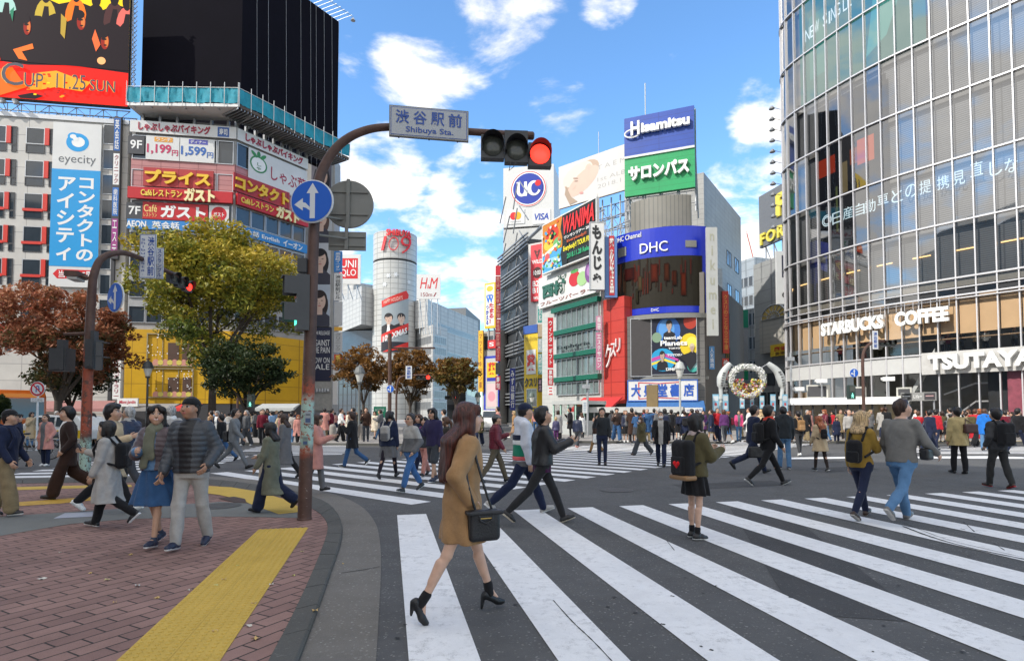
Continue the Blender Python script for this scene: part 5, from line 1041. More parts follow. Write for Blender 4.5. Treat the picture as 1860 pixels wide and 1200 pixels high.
board('shop_sign', 'yellow sign with red ribbon above the dark windows behind the heart arch', f, (1399, 627, 1436, 648), mat('sign_yellow', (.75, .52, .03), .45), [(.2, .42, .8, .8, '麻雀', (.55, .03, .02), {}), (.25, .06, .75, .34, '魚南', (.15, .06, .01), {})], .9, .2)
f = fac_px(1378, 96, 1440, 88); root, a, b, z0, z1 = board('rooftop_billboard', 'grey rooftop billboard with big yellow letters spelling FOREVER', f, (1378, 358, 1440, 452), mat('slate_board', (.15, .155, .165), .6), [], .1, .5, legs=(4, 4));
zF = lambda y: Z(f, 1400, y)
YL = (.72, .60, .08)
u0, u1 = f.uz(1413, 400)[0], f.uz(1430, 400)[0]; txt(root, f, u0, u1+.4, zF(402), zF(361), 'F', YL, .04, .3, .12)
u0, u1 = f.uz(1384, 430)[0], f.uz(1429, 430)[0]; txt(root, f, u0, u1, zF(440), zF(418), 'FOR', YL, .03, .3, .12, spacing=1.2)
f = flat(1405, 1440, 62); root, a, b, z0, z1 = board('poster', 'white poster with a dark flower picture and a small round b emblem', f, (1410, 456, 1438, 552), M_white, [], .3, .3)
art(root, f, a, b, z0, z1, [((.03, .03, .06), rc(.35, .5, 1, .92)), ((.5, .1, .3), ell(.7, .75, .2, .1)), ((.15, .1, .4), ell(.8, .62, .15, .06)), ((.02, .02, .02), ell(.5, .17, .17, .05, 20)), ((.78, .78, .76), ell(.52, .165, .09, .026)), ((.02, .02, .02), rc(.4, .17, .45, .22))], .32)
for k, (x, y, d) in enumerate([(1362, 425, 420)]):
 c = thing('tower_crane', 'tiny red and white lattice crane far beyond the side street', 'crane', at(x+8, 700, d).xy.to_3d()); mb = MB(); p = at(x+8, 500, d); p.z = 0; t_ = at(x+8, 478, d); e = at(x-6, 424, d)
 mb.tube([p, t_], 1, 4); mb.build('mast', mat('crane_red', (.5, .2, .18), .6), c); mb = MB(); dr = (e-t_); truss(mb, t_, e, 1.8, 9, .25); mb.build('jib', mat('crane_red', (.5, .2, .18)), c)
r, f, zt = bl('cyan_hoarding', 'bright blue hoarding behind the orange bus at the left edge', -60, 56, 24, 56, 645, mat('cyan_hoard', (.015, .26, .46), .6), 2, cat='hoarding')
# ================================================================== glass store on the right
class Spl(Fac):
 sub = .5
 def __init__(s, pts):
  s.P = smooth_line(pts, 12); s.d = [0]
  for i in range(len(s.P)-1): s.d.append(s.d[-1]+(s.P[i+1]-s.P[i]).length)
  s.L = s.d[-1]
 def loc(s, u):
  j = max(0, min(len(s.P)-2, int(np.searchsorted(s.d, u, 'right'))-1)); t = (u-s.d[j])/(s.d[j+1]-s.d[j])
  tg = lambda k: (s.P[min(k+1, len(s.P)-1)]-s.P[max(k-1, 0)]).normalized()
  T = tg(j).lerp(tg(j+1), min(1, max(0, t))).normalized(); return s.P[j]+(s.P[j+1]-s.P[j])*t, T
 def pt(s, u, z, out=0):
  p, T = s.loc(u); n = Vector((T.y, -T.x)); q = p+n*out; return Vector((q.x, q.y, z))
 def u_px(s, px):
  us = np.linspace(s.vis, s.L, 900); v = [abs(930+FP*s.loc(u)[0].x/s.loc(u)[0].y-px) for u in us]; return us[int(np.argmin(v))]
 def uz(s, px, py, out=0):
  u = s.u_px(px); p = s.pt(u, 0, out); return u, at(px, py, p.y).z
 def box(s, mb, u0, u1, z0, z1, o0, o1, mi=0, col=None):
  n = max(1, int(abs(u1-u0)/.45)); us = np.linspace(u0, u1, n+1)
  vs = [s.pt(u, z, o) for u in us for z, o in ((z0, o1), (z1, o1), (z1, o0), (z0, o0))]
  fs = [(4*i+k, 4*i+4+k, 4*i+4+(k+1) % 4, 4*i+(k+1) % 4) for i in range(n) for k in range(4)]+[(0, 1, 2, 3), (4*n+3, 4*n+2, 4*n+1, 4*n)]
  return mb.add(vs, fs, mi, col)
pq = [at(1441, 700, 58).xy, at(1433, 700, 53).xy, at(1434, 700, 50).xy, at(1491, 700, 46.5).xy, at(1619, 700, 41.3).xy, at(1860, 700, 35.4).xy]
pq.append(pq[-1]+(pq[-1]-pq[-2])*.75); fQ = Spl(pq); fQ.vis = 5.0
q0 = fQ.u_px(1434); q1 = fQ.u_px(1860); nb = 19; sp = (q1-q0)/nb
zQ = lambda y: at(1860, y, 35.4).z
ZT = 46.0
qb = thing('glass_store_building', 'large curved glass store building at the right with beige blinds and big white letters', 'building', fQ.pt(q1, 0))
lv = [zQ(y) for y in (668, 632, 521, 487, 378, 257, 129, 7, -115, -237)]
us = [q0+sp*k for k in range(-5, int((fQ.L-q0)/sp)+1)]
mb = MB(); inn = [fQ.pt(u, 0, -5.5) for u in np.linspace(2, fQ.L, 22)]
vs = [(p.x, p.y, z) for p in inn for z in (0, ZT)]; mb.add(vs, [(2*i, 2*i+2, 2*i+3, 2*i+1) for i in range(21)]); mb.build('back_wall', mat('store_interior', (.2, .2, .195), .8, var=.3, vs=.4), qb)
for k, z in enumerate(lv[2:]+[ZT]):
 band(qb, fQ, 0, fQ.L, z-.25, z+.12, mat('slab_edge', (.30, .29, .27), .7), 'floor_slab', -.35, -5.4)
band(qb, fQ, 0, fQ.L, lv[1]-.5, lv[1]-.05, mat('slab_edge', (.30, .29, .27)), 'floor_slab', -.3, -5.4)
for u0, u1, nm in ((0, fQ.L, 'glazing'),):
 mb = MB()
 n = int(fQ.L/.45); uu = np.linspace(u0, u1, n+1); zz = [0, lv[0]-.05, lv[1]+.1, *lv[2:], ZT]
 for j in range(len(zz)-1):
  if j == 1: continue
  for u_, v_ in zip([0]+us, us+[fQ.L]):
   if v_-u_ < .02: continue
   t_ = [random.uniform(-.012, .012) for _ in range(4)]; mb.add([fQ.pt(u_+.03, zz[j], t_[0]), fQ.pt(v_-.03, zz[j], t_[1]), fQ.pt(v_-.03, zz[j+1], t_[2]), fQ.pt(u_+.03, zz[j+1], t_[0]-t_[1]+t_[2])], [(0, 1, 2, 3)], 1 if j in (0, 2) else 0)
 mb.build('glazing', [M_glass, M_clear], qb)
M_mul = mat('mullion_white', (.62, .61, .62), .35, .3, .05)
mull0 = None
for k, u in enumerate(us):
 p, T = fQ.loc(u); mb = MB(); rz = math.atan2(T.y, T.x); mb.box((p.x, p.y, ZT/2), (.07, .26, ZT), 0, rz); mb.build('mullion', M_mul, qb)
 if k % 1 == 0 and k < len(us)-1:
  mb = MB(); fQ.box(mb, u+.05, us[k+1]-.05, zQ(593)+(.25*math.sin(k*1.7)*.2), lv[2]-.02, -.3, -.26); mb.build('blind', mat('beige_blind', (.74, .48, .26), .7, var=.08, vs=.8), qb)
  if k < 11:
   mb = MB(); fQ.box(mb, u+.05, us[k+1]-.05, .3, lv[0]-1.0, -.5, -.46); mb.build('lower_blind', mat('beige_blind', (.74, .48, .26)), qb)
for z in lv[1:]+[ZT-.1]: band(qb, fQ, 0, fQ.L, z-.05, z+.05, M_mul, 'transom', .16, .02)
band(qb, fQ, 0, fQ.L, lv[2]+.45, lv[2]+.52, M_mul, 'transom', .16, .02); band(qb, fQ, 0, fQ.L, lv[2]-.25, lv[2]-.18, M_mul, 'transom', .25, .02)
band(qb, fQ, 0, fQ.L, lv[2]+.6, lv[3]-.06, tiles('beige_cladding', (.50, .45, .36), (.47, .42, .34), .9, .1, (.36, .33, .27), .01, .6), 'cladding', -.04, -.3)
for k in range(0, len(us)-1):
 if k % 2: band(qb, fQ, us[k]+.06, us[k+1]-.06, lv[2]+.12, lv[2]+.4, M_dark, 'vent', .03, -.1)
band(qb, fQ, 0, fQ.L, lv[0], lv[1], mat('white_fascia', (.52, .52, .505), .45, var=.05), 'fascia', .05, -.3)
band(qb, fQ, 0, fQ.L, lv[3]+.02, lv[4]-.3, tiles('louvre_film', (.20, .205, .205), (.185, .19, .19), 9, .14, (.07, .07, .07), .03), 'louvre_screen', -.6, -.7)
for a_, b_ in zip(lv[4:], lv[5:]+[ZT]): band(qb, fQ, 0, fQ.L, a_+.14, b_-.3, tiles('pale_louvre', (.33, .335, .345), (.30, .305, .315), 9, .14, (.10, .10, .10), .03), 'louvre_screen', -.5, -.6)
band(qb, fQ, 0, fQ.L, zQ(603), zQ(603)+.06, mat('counter_wood', (.35, .22, .12), .5), 'counter', -.45, -.85)
for k in range(8):
 u = q0+sp*(2+k*2.3); mb = MB(); fQ.box(mb, u, u+1.1, lv[3]+1.9, lv[3]+1.97, -.5, -.58); mb.build('ceiling_light', mat('warm_tube', (.8, .5, .2), .5, emit=(1, .62, .25), es=1.2), qb)
vw = [fQ.u_px(1498), fQ.u_px(1622)];
def inner(name, px0, px1, z0, z1, shapes, m=M_led, out=-.12): return art(qb, fQ, fQ.u_px(px0), fQ.u_px(px1), z0, z1, shapes, out, name, m, .004)
Dk = (.006, .007, .009)
inner('video_wall', 1490, 1622, lv[4]+.1, 26.2, [(Dk, rc(0, 0, 1, 1)), ((.16, .018, .008), rc(0, .52, .3, .64)), ((.3, .045, .012), rc(.62, .5, .84, .66)), ((.09, .07, .035), rc(.4, .36, .48, .56)), ((.14, .03, .012), rc(.52, .52, .62, .62)), ((.05, .06, .025), rc(.3, .12, .33, .42))])
inner('video_wall', 1463, 1700, 27.2, 36, [((.01, .09, .075), rc(0, 0, 1, 1)), ((.015, .13, .11), rc(.1, .2, .25, .8)), ((.04, .2, .17), [(.6, .1), (.75, .2), (.95, .8), (.7, .9)])])
M_glow = mat('led_text', (.55, .66, .7), .5, emit=(.62, .78, .84), es=.5)
def lt(px, pw, y, hgt, s, out=-.05):
 u0, z = fQ.uz(px, y); u1 = fQ.u_px(px+pw); txt(qb, fQ, u0, u1, z, z+hgt, s, WHITE, .0, out=out, m=M_glow, name='led_lettering')
for s, px, y in zip('◎日産自動車との提携見直しな', (1499, 1518, 1538, 1559, 1579, 1602, 1628, 1654, 1680, 1713, 1742, 1775, 1810, 1838), (414, 409, 400, 394, 388, 377, 370, 361, 354, 346, 338, 322, 321, 316)): lt(px, 18+(px-1500)*.02, y, .92, s)
for s, px, y in zip('NEWSINGLE', (1475, 1484, 1493, 1508, 1519, 1524, 1533, 1546, 1555), (77, 70, 62, 50, 44, 38, 31, 22, 15)): lt(px, 8 if s != 'I' else 3, y, 1.0, s)
M_let = mat('white_letter', (.80, .80, .78), .4, var=.03)
us0, us1 = fQ.u_px(1504), fQ.u_px(1733); zl = zQ(575)
txt(qb, fQ, us0, us1-.0, zQ(566)-.15, zQ(566)+.85, 'STARBUCKS   COFFEE', WHITE, .05, .25, .35, m=M_let, name='raised_letters')
band(qb, fQ, us0-.2, us1+.3, lv[2]-.10, lv[2]-.02, M_mul, 'letter_rail', .45, .28)
for i in range(18): u = us0+(us1-us0)*i/17; mb = MB(); mb.tube([fQ.pt(u, zQ(566)+.85, .4), fQ.pt(u, lv[2]-.05, .4)], .02, 4); mb.build('hanger', M_mul, qb)
ut0 = fQ.u_px(1692); txt(qb, fQ, ut0+.1, q1+sp*.7, lv[0]+.1, lv[1]-.1, 'TSUTAYA', WHITE, .05, .3, .4, m=M_let, name='raised_letters')
band(qb, fQ, ut0-.4, fQ.L, lv[0]-.15, lv[1]+.1, mat('sign_band_grey', (.50, .49, .47), .5), 'sign_band', .3, .06)
u = fQ.u_px(1829); band(qb, fQ, u, u+2.6, 0.1, lv[0]-.1, mat('pink_poster', (.40, .09, .13), .5, var=.4, vs=2), 'poster_wall', -.3, -.4)
for k in range(2): mb = MB(); mb.tube([fQ.pt(fQ.u_px(1700), .9+k*2.0, -1.5), fQ.pt(fQ.u_px(1760), 2.4+k*1.2, -1.5), fQ.pt(fQ.u_px(1800), 2.4+k*1.2, -1.5)], .06, 5); mb.build('stair_rail', M_mul, qb)
band(qb, fQ, fQ.u_px(1785), fQ.u_px(1828), 0, lv[0], M_dark, 'shelves', -1.2, -1.6)
mb = MB(); mb.frame_box(fQ.pt(fQ.u_px(1625), lv[0]-2.8, -1), fQ.pt(fQ.u_px(1690), lv[1], -1)-fQ.pt(fQ.u_px(1625), lv[0]-2.8, -1), Vector((0, 0, .5)), Vector((.6, .6, 0))); mb.build('brace', M_white, qb)
for k in range(12):
 z = 18.8+k*1.02; p = fQ.pt(4.9, z, 0); e = p+Vector((-1.35, -.35, .12)); mb = MB(); mb.tube([p, e], .025, 4); mb.lathe(e, [(.06, .12), (.13, .05), (.27, -.12), (.25, -.2), (.1, -.26), (0, -.26)], 10); mb.build('corner_lamp', M_steel, qb)
cp = thing('station_canopy', 'low white flat canopy over a glazed station entrance before the glass store', 'canopy', at(1530, 760, 37).xy.to_3d())
fA = fac_px(1424, 39.5, 1640, 35.5); za, zb = Z(fA, 1430, 735), Z(fA, 1430, 723)
mb = MB(); fA.box(mb, 0, fA.L, za, zb, -3, 0); mb.build('roof', mat('canopy_white', (.80, .80, .79), .4, var=.04), cp)
band(cp, fA, .3, fA.L-.3, 0, za, M_clear, 'glazing', -.4, -.45); band(cp, fA, .3, fA.L-.3, .1, za, mat('beige_panel', (.55, .43, .26), .6), 'inner_wall', -2.5, -2.6)
for i in range(10): u = .3+i*(fA.L-.6)/9; mb = MB(); fA.box(mb, u-.05, u+.05, 0, za, -.5, -.38); mb.build('post', M_dframe, cp)
for u, w_, h in ((1.2, 1.3, .9), (3.6, 1.0, .7), (6.3, .8, .6)): mb = MB(); fA.box(mb, u, u+w_, zb, zb+h, -2, -1); fA.box(mb, u+.1, u+w_-.1, zb+.1, zb+h-.1, -1, -.97, 1); mb.build('roof_unit', [mat('unit_beige', (.5, .49, .44), .6), M_dframe], cp)
for px in (1448, 1490, 1613):
 u = fA.uz(px, 720)[0]; c = thing('security_camera', {1448: 'white security camera on the left end of the white canopy', 1490: 'white security camera on a mast beside the canopy roof unit', 1613: 'white security camera on the right end of the white canopy'}[px], 'camera', fA.pt(u, zb, -.6))
 h = 1.0 if px != 1448 else .5; mb = MB(); mb.tube([fA.pt(u, zb, -.6), fA.pt(u, zb+h, -.6)], .05, 6); mb.build('mast', M_steel, c); mb = MB(); mb.frame_box(fA.pt(u-.3, zb+h, -.75), fA.U*.65, fA.N*.28, Vector((0, 0, .26))); mb.lathe(fA.pt(u-.3, zb+h+.13, -.6), [(.09, 0), (.1, .1), (0, .1)], 8, axis=-fA.U); mb.build('housing', M_white, c)
fA2 = fac_px(1638, 35.4, 1702, 34); root, a, b, z0, z1 = board('notice_board', 'grey three panel notice board at the right end of the white canopy', fA2, (1636, 713, 1700, 728), mat('board_grey', (.25, .25, .24), .6), [(.38, .3, .62, .7, 'Life+', WHITE, dict(bold=0))], .1, .2)
art(root, fA2, a, b, z0, z1, [((.04, .04, .04), rc(.02, .1, .32, .9)), ((.05, .045, .05), rc(.68, .1, .98, .9)), ((.5, .5, .5), rc(.06, .5, .28, .6)), ((.5, .3, .3), rc(.72, .5, .94, .6)), ((.4, .4, .4), rc(.06, .25, .2, .33))], .11)
mb = MB(); [mb.tube([fA2.pt(u, 0, -.1), fA2.pt(u, z0, -.1)], .05, 6) for u in (.2, fA2.L-.2)]; mb.build('post', M_steel, root)
cm = thing('low_canopy', 'low grey canopy roof in front of the bookshop corner', 'canopy', at(1130, 760, 40).xy.to_3d()); f = fac_px(1070, 41, 1240, 39)
za, zb = Z(f, 1075, 749), Z(f, 1075, 739); mb = MB(); f.box(mb, 0, f.L, za, zb, -3, 0); mb.build('roof', mat('canopy_grey', (.5, .5, .48), .6), cm)
for i in range(6): u = .3+i*(f.L-.6)/5; mb = MB(); f.box(mb, u-.05, u+.05, 0, za, -.4, -.28); mb.build('post', M_steel, cm)
u0 = f.uz(1173, 730)[0]; mb = MB(); f.box(mb, u0, u0+.75, 0, Z(f, 1173, 698), -1.2, -.5); mb.build('brown_pier', mat('brown_cladding', (.19, .135, .06), .6), cm)
pb = thing('glazed_kiosk', 'small glazed kiosk with pale green frames on the far kerb', 'kiosk', at(1032, 770, 40).xy.to_3d()); f = fac_px(1004, 42, 1060, 40); zt = Z(f, 1010, 728)
mb = MB(); f.box(mb, 0, f.L, .1, 1.1, -2.5, 0); f.box(mb, 0, f.L, zt-.25, zt, -2.6, .1); f.box(mb, 0, f.L, 1.1, zt, -2.5, -2.4, 1); mb.build('body', [mat('kiosk_grey', (.42, .44, .43), .6), mat('kiosk_dark', (.05, .09, .08), .4)], pb)
for i in range(5): u = i*(f.L-.1)/4; mb = MB(); f.box(mb, u, u+.1, 1.1, zt-.25, -.1, 0); mb.build('post', mat('pale_green', (.36, .55, .46), .5), pb)
mb = MB(); f.box(mb, .1, f.L-.1, 1.1, zt-.25, -.06, -.04); mb.build('pane', M_clear, pb)
st_ = thing('station_building', 'tall grey station block out of view, shaped to shade the near crossing', 'building', (-38, -6, 0))
SP = [(-27, -60), (-27, -11), (-37, -3), (-58, 3), (-95, 9), (-95, -60)]
STB = 38.0  # unseen block, outlined and raised so its shadow covers the near crossing
walls(st_, SP, 0, STB, mat('station_grey', (.36, .36, .35), .7, var=.1, vs=.3))
for k in range(9): mb = MB(); mb.prism([(-26.98, -58), (-26.9, -58), (-26.9, -12), (-26.98, -12)], 3+k*3.8, 5+k*3.8); mb.build('window_row', M_win, st_)
# ================================================================== trees
def tree(name, label, px, d, ytop, ybot, halfw, cols, nleaf, seed, group=None, lsz=.16, trunk=.22, lean=0, gaps=.35, zscale=1.0):
 """tapered trunk with forking limbs; crown of many small leaf faces gathered in clumps"""
 rd = random.Random(seed); base = at(px, 760, d); base.z = 0
 zt, zb = at(px, ytop, d).z, at(px, ybot, d).z; R_ = halfw/FP*d; cz = (zt+zb)/2; rz = (zt-zb)/2
 root = thing(name, label, 'tree', base, group)
 mb = MB(); fork = zb*.72+.3; tips = []
 mb.tube([base, base+Vector((lean*.3, 0, fork*.5)), base+Vector((lean, 0, fork))], [trunk*1.25, trunk, trunk*.9], 9)
 f0 = base+Vector((lean, 0, fork))
 nl = 7
 for i in range(nl):
  a = 2*math.pi*i/nl+rd.uniform(-.4, .4); rr = rd.uniform(.45, .85)*R_; e = base+Vector((rr*math.cos(a), rr*math.sin(a), cz+rz*rd.uniform(-.35, .7)))
  m1 = f0.lerp(e, .35)+Vector((0, 0, .12*R_)); m2 = f0.lerp(e, .7)+Vector((rd.uniform(-.2, .2), rd.uniform(-.2, .2), .1*R_))
  mb.tube([f0-Vector((0, 0, .2)), m1, m2, e], [trunk*.62, trunk*.45, trunk*.26, trunk*.08], 6); tips += [m2, e]
  for k in range(4):
   s = m1.lerp(m2, rd.random()); e2 = s+Vector((rd.uniform(-1, 1), rd.uniform(-1, 1), rd.uniform(-.1, .9)))*R_*.45
   mb.tube([s, s.lerp(e2, .5)+Vector((0, 0, .06*R_)), e2], [trunk*.25, trunk*.15, trunk*.05], 5); tips.append(e2)
 mb.build('trunk', mat('bark', (.07, .055, .045), .9, var=.3, vs=6, bump=.8, bs=14), root, True)
 r_ = np.random.default_rng(seed); C = []
 ncl = 120
 while len(C) < ncl:
  v = r_.normal(size=3); v /= np.linalg.norm(v); q = r_.uniform(.35, 1.0)**.5
  p = np.array([v[0]*R_*q, v[1]*R_*q, v[2]*rz*q])
  if v[2] < -.3 and r_.random() < .75: continue
  C.append((p+np.array([0, 0, cz]), r_.uniform(.08, .20)*R_, 1.0 if q > .75 else .7))
 for t in tips: C.append((np.array([t.x-base.x, t.y-base.y, t.z]), .16*R_, .8))
 cen = np.array([c[0] for c in C]); rad = np.array([c[1] for c in C]); tone = r_.random(len(C))
 w_ = rad**2; idx = r_.choice(len(C), nleaf, p=w_/w_.sum())
 d_ = r_.normal(size=(nleaf, 3)); d_ /= np.linalg.norm(d_, axis=1)[:, None]
 P = cen[idx]+d_*(rad[idx]*r_.uniform(.2, 1.05, nleaf)**.6)[:, None]*np.array([1.15, 1.15, .75])
 n = r_.normal(size=(nleaf, 3)); n[:, 2] = np.abs(n[:, 2])+.3; n /= np.linalg.norm(n, axis=1)[:, None]
 t = np.cross(n, r_.normal(size=(nleaf, 3))); t /= np.linalg.norm(t, axis=1)[:, None]; b = np.cross(n, t)
 s = lsz*r_.uniform(.6, 1.3, nleaf)[:, None]
 q = np.stack([P-t*s, P-b*s*.45, P+t*s, P+b*s*.45], 1).reshape(-1, 3)
 me = bpy.data.meshes.new('crown'); me.vertices.add(4*nleaf); me.vertices.foreach_set('co', q.astype(np.float32).ravel())
 me.loops.add(4*nleaf); me.loops.foreach_set('vertex_index', np.arange(4*nleaf, dtype=np.int32)); me.polygons.add(nleaf); me.polygons.foreach_set('loop_start', np.arange(0, 4*nleaf, 4, dtype=np.int32)); me.polygons.foreach_set('loop_total', np.full(nleaf, 4, np.int32))
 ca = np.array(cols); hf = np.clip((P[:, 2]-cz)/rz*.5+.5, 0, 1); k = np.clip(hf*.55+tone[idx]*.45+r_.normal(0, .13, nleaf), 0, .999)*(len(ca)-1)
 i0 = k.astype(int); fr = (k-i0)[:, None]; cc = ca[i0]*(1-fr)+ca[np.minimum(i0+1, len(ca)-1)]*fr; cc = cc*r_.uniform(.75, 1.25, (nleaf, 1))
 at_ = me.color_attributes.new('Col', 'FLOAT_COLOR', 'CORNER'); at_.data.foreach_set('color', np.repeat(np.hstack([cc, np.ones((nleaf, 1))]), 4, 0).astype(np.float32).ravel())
 me.materials.append(M_leaf); me.update(); me.validate(); link('crown', me, root, base); return root
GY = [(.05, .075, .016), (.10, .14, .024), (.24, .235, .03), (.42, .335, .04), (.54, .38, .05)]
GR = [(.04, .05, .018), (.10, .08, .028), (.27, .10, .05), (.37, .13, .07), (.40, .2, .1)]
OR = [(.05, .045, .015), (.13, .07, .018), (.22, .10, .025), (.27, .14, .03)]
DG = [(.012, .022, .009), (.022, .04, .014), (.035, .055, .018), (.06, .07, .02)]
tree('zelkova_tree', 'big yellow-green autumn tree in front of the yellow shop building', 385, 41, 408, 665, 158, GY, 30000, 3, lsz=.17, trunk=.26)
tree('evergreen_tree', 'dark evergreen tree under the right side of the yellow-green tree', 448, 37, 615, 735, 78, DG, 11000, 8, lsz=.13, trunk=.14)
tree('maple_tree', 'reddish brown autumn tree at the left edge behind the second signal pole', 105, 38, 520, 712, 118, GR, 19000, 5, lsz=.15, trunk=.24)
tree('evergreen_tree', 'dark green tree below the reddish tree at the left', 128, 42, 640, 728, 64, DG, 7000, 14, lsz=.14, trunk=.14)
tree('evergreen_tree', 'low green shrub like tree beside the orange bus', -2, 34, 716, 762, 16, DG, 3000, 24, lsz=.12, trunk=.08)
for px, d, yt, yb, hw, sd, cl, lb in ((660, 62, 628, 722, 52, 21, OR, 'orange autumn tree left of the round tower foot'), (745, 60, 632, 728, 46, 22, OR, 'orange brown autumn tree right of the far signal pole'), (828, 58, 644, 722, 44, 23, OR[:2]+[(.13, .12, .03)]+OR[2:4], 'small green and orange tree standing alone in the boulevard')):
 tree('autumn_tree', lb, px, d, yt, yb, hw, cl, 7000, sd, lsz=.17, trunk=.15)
# ================================================================== poles and signals
def pole_mat(name, peel):
 m = bpy.data.materials.new(name); m.use_nodes = True; MATS[name] = m
 T = NT(m.node_tree); o = T.n('ShaderNodeTexCoord').outputs['Object']; z = T.n('ShaderNodeSeparateXYZ', {0: o}).outputs[2]
 n1 = T.n('ShaderNodeTexNoise', {'Vector': o, 'Scale': 5.0, 'Detail': 9.0, 'Roughness': .7}); n2 = T.n('ShaderNodeTexNoise', {'Vector': o, 'Scale': 17.0, 'Detail': 8.0, 'Roughness': .75})
 base = T.ramp(n1.outputs[0], [(.3, (.055, .026, .018)), (.7, (.11, .055, .04))])
 if peel:
  def zb(lo, hi): return T.math('MULTIPLY', T.n('ShaderNodeMapRange', {0: z, 1: lo-.12, 2: lo+.05}).outputs[0], T.n('ShaderNodeMapRange', {0: z, 1: hi+.12, 2: hi-.05}).outputs[0])
  red = T.math('MULTIPLY', zb(*peel[0]), T.n('ShaderNodeMapRange', {0: n1.outputs[0], 1: .42, 2: .5}).outputs[0]); base = T.mix(red, base, (.30, .06, .025))
  tq = T.math('MULTIPLY', zb(*peel[1]), T.n('ShaderNodeMapRange', {0: n2.outputs[0], 1: .44, 2: .48}).outputs[0]); base = T.mix(tq, base, (.33, .47, .40))
  wh = T.math('MULTIPLY', zb(.1, 2.2), T.n('ShaderNodeMapRange', {0: n2.outputs[0], 1: .63, 2: .66}).outputs[0]); base = T.mix(wh, base, (.5, .47, .42))
 p = T.n('ShaderNodeBsdfPrincipled', {'Base Color': base, 'Roughness': .6}); bp = T.n('ShaderNodeBump', {'Height': n2.outputs[0], 'Strength': .3, 'Distance': .01}); T.t.links.new(bp.outputs[0], p.inputs['Normal'])
 T.n('ShaderNodeOutputMaterial', {0: p.outputs[0]}); return m
M_pole1 = pole_mat('rusty_brown_pole', ((.95, 1.95), (1.05, 1.7))); M_pole2 = pole_mat('peeling_red_pole', ((1.1, 2.9), (.2, .9))); M_pole = pole_mat('brown_pole', None)
M_sig = mat('signal_grey', (.045, .047, .05), .5, var=.15); M_lens = mat('dark_lens', (.06, .065, .055), .2, var=.3, vs=25)
M_redl = mat('red_lamp', (.5, .02, .02), .4, emit=(1, .035, .02), es=1.6, var=.25, vs=60); M_grnl = mat('green_lamp', (.05, .4, .3), .4, emit=(.1, .9, .6), es=.9)
M_sblue = mat('sign_blue_disc', (.006, .10, .50), .4, var=.04); M_back = mat('sign_back', (.20, .20, .185), .6, .3, .15); M_swhite = mat('sign_white', (.62, .64, .66), .45, var=.05)
def face_fac(p, yaw=0):
 """small facade whose origin is at p, facing the viewer turned by yaw"""
 U = Vector((math.cos(yaw), math.sin(yaw))); return Fac((p.x, p.y), (p.x+U.x, p.y+U.y))
ARROW = [((.46, .1), (.58, .1), (.58, .68), (.66, .68), (.52, .92), (.38, .68), (.46, .68)), ((.46, .28), (.46, .36), (.36, .46), (.3, .47), (.3, .57), (.1, .42), (.3, .28), (.3, .36), (.38, .34))]
def arrow_disc(name, label, c, r, yaw=0, arrows=ARROW, size=None):
 f = face_fac(c, yaw); t = thing(name, label, 'road sign', c-Vector((0, 0, r)))
 mb = MB(); mb.lathe(c-f.N*.02, [(r*.96, 0), (r, .01), (r, .025), (r*.94, .03)], 36, axis=f.N); mb.build('disc', M_swhite, t)
 art(t, f, -r, r, c.z-r, c.z+r, [((.006, .10, .50), ell(.5, .5, .47, .47, 36))]+[((.62, .64, .66), a) for a in arrows], .02, 'arrows', step=.002); return t
def signal(name, label, c, r, yaw, lit, n=3, vert=False, lamps=None, axis=None, hood=True):
 """signal head: housing boxes, lenses, visors; lamps listed left to right"""
 f = face_fac(c, yaw); t = thing(name, label, 'traffic light', c-Vector((0, 0, r*1.3))); slope = axis or 0
 for i in range(n):
  off = (i-(n-1)/2)*r*2.25; q = c+(Vector((0, 0, -off)) if vert else f.U*off+Vector((0, 0, off*slope)))
  mb = MB(); mb.frame_box(q-f.U*r*1.1-Vector((0, 0, r*1.12))-f.N*r*.9, f.U*r*2.2, f.N*r*.9, Vector((0, 0, r*2.24))); mb.build('housing', M_sig, t)
  mb = MB(); mb.lathe(q+f.N*.01, [(r*.95, 0), (r*.75, r*.12), (r*.4, r*.2), (0, r*.23)], 24, axis=f.N); mb.build('lens', M_redl if lit == i else M_grnl if lit == -i-1 else M_lens, t, True)
  if hood:
   vs = []; m_ = 18
   for k in range(m_+1):
    a = RAD(-25)+RAD(230)*k/m_
    for o in (0, 1): vs.append(q+(f.U*math.cos(a)+Vector((0, 0, 1))*math.sin(a))*r*1.05+f.N*(r*1.25*(.55+.45*max(0, math.sin(a))) if o else 0))
   mb = MB(); mb.add(vs, [(2*k, 2*k+2, 2*k+3, 2*k+1) for k in range(m_)]); mb.build('visor', mat('visor_black', (.02, .02, .022), .6), t)
 return t
def pathpx(pts): return [at(x, y, d) for x, y, d in pts]
def smooth3(P, n=5):
 o = []
 for i in range(len(P)-1):
  a, b, c, d = P[max(i-1, 0)], P[i], P[i+1], P[min(i+2, len(P)-1)]
  for k in range(n): t = k/n; o.append(.5*((2*b)+(c-a)*t+(2*a-5*b+4*c-d)*t*t+(3*b-a-3*c+d)*t**3))
 return o+[P[-1]]
D1 = ground(553, 943, ZP).y
base = ground(553, 943, ZP)
p1 = thing('signal_pole', 'thick rusty brown signal pole with peeling paint and a curved arm over the crossing', 'signal pole', base)
P = smooth3([base]+pathpx([(557, 800, D1), (561, 680, D1), (566, 540, D1), (570, 420, D1), (577, 340, D1), (592, 296, D1+.01), (618, 262, D1+.03), (655, 240, D1+.06), (705, 231, D1+.1), (800, 236, D1+.18), (968, 247, D1+.3)]), 6)
nP = len(P); mb = MB(); mb.tube(P, [.097-.045*min(1, i/nP*1.15) for i in range(nP)], 18); mb.build('shaft', M_pole1, p1, True)
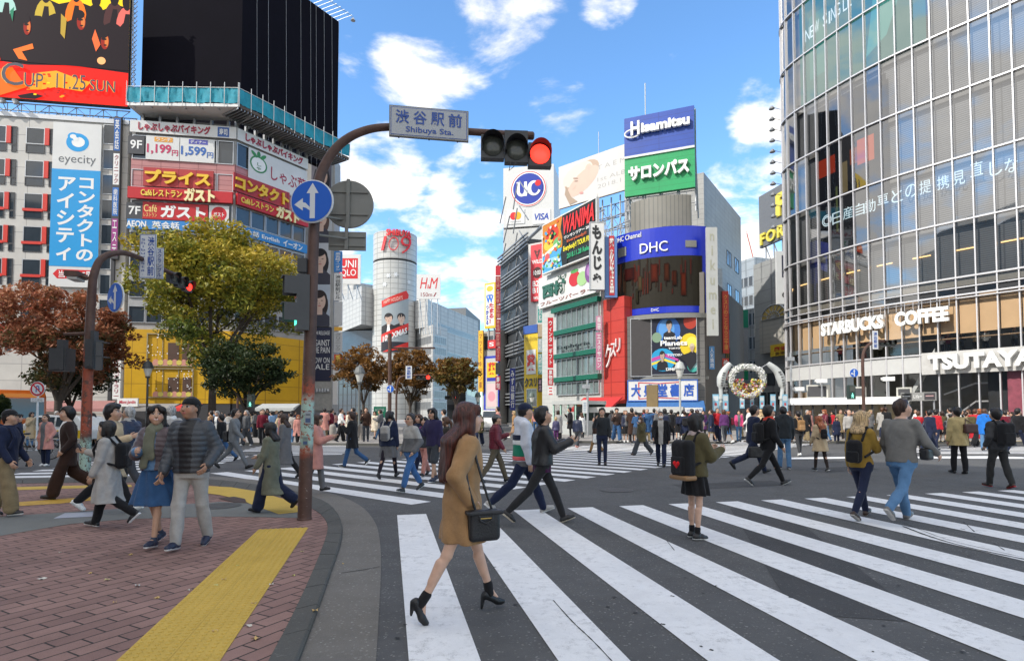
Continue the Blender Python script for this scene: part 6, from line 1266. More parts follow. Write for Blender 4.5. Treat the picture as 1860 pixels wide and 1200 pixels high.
mb = MB(); mb.lathe(P[-1], [(.062, -.12), (.062, 0), (.04, .02)], 12, axis=(P[-1]-P[-2])); mb.lathe(base, [(.105, 0), (.105, .02), (.1, .03)], 18); mb.build('end_cap', M_pole, p1)
for (x, y, w_, h, c, lab) in ((560, 758, 11, 22, (.3, .33, .36), 'sticker'), (555, 800, 9, 16, (.22, .28, .25), 'sticker')):
 q = at(x, y, D1-.1); f = face_fac(q); art(p1, f, -w_/2/FP*D1, w_/2/FP*D1, q.z-h/2/FP*D1, q.z+h/2/FP*D1, [(c, rc(0, 0, 1, 1)), ((.06, .1, .2), rc(.1, .1, .9, .45)), ((.12, .14, .16), rc(.15, .7, .85, .8))], .01, 'sticker')
a_, b_ = at(707, 220, D1+.02), at(851, 232, D1+.13); f = Fac(a_.xy, b_.xy); z1, z0 = f.uz(707, 191)[1], f.uz(707, 247)[1]; sl = (f.uz(851, 203)[1]-z1)/f.L
t = thing('street_name_board', 'blue lettered name board greyed for shade reading Shibuya Sta. on the curved pole arm', 'sign', f.pt(f.L/2, z0));
mb = MB(); vs = [f.pt(u, z+sl*u, o) for o in (-.03, .012) for u, z in ((0, z0), (f.L, z0), (f.L, z1), (0, z1))]; mb.add(vs, [(4, 5, 6, 7), (3, 2, 1, 0), (0, 1, 5, 4), (1, 2, 6, 5), (2, 3, 7, 6), (3, 0, 4, 7)]); mb.build('board', M_back, t)
hb_ = z1-z0; BL = (.015, .07, .32)
S = [((.42, .44, .46), [(.012, .03), (.988, .03), (.988, .97), (.012, .97)]), (BL, rc(.02, .05, .98, .95)), ((.42, .44, .46), rc(.028, .068, .972, .932))]  # face colour greyed to paint in the backlit shade
o = art(t, f, 0, f.L, z0, z1, S, .014, 'face', step=.002)
for v in o.data.vertices: wv = v.co+worldloc(o); v.co.z += sl*(wv-f.A).dot(f.U)
zm = lambda k, u: z0+hb_*k+sl*u
for i, ch in enumerate('渋谷駅前'): u = f.L*(.08+.222*i); txt(t, f, u, u+f.L*.17, zm(.42, u+.1), zm(.86, u+.1), ch, BL, .02, out=.024, slope=sl)
txt(t, f, f.L*.21, f.L*.81, zm(.1, f.L*.5), zm(.34, f.L*.5), 'Shibuya Sta.', BL, .015, out=.024, slope=sl)
for k in (.12, .5, .86): mb = MB(); mb.tube([f.pt(f.L*k, zm(-.03, f.L*k), -.01), f.pt(f.L*k, zm(.02, f.L*k), -.01)], .012, 6); mb.build('bolt', M_dframe, t)
dS = D1+.1; c = at(938, 273, dS); rS = 19.5/FP*dS
t = signal('vehicle_signal', 'three lamp dark grey signal head showing red at the end of the curved arm', c, rS, RAD(4), 2, axis=-.14)
f = face_fac(c, RAD(4)); mb = MB(); mb.frame_box(c-f.U*rS*1.1+Vector((0, 0, rS*1.0))-f.N*rS*.85, f.U*rS*2.2, f.N*rS*.8, Vector((0, 0, rS*.95))); mb.build('hanger_plate', M_sig, t)
mb = MB(); mb.tube([c+Vector((-.08, 0, -rS)), c+Vector((-.11, -.02, -rS-.16)), c+Vector((-.04, -.02, -rS-.1)), c+Vector((.0, 0, -rS))], .006, 5); mb.build('cable', M_dframe, t)
q = c-f.U*rS*2.25+Vector((0, 0, rS*.3)); mb = MB()
for k in range(24):
 pass
arrow_disc('direction_sign', 'large blue disc with white ahead and left arrows on the near pole', at(567, 366, D1-.16), 39.5/FP*D1, RAD(-3))
t = thing('road_sign', 'grey round back of a road sign with a cross bracket right of the near pole', 'road sign', at(634, 415, D1+.35)); c = at(634, 371, D1+.35); r_ = 44.5/FP*(D1+.35); f = face_fac(c, RAD(5))
mb = MB(); mb.lathe(c, [(r_*.95, -.03), (r_, -.02), (r_, 0), (r_*.97, .006)], 36, axis=f.N); mb.build('disc', M_back, t)
mb = MB(); mb.frame_box(c-f.U*.03-Vector((0, 0, r_*1.0))+f.N*.03, f.U*.05, f.N*.03, Vector((0, 0, r_*2.0)))
for dz in (.17, -.17): mb.frame_box(c-f.U*r_*.72+Vector((0, 0, dz))+f.N*.008, f.U*r_*1.5, f.N*.022, Vector((0, 0, .035)))
mb.build('bracket', M_back, t)
t = thing('road_sign', 'grey rectangular back of a smaller sign below the round one', 'road sign', at(630, 458, D1+.35)); c = at(631, 438, D1+.35); f = face_fac(c, RAD(5)); w2, h2 = 35/FP*D1, 18/FP*D1
mb = MB(); mb.frame_box(c-f.U*w2-Vector((0, 0, h2))-f.N*.01, f.U*2*w2, f.N*.02, Vector((0, 0, 2*h2))); mb.build('plate', M_back, t)
mb = MB()
for dz in (-.07, .07): mb.frame_box(c-f.U*w2*.95+Vector((0, 0, dz-.015))+f.N*.01, f.U*w2*1.9, f.N*.025, Vector((0, 0, .03)))
mb.frame_box(c-f.U*.03-Vector((0, 0, h2))+f.N*.036, f.U*.05, f.N*.03, Vector((0, 0, h2*2+.12))); mb.tube([at(566, 425, D1), c+f.N*.06+Vector((0, 0, .02))], .018, 6); mb.tube([at(566, 390, D1), at(632, 400, D1+.4)], .018, 6); mb.build('bracket', M_back, t)
t = thing('pedestrian_signal', 'black pedestrian signal seen from behind on the left of the near pole', 'traffic light', at(552, 598, D1)); mb = MB(); c = at(551, 548, D1-.05); f = face_fac(c, RAD(-62))
mb.frame_box(c-f.U*.11-Vector((0, 0, .42))-f.N*.07, f.U*.22, f.N*.17, Vector((0, 0, .80))); o = mb.build('housing', M_sig, t)
for dz in (-.19, .19):
 q = c+Vector((0, 0, dz)); mb = MB(); mb.frame_box(q-f.U*.1-Vector((0, 0, .15))+f.N*.1, f.U*.2, f.N*.006, Vector((0, 0, .3))); mb.build('lens', M_grnl if dz < 0 else M_lens, t)
 mb = MB(); mb.frame_box(q-f.U*.11+Vector((0, 0, .14))+f.N*.1, f.U*.22, f.N*.2, Vector((0, 0, .012))); mb.frame_box(q-f.U*.11-Vector((0, 0, .1))+f.N*.1, f.U*.01, f.N*.17, Vector((0, 0, .24))); mb.frame_box(q+f.U*.1-Vector((0, 0, .1))+f.N*.1, f.U*.01, f.N*.17, Vector((0, 0, .24))); mb.build('visor', M_sig, t)
mb = MB(); mb.frame_box(c+Vector((-.07, -.07, .42)), Vector((.13, 0, 0)), Vector((0, .13, 0)), Vector((0, 0, .2))); mb.tube([c+Vector((0, 0, .5)), at(567, 480, D1)], .025, 6); mb.build('mount', M_sig, t)
D2 = ground(154, 873, ZP).y; base = ground(154, 873, ZP)
p2 = thing('signal_pole', 'brown signal pole with a peeling red foot and curved arm at the left', 'signal pole', base)
P = smooth3([base]+pathpx([(157, 760, D2), (162, 620, D2), (167, 530, D2), (171, 497, D2), (184, 470, D2+.1), (213, 459, D2+.4), (245, 465, D2+1.0), (300, 491, D2+2.4), (350, 517, D2+3.6)]), 5)
mb = MB(); nP = len(P); mb.tube(P, [.115-.06*min(1, i/nP*1.2) for i in range(nP)], 12); mb.build('shaft', M_pole2, p2, True)
mb = MB(); mb.tube(pathpx([(162, 605, D2), (116, 607, D2-.1)]), .035, 6); mb.build('side_arm', M_pole, p2)
c = at(138, 500, D2); t = thing('street_lamp', 'boxy brown floodlight on the second pole below its curved arm', 'lamp', c); mb = MB(); mb.box(c, (.28, .45, .12), 0, .2); mb.box(c-Vector((0, 0, .09)), (.2, .36, .06), 1, .2); mb.build('housing', [M_pole, mat('lamp_glass', (.5, .5, .48), .3)], t); mb = MB(); mb.tube([c, at(168, 506, D2)], .03, 6); mb.build('bracket', M_pole, t)
for lab, cx, y0, y1, hw in (('black signal box hanging from the side arm of the second pole', 113, 633, 674, 15), ('black pedestrian signal head clamped to the second pole', 171, 617, 670, 8)):
 c = at(cx, (y0+y1)/2, D2-.1); h = (y1-y0)/FP*D2/2; wq = hw/FP*D2; t = thing('pedestrian_signal', lab, 'traffic light', c-Vector((0, 0, h))); mb = MB(); mb.box(c, (2*wq, .3, 2*h)); mb.box(c+Vector((0, -.16, 0)), (1.7*wq, .03, 1.8*h)); mb.build('housing', M_sig, t)
 mb = MB(); mb.box(c+Vector((0, 0, h+.1)), (wq*.8, .15, .2)); mb.box(c+Vector((0, -.18, -h*.75)), (wq*.6, .01, .05)); mb.build('mount', M_sig, t)
 if hw == 8:
  for dz in (-.5, .5): mb = MB(); mb.frame_box(c+Vector((wq, -.1, dz*h+.1)), Vector((.14, .05, 0)), Vector((0, .22, 0)), Vector((0, 0, .02))); mb.frame_box(c+Vector((wq, -.1, dz*h-.2)), Vector((.11, .05, 0)), Vector((0, .02, 0)), Vector((0, 0, .3))); mb.build('visor', M_sig, t)
for lab, x0, x1, y0, y1, s1, s2, dd in (('upright name board of blue characters on the second pole arm', 250, 279, 425, 505, '渋谷駅前', 'Shibuya Sta.', 1.3), ('small upright board of tiny characters beside the name board', 281, 293, 450, 506, 'スクランブル', '', 1.9)):
 f = face_fac(at(x0, 600, D2+dd), RAD(2)); w2 = (x1-x0)/FP*(D2+dd); z1, z0 = f.uz(x0, y0)[1], f.uz(x0, y1)[1]; t = thing('street_name_board', lab, 'sign', f.pt(w2/2, z0)); mb = MB(); f.box(mb, 0, w2, z0, z1, -.03, 0); mb.build('board', M_swhite, t)
 h = z1-z0; txt(t, f, w2*(.5 if s2 else .15), w2*(.92 if s2 else .85), z0+h*.06, z1-h*.06, s1, BL, .015, out=.01, vertical=True)
 if s2: txt(t, f, w2*.1, w2*.36, z0+h*.08, z1-h*.1, s2.replace(' ', ''), BL, .0, out=.01, vertical=True)
 art(t, f, 0, w2, z0, z1, [(BL, rc(.02, .01, .98, .02)), (BL, rc(.02, .98, .98, .99)), (BL, rc(.02, .01, .05, .99)), (BL, rc(.95, .01, .98, .99))], .004, 'border', step=0)
signal('vehicle_signal', 'dark three lamp signal half hidden by the yellow-green tree', at(330, 512, D2+3.1), .14, RAD(84), 2, axis=-.16)
arrow_disc('direction_sign', 'blue disc with branching white arrows right of the second pole', at(210, 540, D2-.05), .345, RAD(-30))
D3 = 25; c = at(68, 706, D3); r_ = 13.5/FP*D3; t = thing('no_turn_sign', 'round red and white no U-turn sign on a thin post by the bus', 'road sign', at(68, 706, D3)*Vector((1, 1, 0)) if False else Vector((c.x, c.y, 0)))
f = face_fac(c); mb = MB(); mb.lathe(c, [(r_, -.02), (r_, 0)], 28, axis=f.N); mb.build('disc', M_swhite, t); RDs = (.5, .02, .03)
art(t, f, -r_, r_, c.z-r_, c.z+r_, [(RDs, ell(.5, .5, .46, .46, 30)), ((.62, .64, .66), ell(.5, .5, .35, .35, 30)), (BL, [(.4, .28), (.47, .28), (.47, .6), (.5, .65), (.55, .65), (.58, .6), (.58, .5), (.52, .5), (.61, .36), (.7, .5), (.65, .5), (.65, .62), (.58, .72), (.46, .72), (.4, .62)]), (RDs, [(.22, .72), (.28, .78), (.78, .28), (.72, .22)])], .01, 'symbol', step=.003)
mb = MB(); mb.tube([(c.x, c.y+.04, 0), (c.x, c.y+.04, c.z+r_)], .04, 8); mb.build('post', M_swhite, t); q = at(68, 726, D3); mb = MB(); mb.box(q, (.56, .02, .17)); mb.build('plate', M_swhite, t); txt(t, face_fac(q), -.22, .22, q.z-.05, q.z+.05, 'ここから', (.1, .1, .1), 0, out=.015)
M_lg = mat('lamp_green', (.10, .13, .115), .5, var=.15); M_bulb = mat('lamp_glass_white', (.62, .62, .58), .3)
def lamp_post(label, px, d, ytop, col=None, arms=True):
 c = at(px, 700, d); c.z = 0; t = thing('lamp_post', label, 'street lamp', c); zt = at(px, ytop, d).z; m = col or M_lg; H = c+Vector((0, 0, zt))
 mb = MB(); mb.lathe(c, [(.16, 0), (.16, .5), (.1, .6), (.075, 1), (.06, zt-1.15), (.14, zt-1.1), (.16, zt-1.02)], 12); mb.build('post', m, t)
 mb = MB(); mb.lathe(c, [(.13, zt-1.0), (.26, zt-.55), (.27, zt-.5)], 12); mb.build('lantern', M_bulb, t); mb = MB(); mb.lathe(c, [(.34, zt-.5), (.33, zt-.4), (.22, zt-.1), (.08, zt-.02), (.05, zt), (0, zt+.1)], 14); mb.build('hood', m, t)
lamp_post('pale grey lamp post with bell hood before the bookshop sign', 1235, 37, 656, mat('lamp_pale', (.42, .44, .42), .5)); lamp_post('grey bell hooded lamp post by the orange trees', 653, 36, 664, mat('lamp_grey', (.14, .15, .15), .5)); lamp_post('dark bell hooded lamp post before the yellow shop', 268, 38, 655, mat('lamp_dark', (.05, .055, .06), .5)); lamp_post('small grey lamp post beside the yellow drugstore', 966, 60, 712); lamp_post('thin lamp post below the small green and orange tree', 868, 60, 712)
def far_pole(label, px, d, pts, r=.08): c = at(px, 700, d); c.z = 0; t = thing('signal_pole', label, 'signal pole', c); mb = MB(); P = smooth3([c]+pathpx(pts), 4); mb.tube(P, r, 8); mb.build('shaft', M_pole, t, True); return t
t = far_pole('brown pole with a straight side arm before the round tower', 708, 34, [(708, 700, 34), (708, 606, 34)], .11); mb = MB(); mb.tube(pathpx([(708, 632, 34), (790, 632, 35)]), .05, 6); mb.build('side_arm', M_pole, t)
t = far_pole('grey pole with a curved arm carrying the far red signal', 720, 36, [(720, 720, 36), (722, 696, 36), (732, 683, 36), (775, 681, 36)], .06)
signal('vehicle_signal', 'tiny far signal showing red on the curved arm before the tower', at(769, 685, 36), .13, 0, 2)
signal('vehicle_signal', 'tiny far signal showing red below the small right tree', at(818, 722, 60), .17, 0, 2)
arrow_disc('direction_sign', 'small far blue disc on the brown pole before the tower', at(709, 706, 33.8), .22)
f = face_fac(at(737, 680, 35.9)); t = thing('street_name_board', 'tiny far upright name boards beside the red signal', 'sign', at(743, 688, 35.9)); mb = MB(); z0 = at(743, 688, 35.9).z; f.box(mb, 0, .38, z0, z0+.8, -.02, .02); mb.build('board', M_swhite, t); txt(t, f, .06, .32, z0+.05, z0+.75, '渋谷駅前', BL, .02, out=.03, vertical=True)
t = far_pole('brown pole with a curved arm before the glass store', 1568, 33, [(1568, 700, 33), (1567, 655, 33), (1571, 634, 33), (1585, 622, 33.1), (1600, 619, 33.3), (1622, 622, 33.8)], .085)
signal('vehicle_signal', 'three lamp grey signal unlit on the curved arm before the glass store', at(1612, 623, 33.5), .155, RAD(8), 9)
f = face_fac(at(1585, 620, 33)); t = thing('street_name_board', 'pale upright name board hung on the arm before the glass store', 'sign', at(1590, 634, 33)); z0 = at(1590, 634, 33).z; mb = MB(); f.box(mb, 0, .3, z0, z0+1.05, -.02, .02); mb.build('board', M_swhite, t); txt(t, f, .05, .25, z0+.08, z0+.98, '渋谷駅前', BL, .02, out=.03, vertical=True)
arrow_disc('direction_sign', 'blue arrow disc on the pole before the glass store', at(1551, 677, 32.9), .25)
def ped(label, px, py, d, mast=None):
 c = at(px, py, d); t = thing('pedestrian_signal', label, 'traffic light', c-Vector((0, 0, .4))); mb = MB(); mb.box(c, (.38, .22, .8)); mb.build('housing', mat('ped_green', (.03, .05, .045), .5), t)
 for dz, m in ((.19, M_lens), (-.19, mat('ped_panel', (.01, .05, .04), .4))): mb = MB(); mb.box(c+Vector((0, -.12, dz)), (.29, .02, .32)); mb.build('panel', m, t)
 f = face_fac(c+Vector((0, -.135, 0))); art(t, f, -.12, .12, c.z-.34, c.z-.04, [((.3, .95, .75), p) for p in (ell(.5, .88, .1, .09, 10), [(.4, .75), (.6, .75), (.62, .45), (.38, .45)], [(.4, .46), (.52, .46), (.35, .05), (.22, .08)], [(.5, .46), (.62, .46), (.78, .08), (.64, .05)], [(.38, .72), (.3, .68), (.18, .45), (.26, .42)], [(.62, .72), (.7, .68), (.82, .45), (.74, .42)])], .0, 'walking_figure', M_led, 0)
 if mast: mb = MB(); mb.tube([c+Vector((mast, .2, .2)), Vector((c.x+mast, c.y+.2, 0))], .07, 8); mb.tube([c+Vector((0, .1, .1)), c+Vector((mast, .2, .1))], .03, 5); mb.build('mast', M_pole, t)
ped('green walking figure signal before the white canopy', 1546, 712, 33); ped('green walking figure signal under the dark evergreen tree', 456, 728, 35, -.9)
for px, d, yt, lb, m in ((1067, 38, 690, 'plain grey mast beside the glazed kiosk', M_steel), (1437, 40, 640, 'grey mast at the left end of the white canopy', M_steel)):
 c = at(px, 700, d); c.z = 0; t = thing('mast', lb, 'mast', c); mb = MB(); mb.tube([c, c+Vector((0, 0, at(px, yt, d).z))], .08, 8); mb.build('shaft', m, t)
 mb = MB(); mb.box(c+Vector((-.1, -.1, at(px, yt+12, d).z)), (.5, .3, .25)); mb.build('fitting', m, t)
f = face_fac(at(1058, 742, 37)); z0, z1 = at(1058, 750, 37).z, at(1058, 726, 37).z; t = thing('notice_board', 'white narrow notice board on the mast by the kiosk', 'sign', f.pt(.1, z0)); mb = MB(); f.box(mb, 0, .28, z0, z1, 0, .03); mb.build('board', M_white, t); art(t, f, 0, .28, z0, z1, [((.3, .4, .5), rc(.2, .1+.13*i, .8, .15+.13*i)) for i in range(6)], .035, 'print')
for i, (px, py) in enumerate([(604, 800), (656, 799), (630, 797)]):
 c = ground(px, py, .13); mb = MB(); mb.lathe(c, [(.17, 0), (.17, .75), (.14, .85), (0, .9)], 12); o = mb.build('bollard', mat('bollard_stone', (.3, .27, .24), .8, var=.2)); tag(o, 'stone bollard on the far left kerb near the poster building', 'bollard', 'stone bollards on the far kerb')
t = thing('site_board', 'green notice board on the far kerb below the round tower', 'sign', at(690, 760, 45)*Vector((1, 1, 0))); f = face_fac(at(679, 750, 45)); z0, z1 = at(679, 758, 45).z, at(679, 738, 45).z; mb = MB(); f.box(mb, 0, .95, z0, z1, 0, .05); mb.build('board', mat('site_green', (.02, .28, .15), .5), t); txt(t, f, .1, .8, z1-.35, z1-.15, 'ACCESS', WHITE, 0, out=.06); mb = MB(); mb.tube([f.pt(.1, 0), f.pt(.1, z0)], .03, 5); mb.tube([f.pt(.85, 0), f.pt(.85, z0)], .03, 5); mb.build('post', M_steel, t)
f = fac_px(215, 55.5, 420, 54); awning('awning', 'long pink-brown awning along the shops behind the left trees', f, 60, 215, 728, 742, mat('pink_canvas', (.3, .14, .13), .8), 1.4)
board('shop_sign', 'small white shop sign with red script under the yellow shop windows', f, (213, 723, 250, 738), M_white, [(.1, .25, .9, .75, 'Mont Jardin', (.5, .02, .05), dict(shear=.2))], 1.6, .15)
for x0, x1, c, lb in ((255, 330, (.25, .24, .23), 'grey flat canopy over the shops under the yellow building'), (335, 372, (.5, .03, .03), 'red flat canopy over the shops under the dark evergreen tree'), (480, 548, (.4, .42, .42), 'pale flat canopy over the shops at the yellow building corner')): awning('awning', lb, f, x0, x1, 733, 741, wc(c, 'canvas', .8), 1.2)
strips('vertical_sign', 0, f, 206, 219, [(640, 725, (.62, .62, .6), 'アイリスギャラリー', (.3, .05, .08))], label='white vertical gallery sign below the reddish tree', out=.9)
# ================================================================== heart arch
dH = 39; t = thing('gate_arch', 'street gate of two white curved tusks holding a flower-covered heart ring', 'arch', at(1358, 770, dH)*Vector((1, 1, 0)))
M_tusk = mat('arch_grey', (.48, .50, .49), .45, var=.12)
for pts in ([(1310, 760), (1310, 722), (1309, 700), (1313, 678), (1326, 660)], [(1420, 760), (1420, 722), (1421, 700), (1413, 676), (1395, 660)]):
 P = smooth3([at(x, y, dH) for x, y in pts], 5); P[0].z = 0; n = len(P); mb = MB(); mb.tube(P, [.13 if i < n*.45 else .13+.17*(1-abs((i/n-.62)/.4)) for i in range(n)], 12); mb.build('tusk', M_tusk, t, True)
 mb = MB()
 for i in range(6): q = P[int(n*.5)+i]; mb.box(q+Vector((0, -.27, 0)), (.16, .05, .1))
 mb.build('tusk_lettering', mat('arch_letters', (.12, .12, .12), .5), t)
 q = at(pts[1][0], 722, dH); mb = MB(); mb.lathe(q, [(.2, -.1), (.2, .1)], 12); mb.build('collar', M_tusk, t)
hc = at(1357, 689, dH); r0 = 27/FP*dH
mb = MB(); hp = []
for k in range(40): a = 2*math.pi*k/40; rr = r0*(1.0-.16*max(0, math.cos(a-math.pi/2))**3+.1*max(0, -math.sin(a))**4); hp.append(hc+Vector((rr*math.cos(a)*1.08, 0, rr*math.sin(a))))
mb.tube(hp+[hp[0]], .19, 10); mb.build('heart_ring', mat('arch_white', (.62, .62, .6), .7, var=.3, vs=8, bump=1, bs=12), t, True)
rf = random.Random(2); mb = MB()
for i in range(1500):
 p = rf.choice(hp)+Vector((rf.gauss(0, 1), rf.gauss(0, 1), rf.gauss(0, 1))).normalized()*.22; ang = math.atan2(p.z-hc.z, p.x-hc.x)
 c = rf.choice([(.72, .72, .7)]*5+[(.55, .55, .5), (.3, .35, .25)]) if not (-2.9 < ang < -.2) else rf.choice([(.72, .7, .68)]*3+[(.65, .5, .08)]*2+[(.5, .03, .08), (.2, .3, .1)])
 u = Vector((rf.gauss(0, 1), rf.gauss(0, 1), rf.gauss(0, 1))).normalized(); v = u.orthogonal().normalized(); s = .075; mb.add([p-u*s, p-v*s, p+u*s, p+v*s], [(0, 1, 2, 3)], 0, c)
for i in range(420):
 a = rf.uniform(-math.pi, 0); p = hc+Vector((math.cos(a), 0, math.sin(a)))*r0*rf.uniform(.1, .95)**.5+Vector((0, rf.uniform(-.15, .1), 0)); c = rf.choice([(.6, .45, .06), (.55, .4, .08), (.5, .03, .06), (.6, .35, .38), (.62, .6, .56), (.16, .25, .08)])
 u = Vector((rf.gauss(0, 1), rf.gauss(0, 1), rf.gauss(0, 1))).normalized(); v = u.orthogonal().normalized(); s = .1; mb.add([p-u*s, p-v*s, p+u*s, p+v*s], [(0, 1, 2, 3)], 0, c)
mb.build('flowers', M_print, t, colors=True); mb = MB(); mb.tube([at(1326, 660, dH), at(1340, 672, dH)], .03, 5); mb.tube([at(1395, 660, dH), at(1376, 672, dH)], .03, 5); mb.build('stay', M_steel, t)
for i, (px, d) in enumerate([(1300, 38.5), (1318, 38.5), (1404, 38.7), (1426, 38.7), (1348, 52), (1366, 54), (1384, 50)]):
 p = at(px, 728, d); f = face_fac(p, RAD(random.uniform(-15, 15))); z1 = p.z+.45; w2 = .42; o = art(None, f, -w2/2, w2/2, z1-1.1, z1, [((.25, .5, .65), rc(0, 0, 1, 1)), ((.65, .7, .72), rc(.1, .6, .9, .9)), ((.6, .1, .1), ell(.5, .4, .2, .1)), ((.7, .75, .78), rc(.2, .1, .8, .3))], 0, 'street_banner'); tag(o, 'pale blue banner with a red mark hanging at the gate posts' if i < 4 else 'pale blue banner with a red mark hanging deep in the side street', 'banner', 'blue banners by the arch' if i < 4 else 'blue banners in the side street')
# ================================================================== vehicles
M_tyre = mat('tyre', (.02, .02, .02), .8); M_cwin = mat('car_glass', (.03, .04, .045), .05, 0, .1, spec=.9); M_chrome = mat('rim_metal', (.5, .5, .5), .3, .8)
def car(name, label, cat, loc, rz, prof, W, mats, wheels, wins, lights, group=None, extra=None):
 """body from a side profile (x forward, z up), lofted with tumblehome; local parts on an Empty"""
 t = thing(name, label, cat, loc, group); t.rotation_euler.z = rz
 def part(nm, mb, m, sm=False):
  me = new_mesh(nm, mb.v, mb.f, m, mb.m, sm, mb.c if m is M_print else None); o = bpy.data.objects.new(nm, me); COL.objects.link(o); o.parent = t; return o
 zc = max(z for x, z in prof); n = len(prof); mb = MB(); tw = lambda z: W/2*(1 if z < 1.0 else 1-.14*(z-1.0)/max(.3, zc-1.0)) if not extra else W/2*(1-.03*max(0, z-2.4))
 vs = [(x, -tw(z), z) for x, z in prof]+[(x, tw(z), z) for x, z in prof]; mb.add(vs, [(i, (i+1) % n, n+(i+1) % n, n+i) for i in range(n)]+[tuple(range(n))[::-1], tuple(range(n, 2*n))]); o = part('body', mb, mats[0])
 bv = o.modifiers.new('bevel', 'BEVEL'); bv.width = .05; bv.segments = 2; bv.limit_method = 'ANGLE'
 if len(mats) > 1:
  mb = MB();
  for s in (-1, 1): mb.frame_box((mats[2][0], s*(W/2+.004), mats[2][1]), (mats[2][2], 0, 0), (0, -s*.02, 0), (0, 0, mats[2][3]))
  part('stripe', mb, mats[1])
 for x, r in wheels:
  for s in (-1, 1):
   mb = MB(); mb.lathe((x, s*(W/2-.1), r), [(r*.6, .11), (r*.95, .11), (r, .07), (r, -.1), (r*.9, -.12)], 20, axis=(0, s, 0)); w_ = part('wheel', mb, M_tyre, True); mb = MB(); mb.lathe((x, s*(W/2-.1), r), [(r*.6, .10), (r*.2, .13), (0, .13)], 14, axis=(0, s, 0)); q = part('rim', mb, M_chrome); q.parent = w_
 for pl in wins:
  mb = MB(); mb.add([Vector(p) for p in pl], [tuple(range(len(pl)))]); part('window', mb, M_cwin)
 for x, y, z, w2, h, m in lights: mb = MB(); mb.frame_box((x, y-w2/2, z-h/2), (.03*(1 if x > 0 else -1), 0, 0), (0, w2, 0), (0, 0, h)); part('headlight' if x > 0 else 'tail_light', mb, m)
 return t
M_hl = mat('headlight', (.8, .8, .78), .1, spec=.9); M_tl = mat('tail_light', (.4, .02, .02), .3)
wag = [(-2.2, .35), (-2.25, .8), (-2.15, 1.0), (-1.75, 1.46), (-.2, 1.52), (.35, 1.48), (1.0, 1.02), (2.1, .88), (2.25, .7), (2.25, .35)]
sd = lambda s: [[(-1.85, s*.86, .98), (-1.5, s*.79, 1.36), (-.75, s*.785, 1.42), (-.75, s*.86, .98)], [(-.65, s*.86, .98), (-.65, s*.785, 1.42), (.3, s*.785, 1.4), (.85, s*.86, 1.0)]]
fr_w = [[(.42, -.7, 1.46), (.42, .7, 1.46), (1.0, .78, 1.05), (1.0, -.78, 1.05)]]
p = ground(70, 812, 0); car('taxi', 'white estate taxi with a yellow lower side behind the parked bicycles', 'taxi', (p.x, p.y+1, 0), RAD(176), wag, 1.72, [mat('car_white', (.72, .72, .70), .25, coat=.6), mat('taxi_yellow', (.65, .42, .02), .3), (-2.1, .42, 4.2, .38)], [(-1.35, .31), (1.35, .31)], sd(-1)+sd(1)+fr_w, [(2.25, -.6, .72, .3, .16, M_hl), (2.25, .6, .72, .3, .16, M_hl), (-2.24, -.7, .8, .15, .3, M_tl)])
van = [(-2.3, .35), (-2.35, 1.0), (-2.2, 1.88), (-1, 1.95), (.9, 1.92), (1.5, 1.25), (2.1, 1.05), (2.3, .8), (2.3, .35)]
p = at(891, 760, 55); p.z = 0
car('white_van', 'white van with a dark windscreen waiting in the boulevard', 'van', p, RAD(-86), van, 1.75, [mat('car_white', (.72, .72, .70), .25)], [(-1.4, .33), (1.4, .33)], [[(.95, -.7, 1.86), (.95, .7, 1.86), (1.53, .78, 1.28), (1.53, -.78, 1.28)]], [(2.3, -.6, .85, .3, .2, M_hl), (2.3, .6, .85, .3, .2, M_hl)])
bus = [(-5, .4), (-5.05, 2.9), (-4.8, 3.1), (4.6, 3.1), (4.95, 2.7), (5.05, 1.2), (5, .4)]
p = at(34, 760, 38); p.z = 0
bz = [[(5.0, -1.1, 2.55), (5.0, 1.1, 2.55), (5.07, 1.1, 1.3), (5.07, -1.1, 1.3)]]+[[(-4.5+k*1.55, s*1.253, 1.35), (-3.1+k*1.55, s*1.253, 1.35), (-3.1+k*1.55, s*1.25, 2.4), (-4.5+k*1.55, s*1.25, 2.4)] for k in range(6) for s in (-1, 1)]
b_ = car('bus', 'orange city bus with a dark windscreen parked at the left edge', 'bus', p+Vector((-3.0, 2.2, 0)), RAD(-38), bus, 2.5, [mat('bus_orange', (.62, .14, .02), .3, coat=.4)], [(-3, .48), (3, .48)], bz, [(5.02, -.9, .8, .4, .2, M_hl), (5.02, .9, .8, .4, .2, M_hl)], extra=True)
mb = MB(); mb.frame_box((4.9, -.9, 2.62), (.12, 0, 0), (0, 1.8, 0), (0, 0, .25)); me = new_mesh('route_display', mb.v, mb.f, mat('route_led', (.03, .015, .005), .4, emit=(.9, .3, .03), es=.25), mb.m); o = bpy.data.objects.new('route_display', me); COL.objects.link(o); o.parent = b_
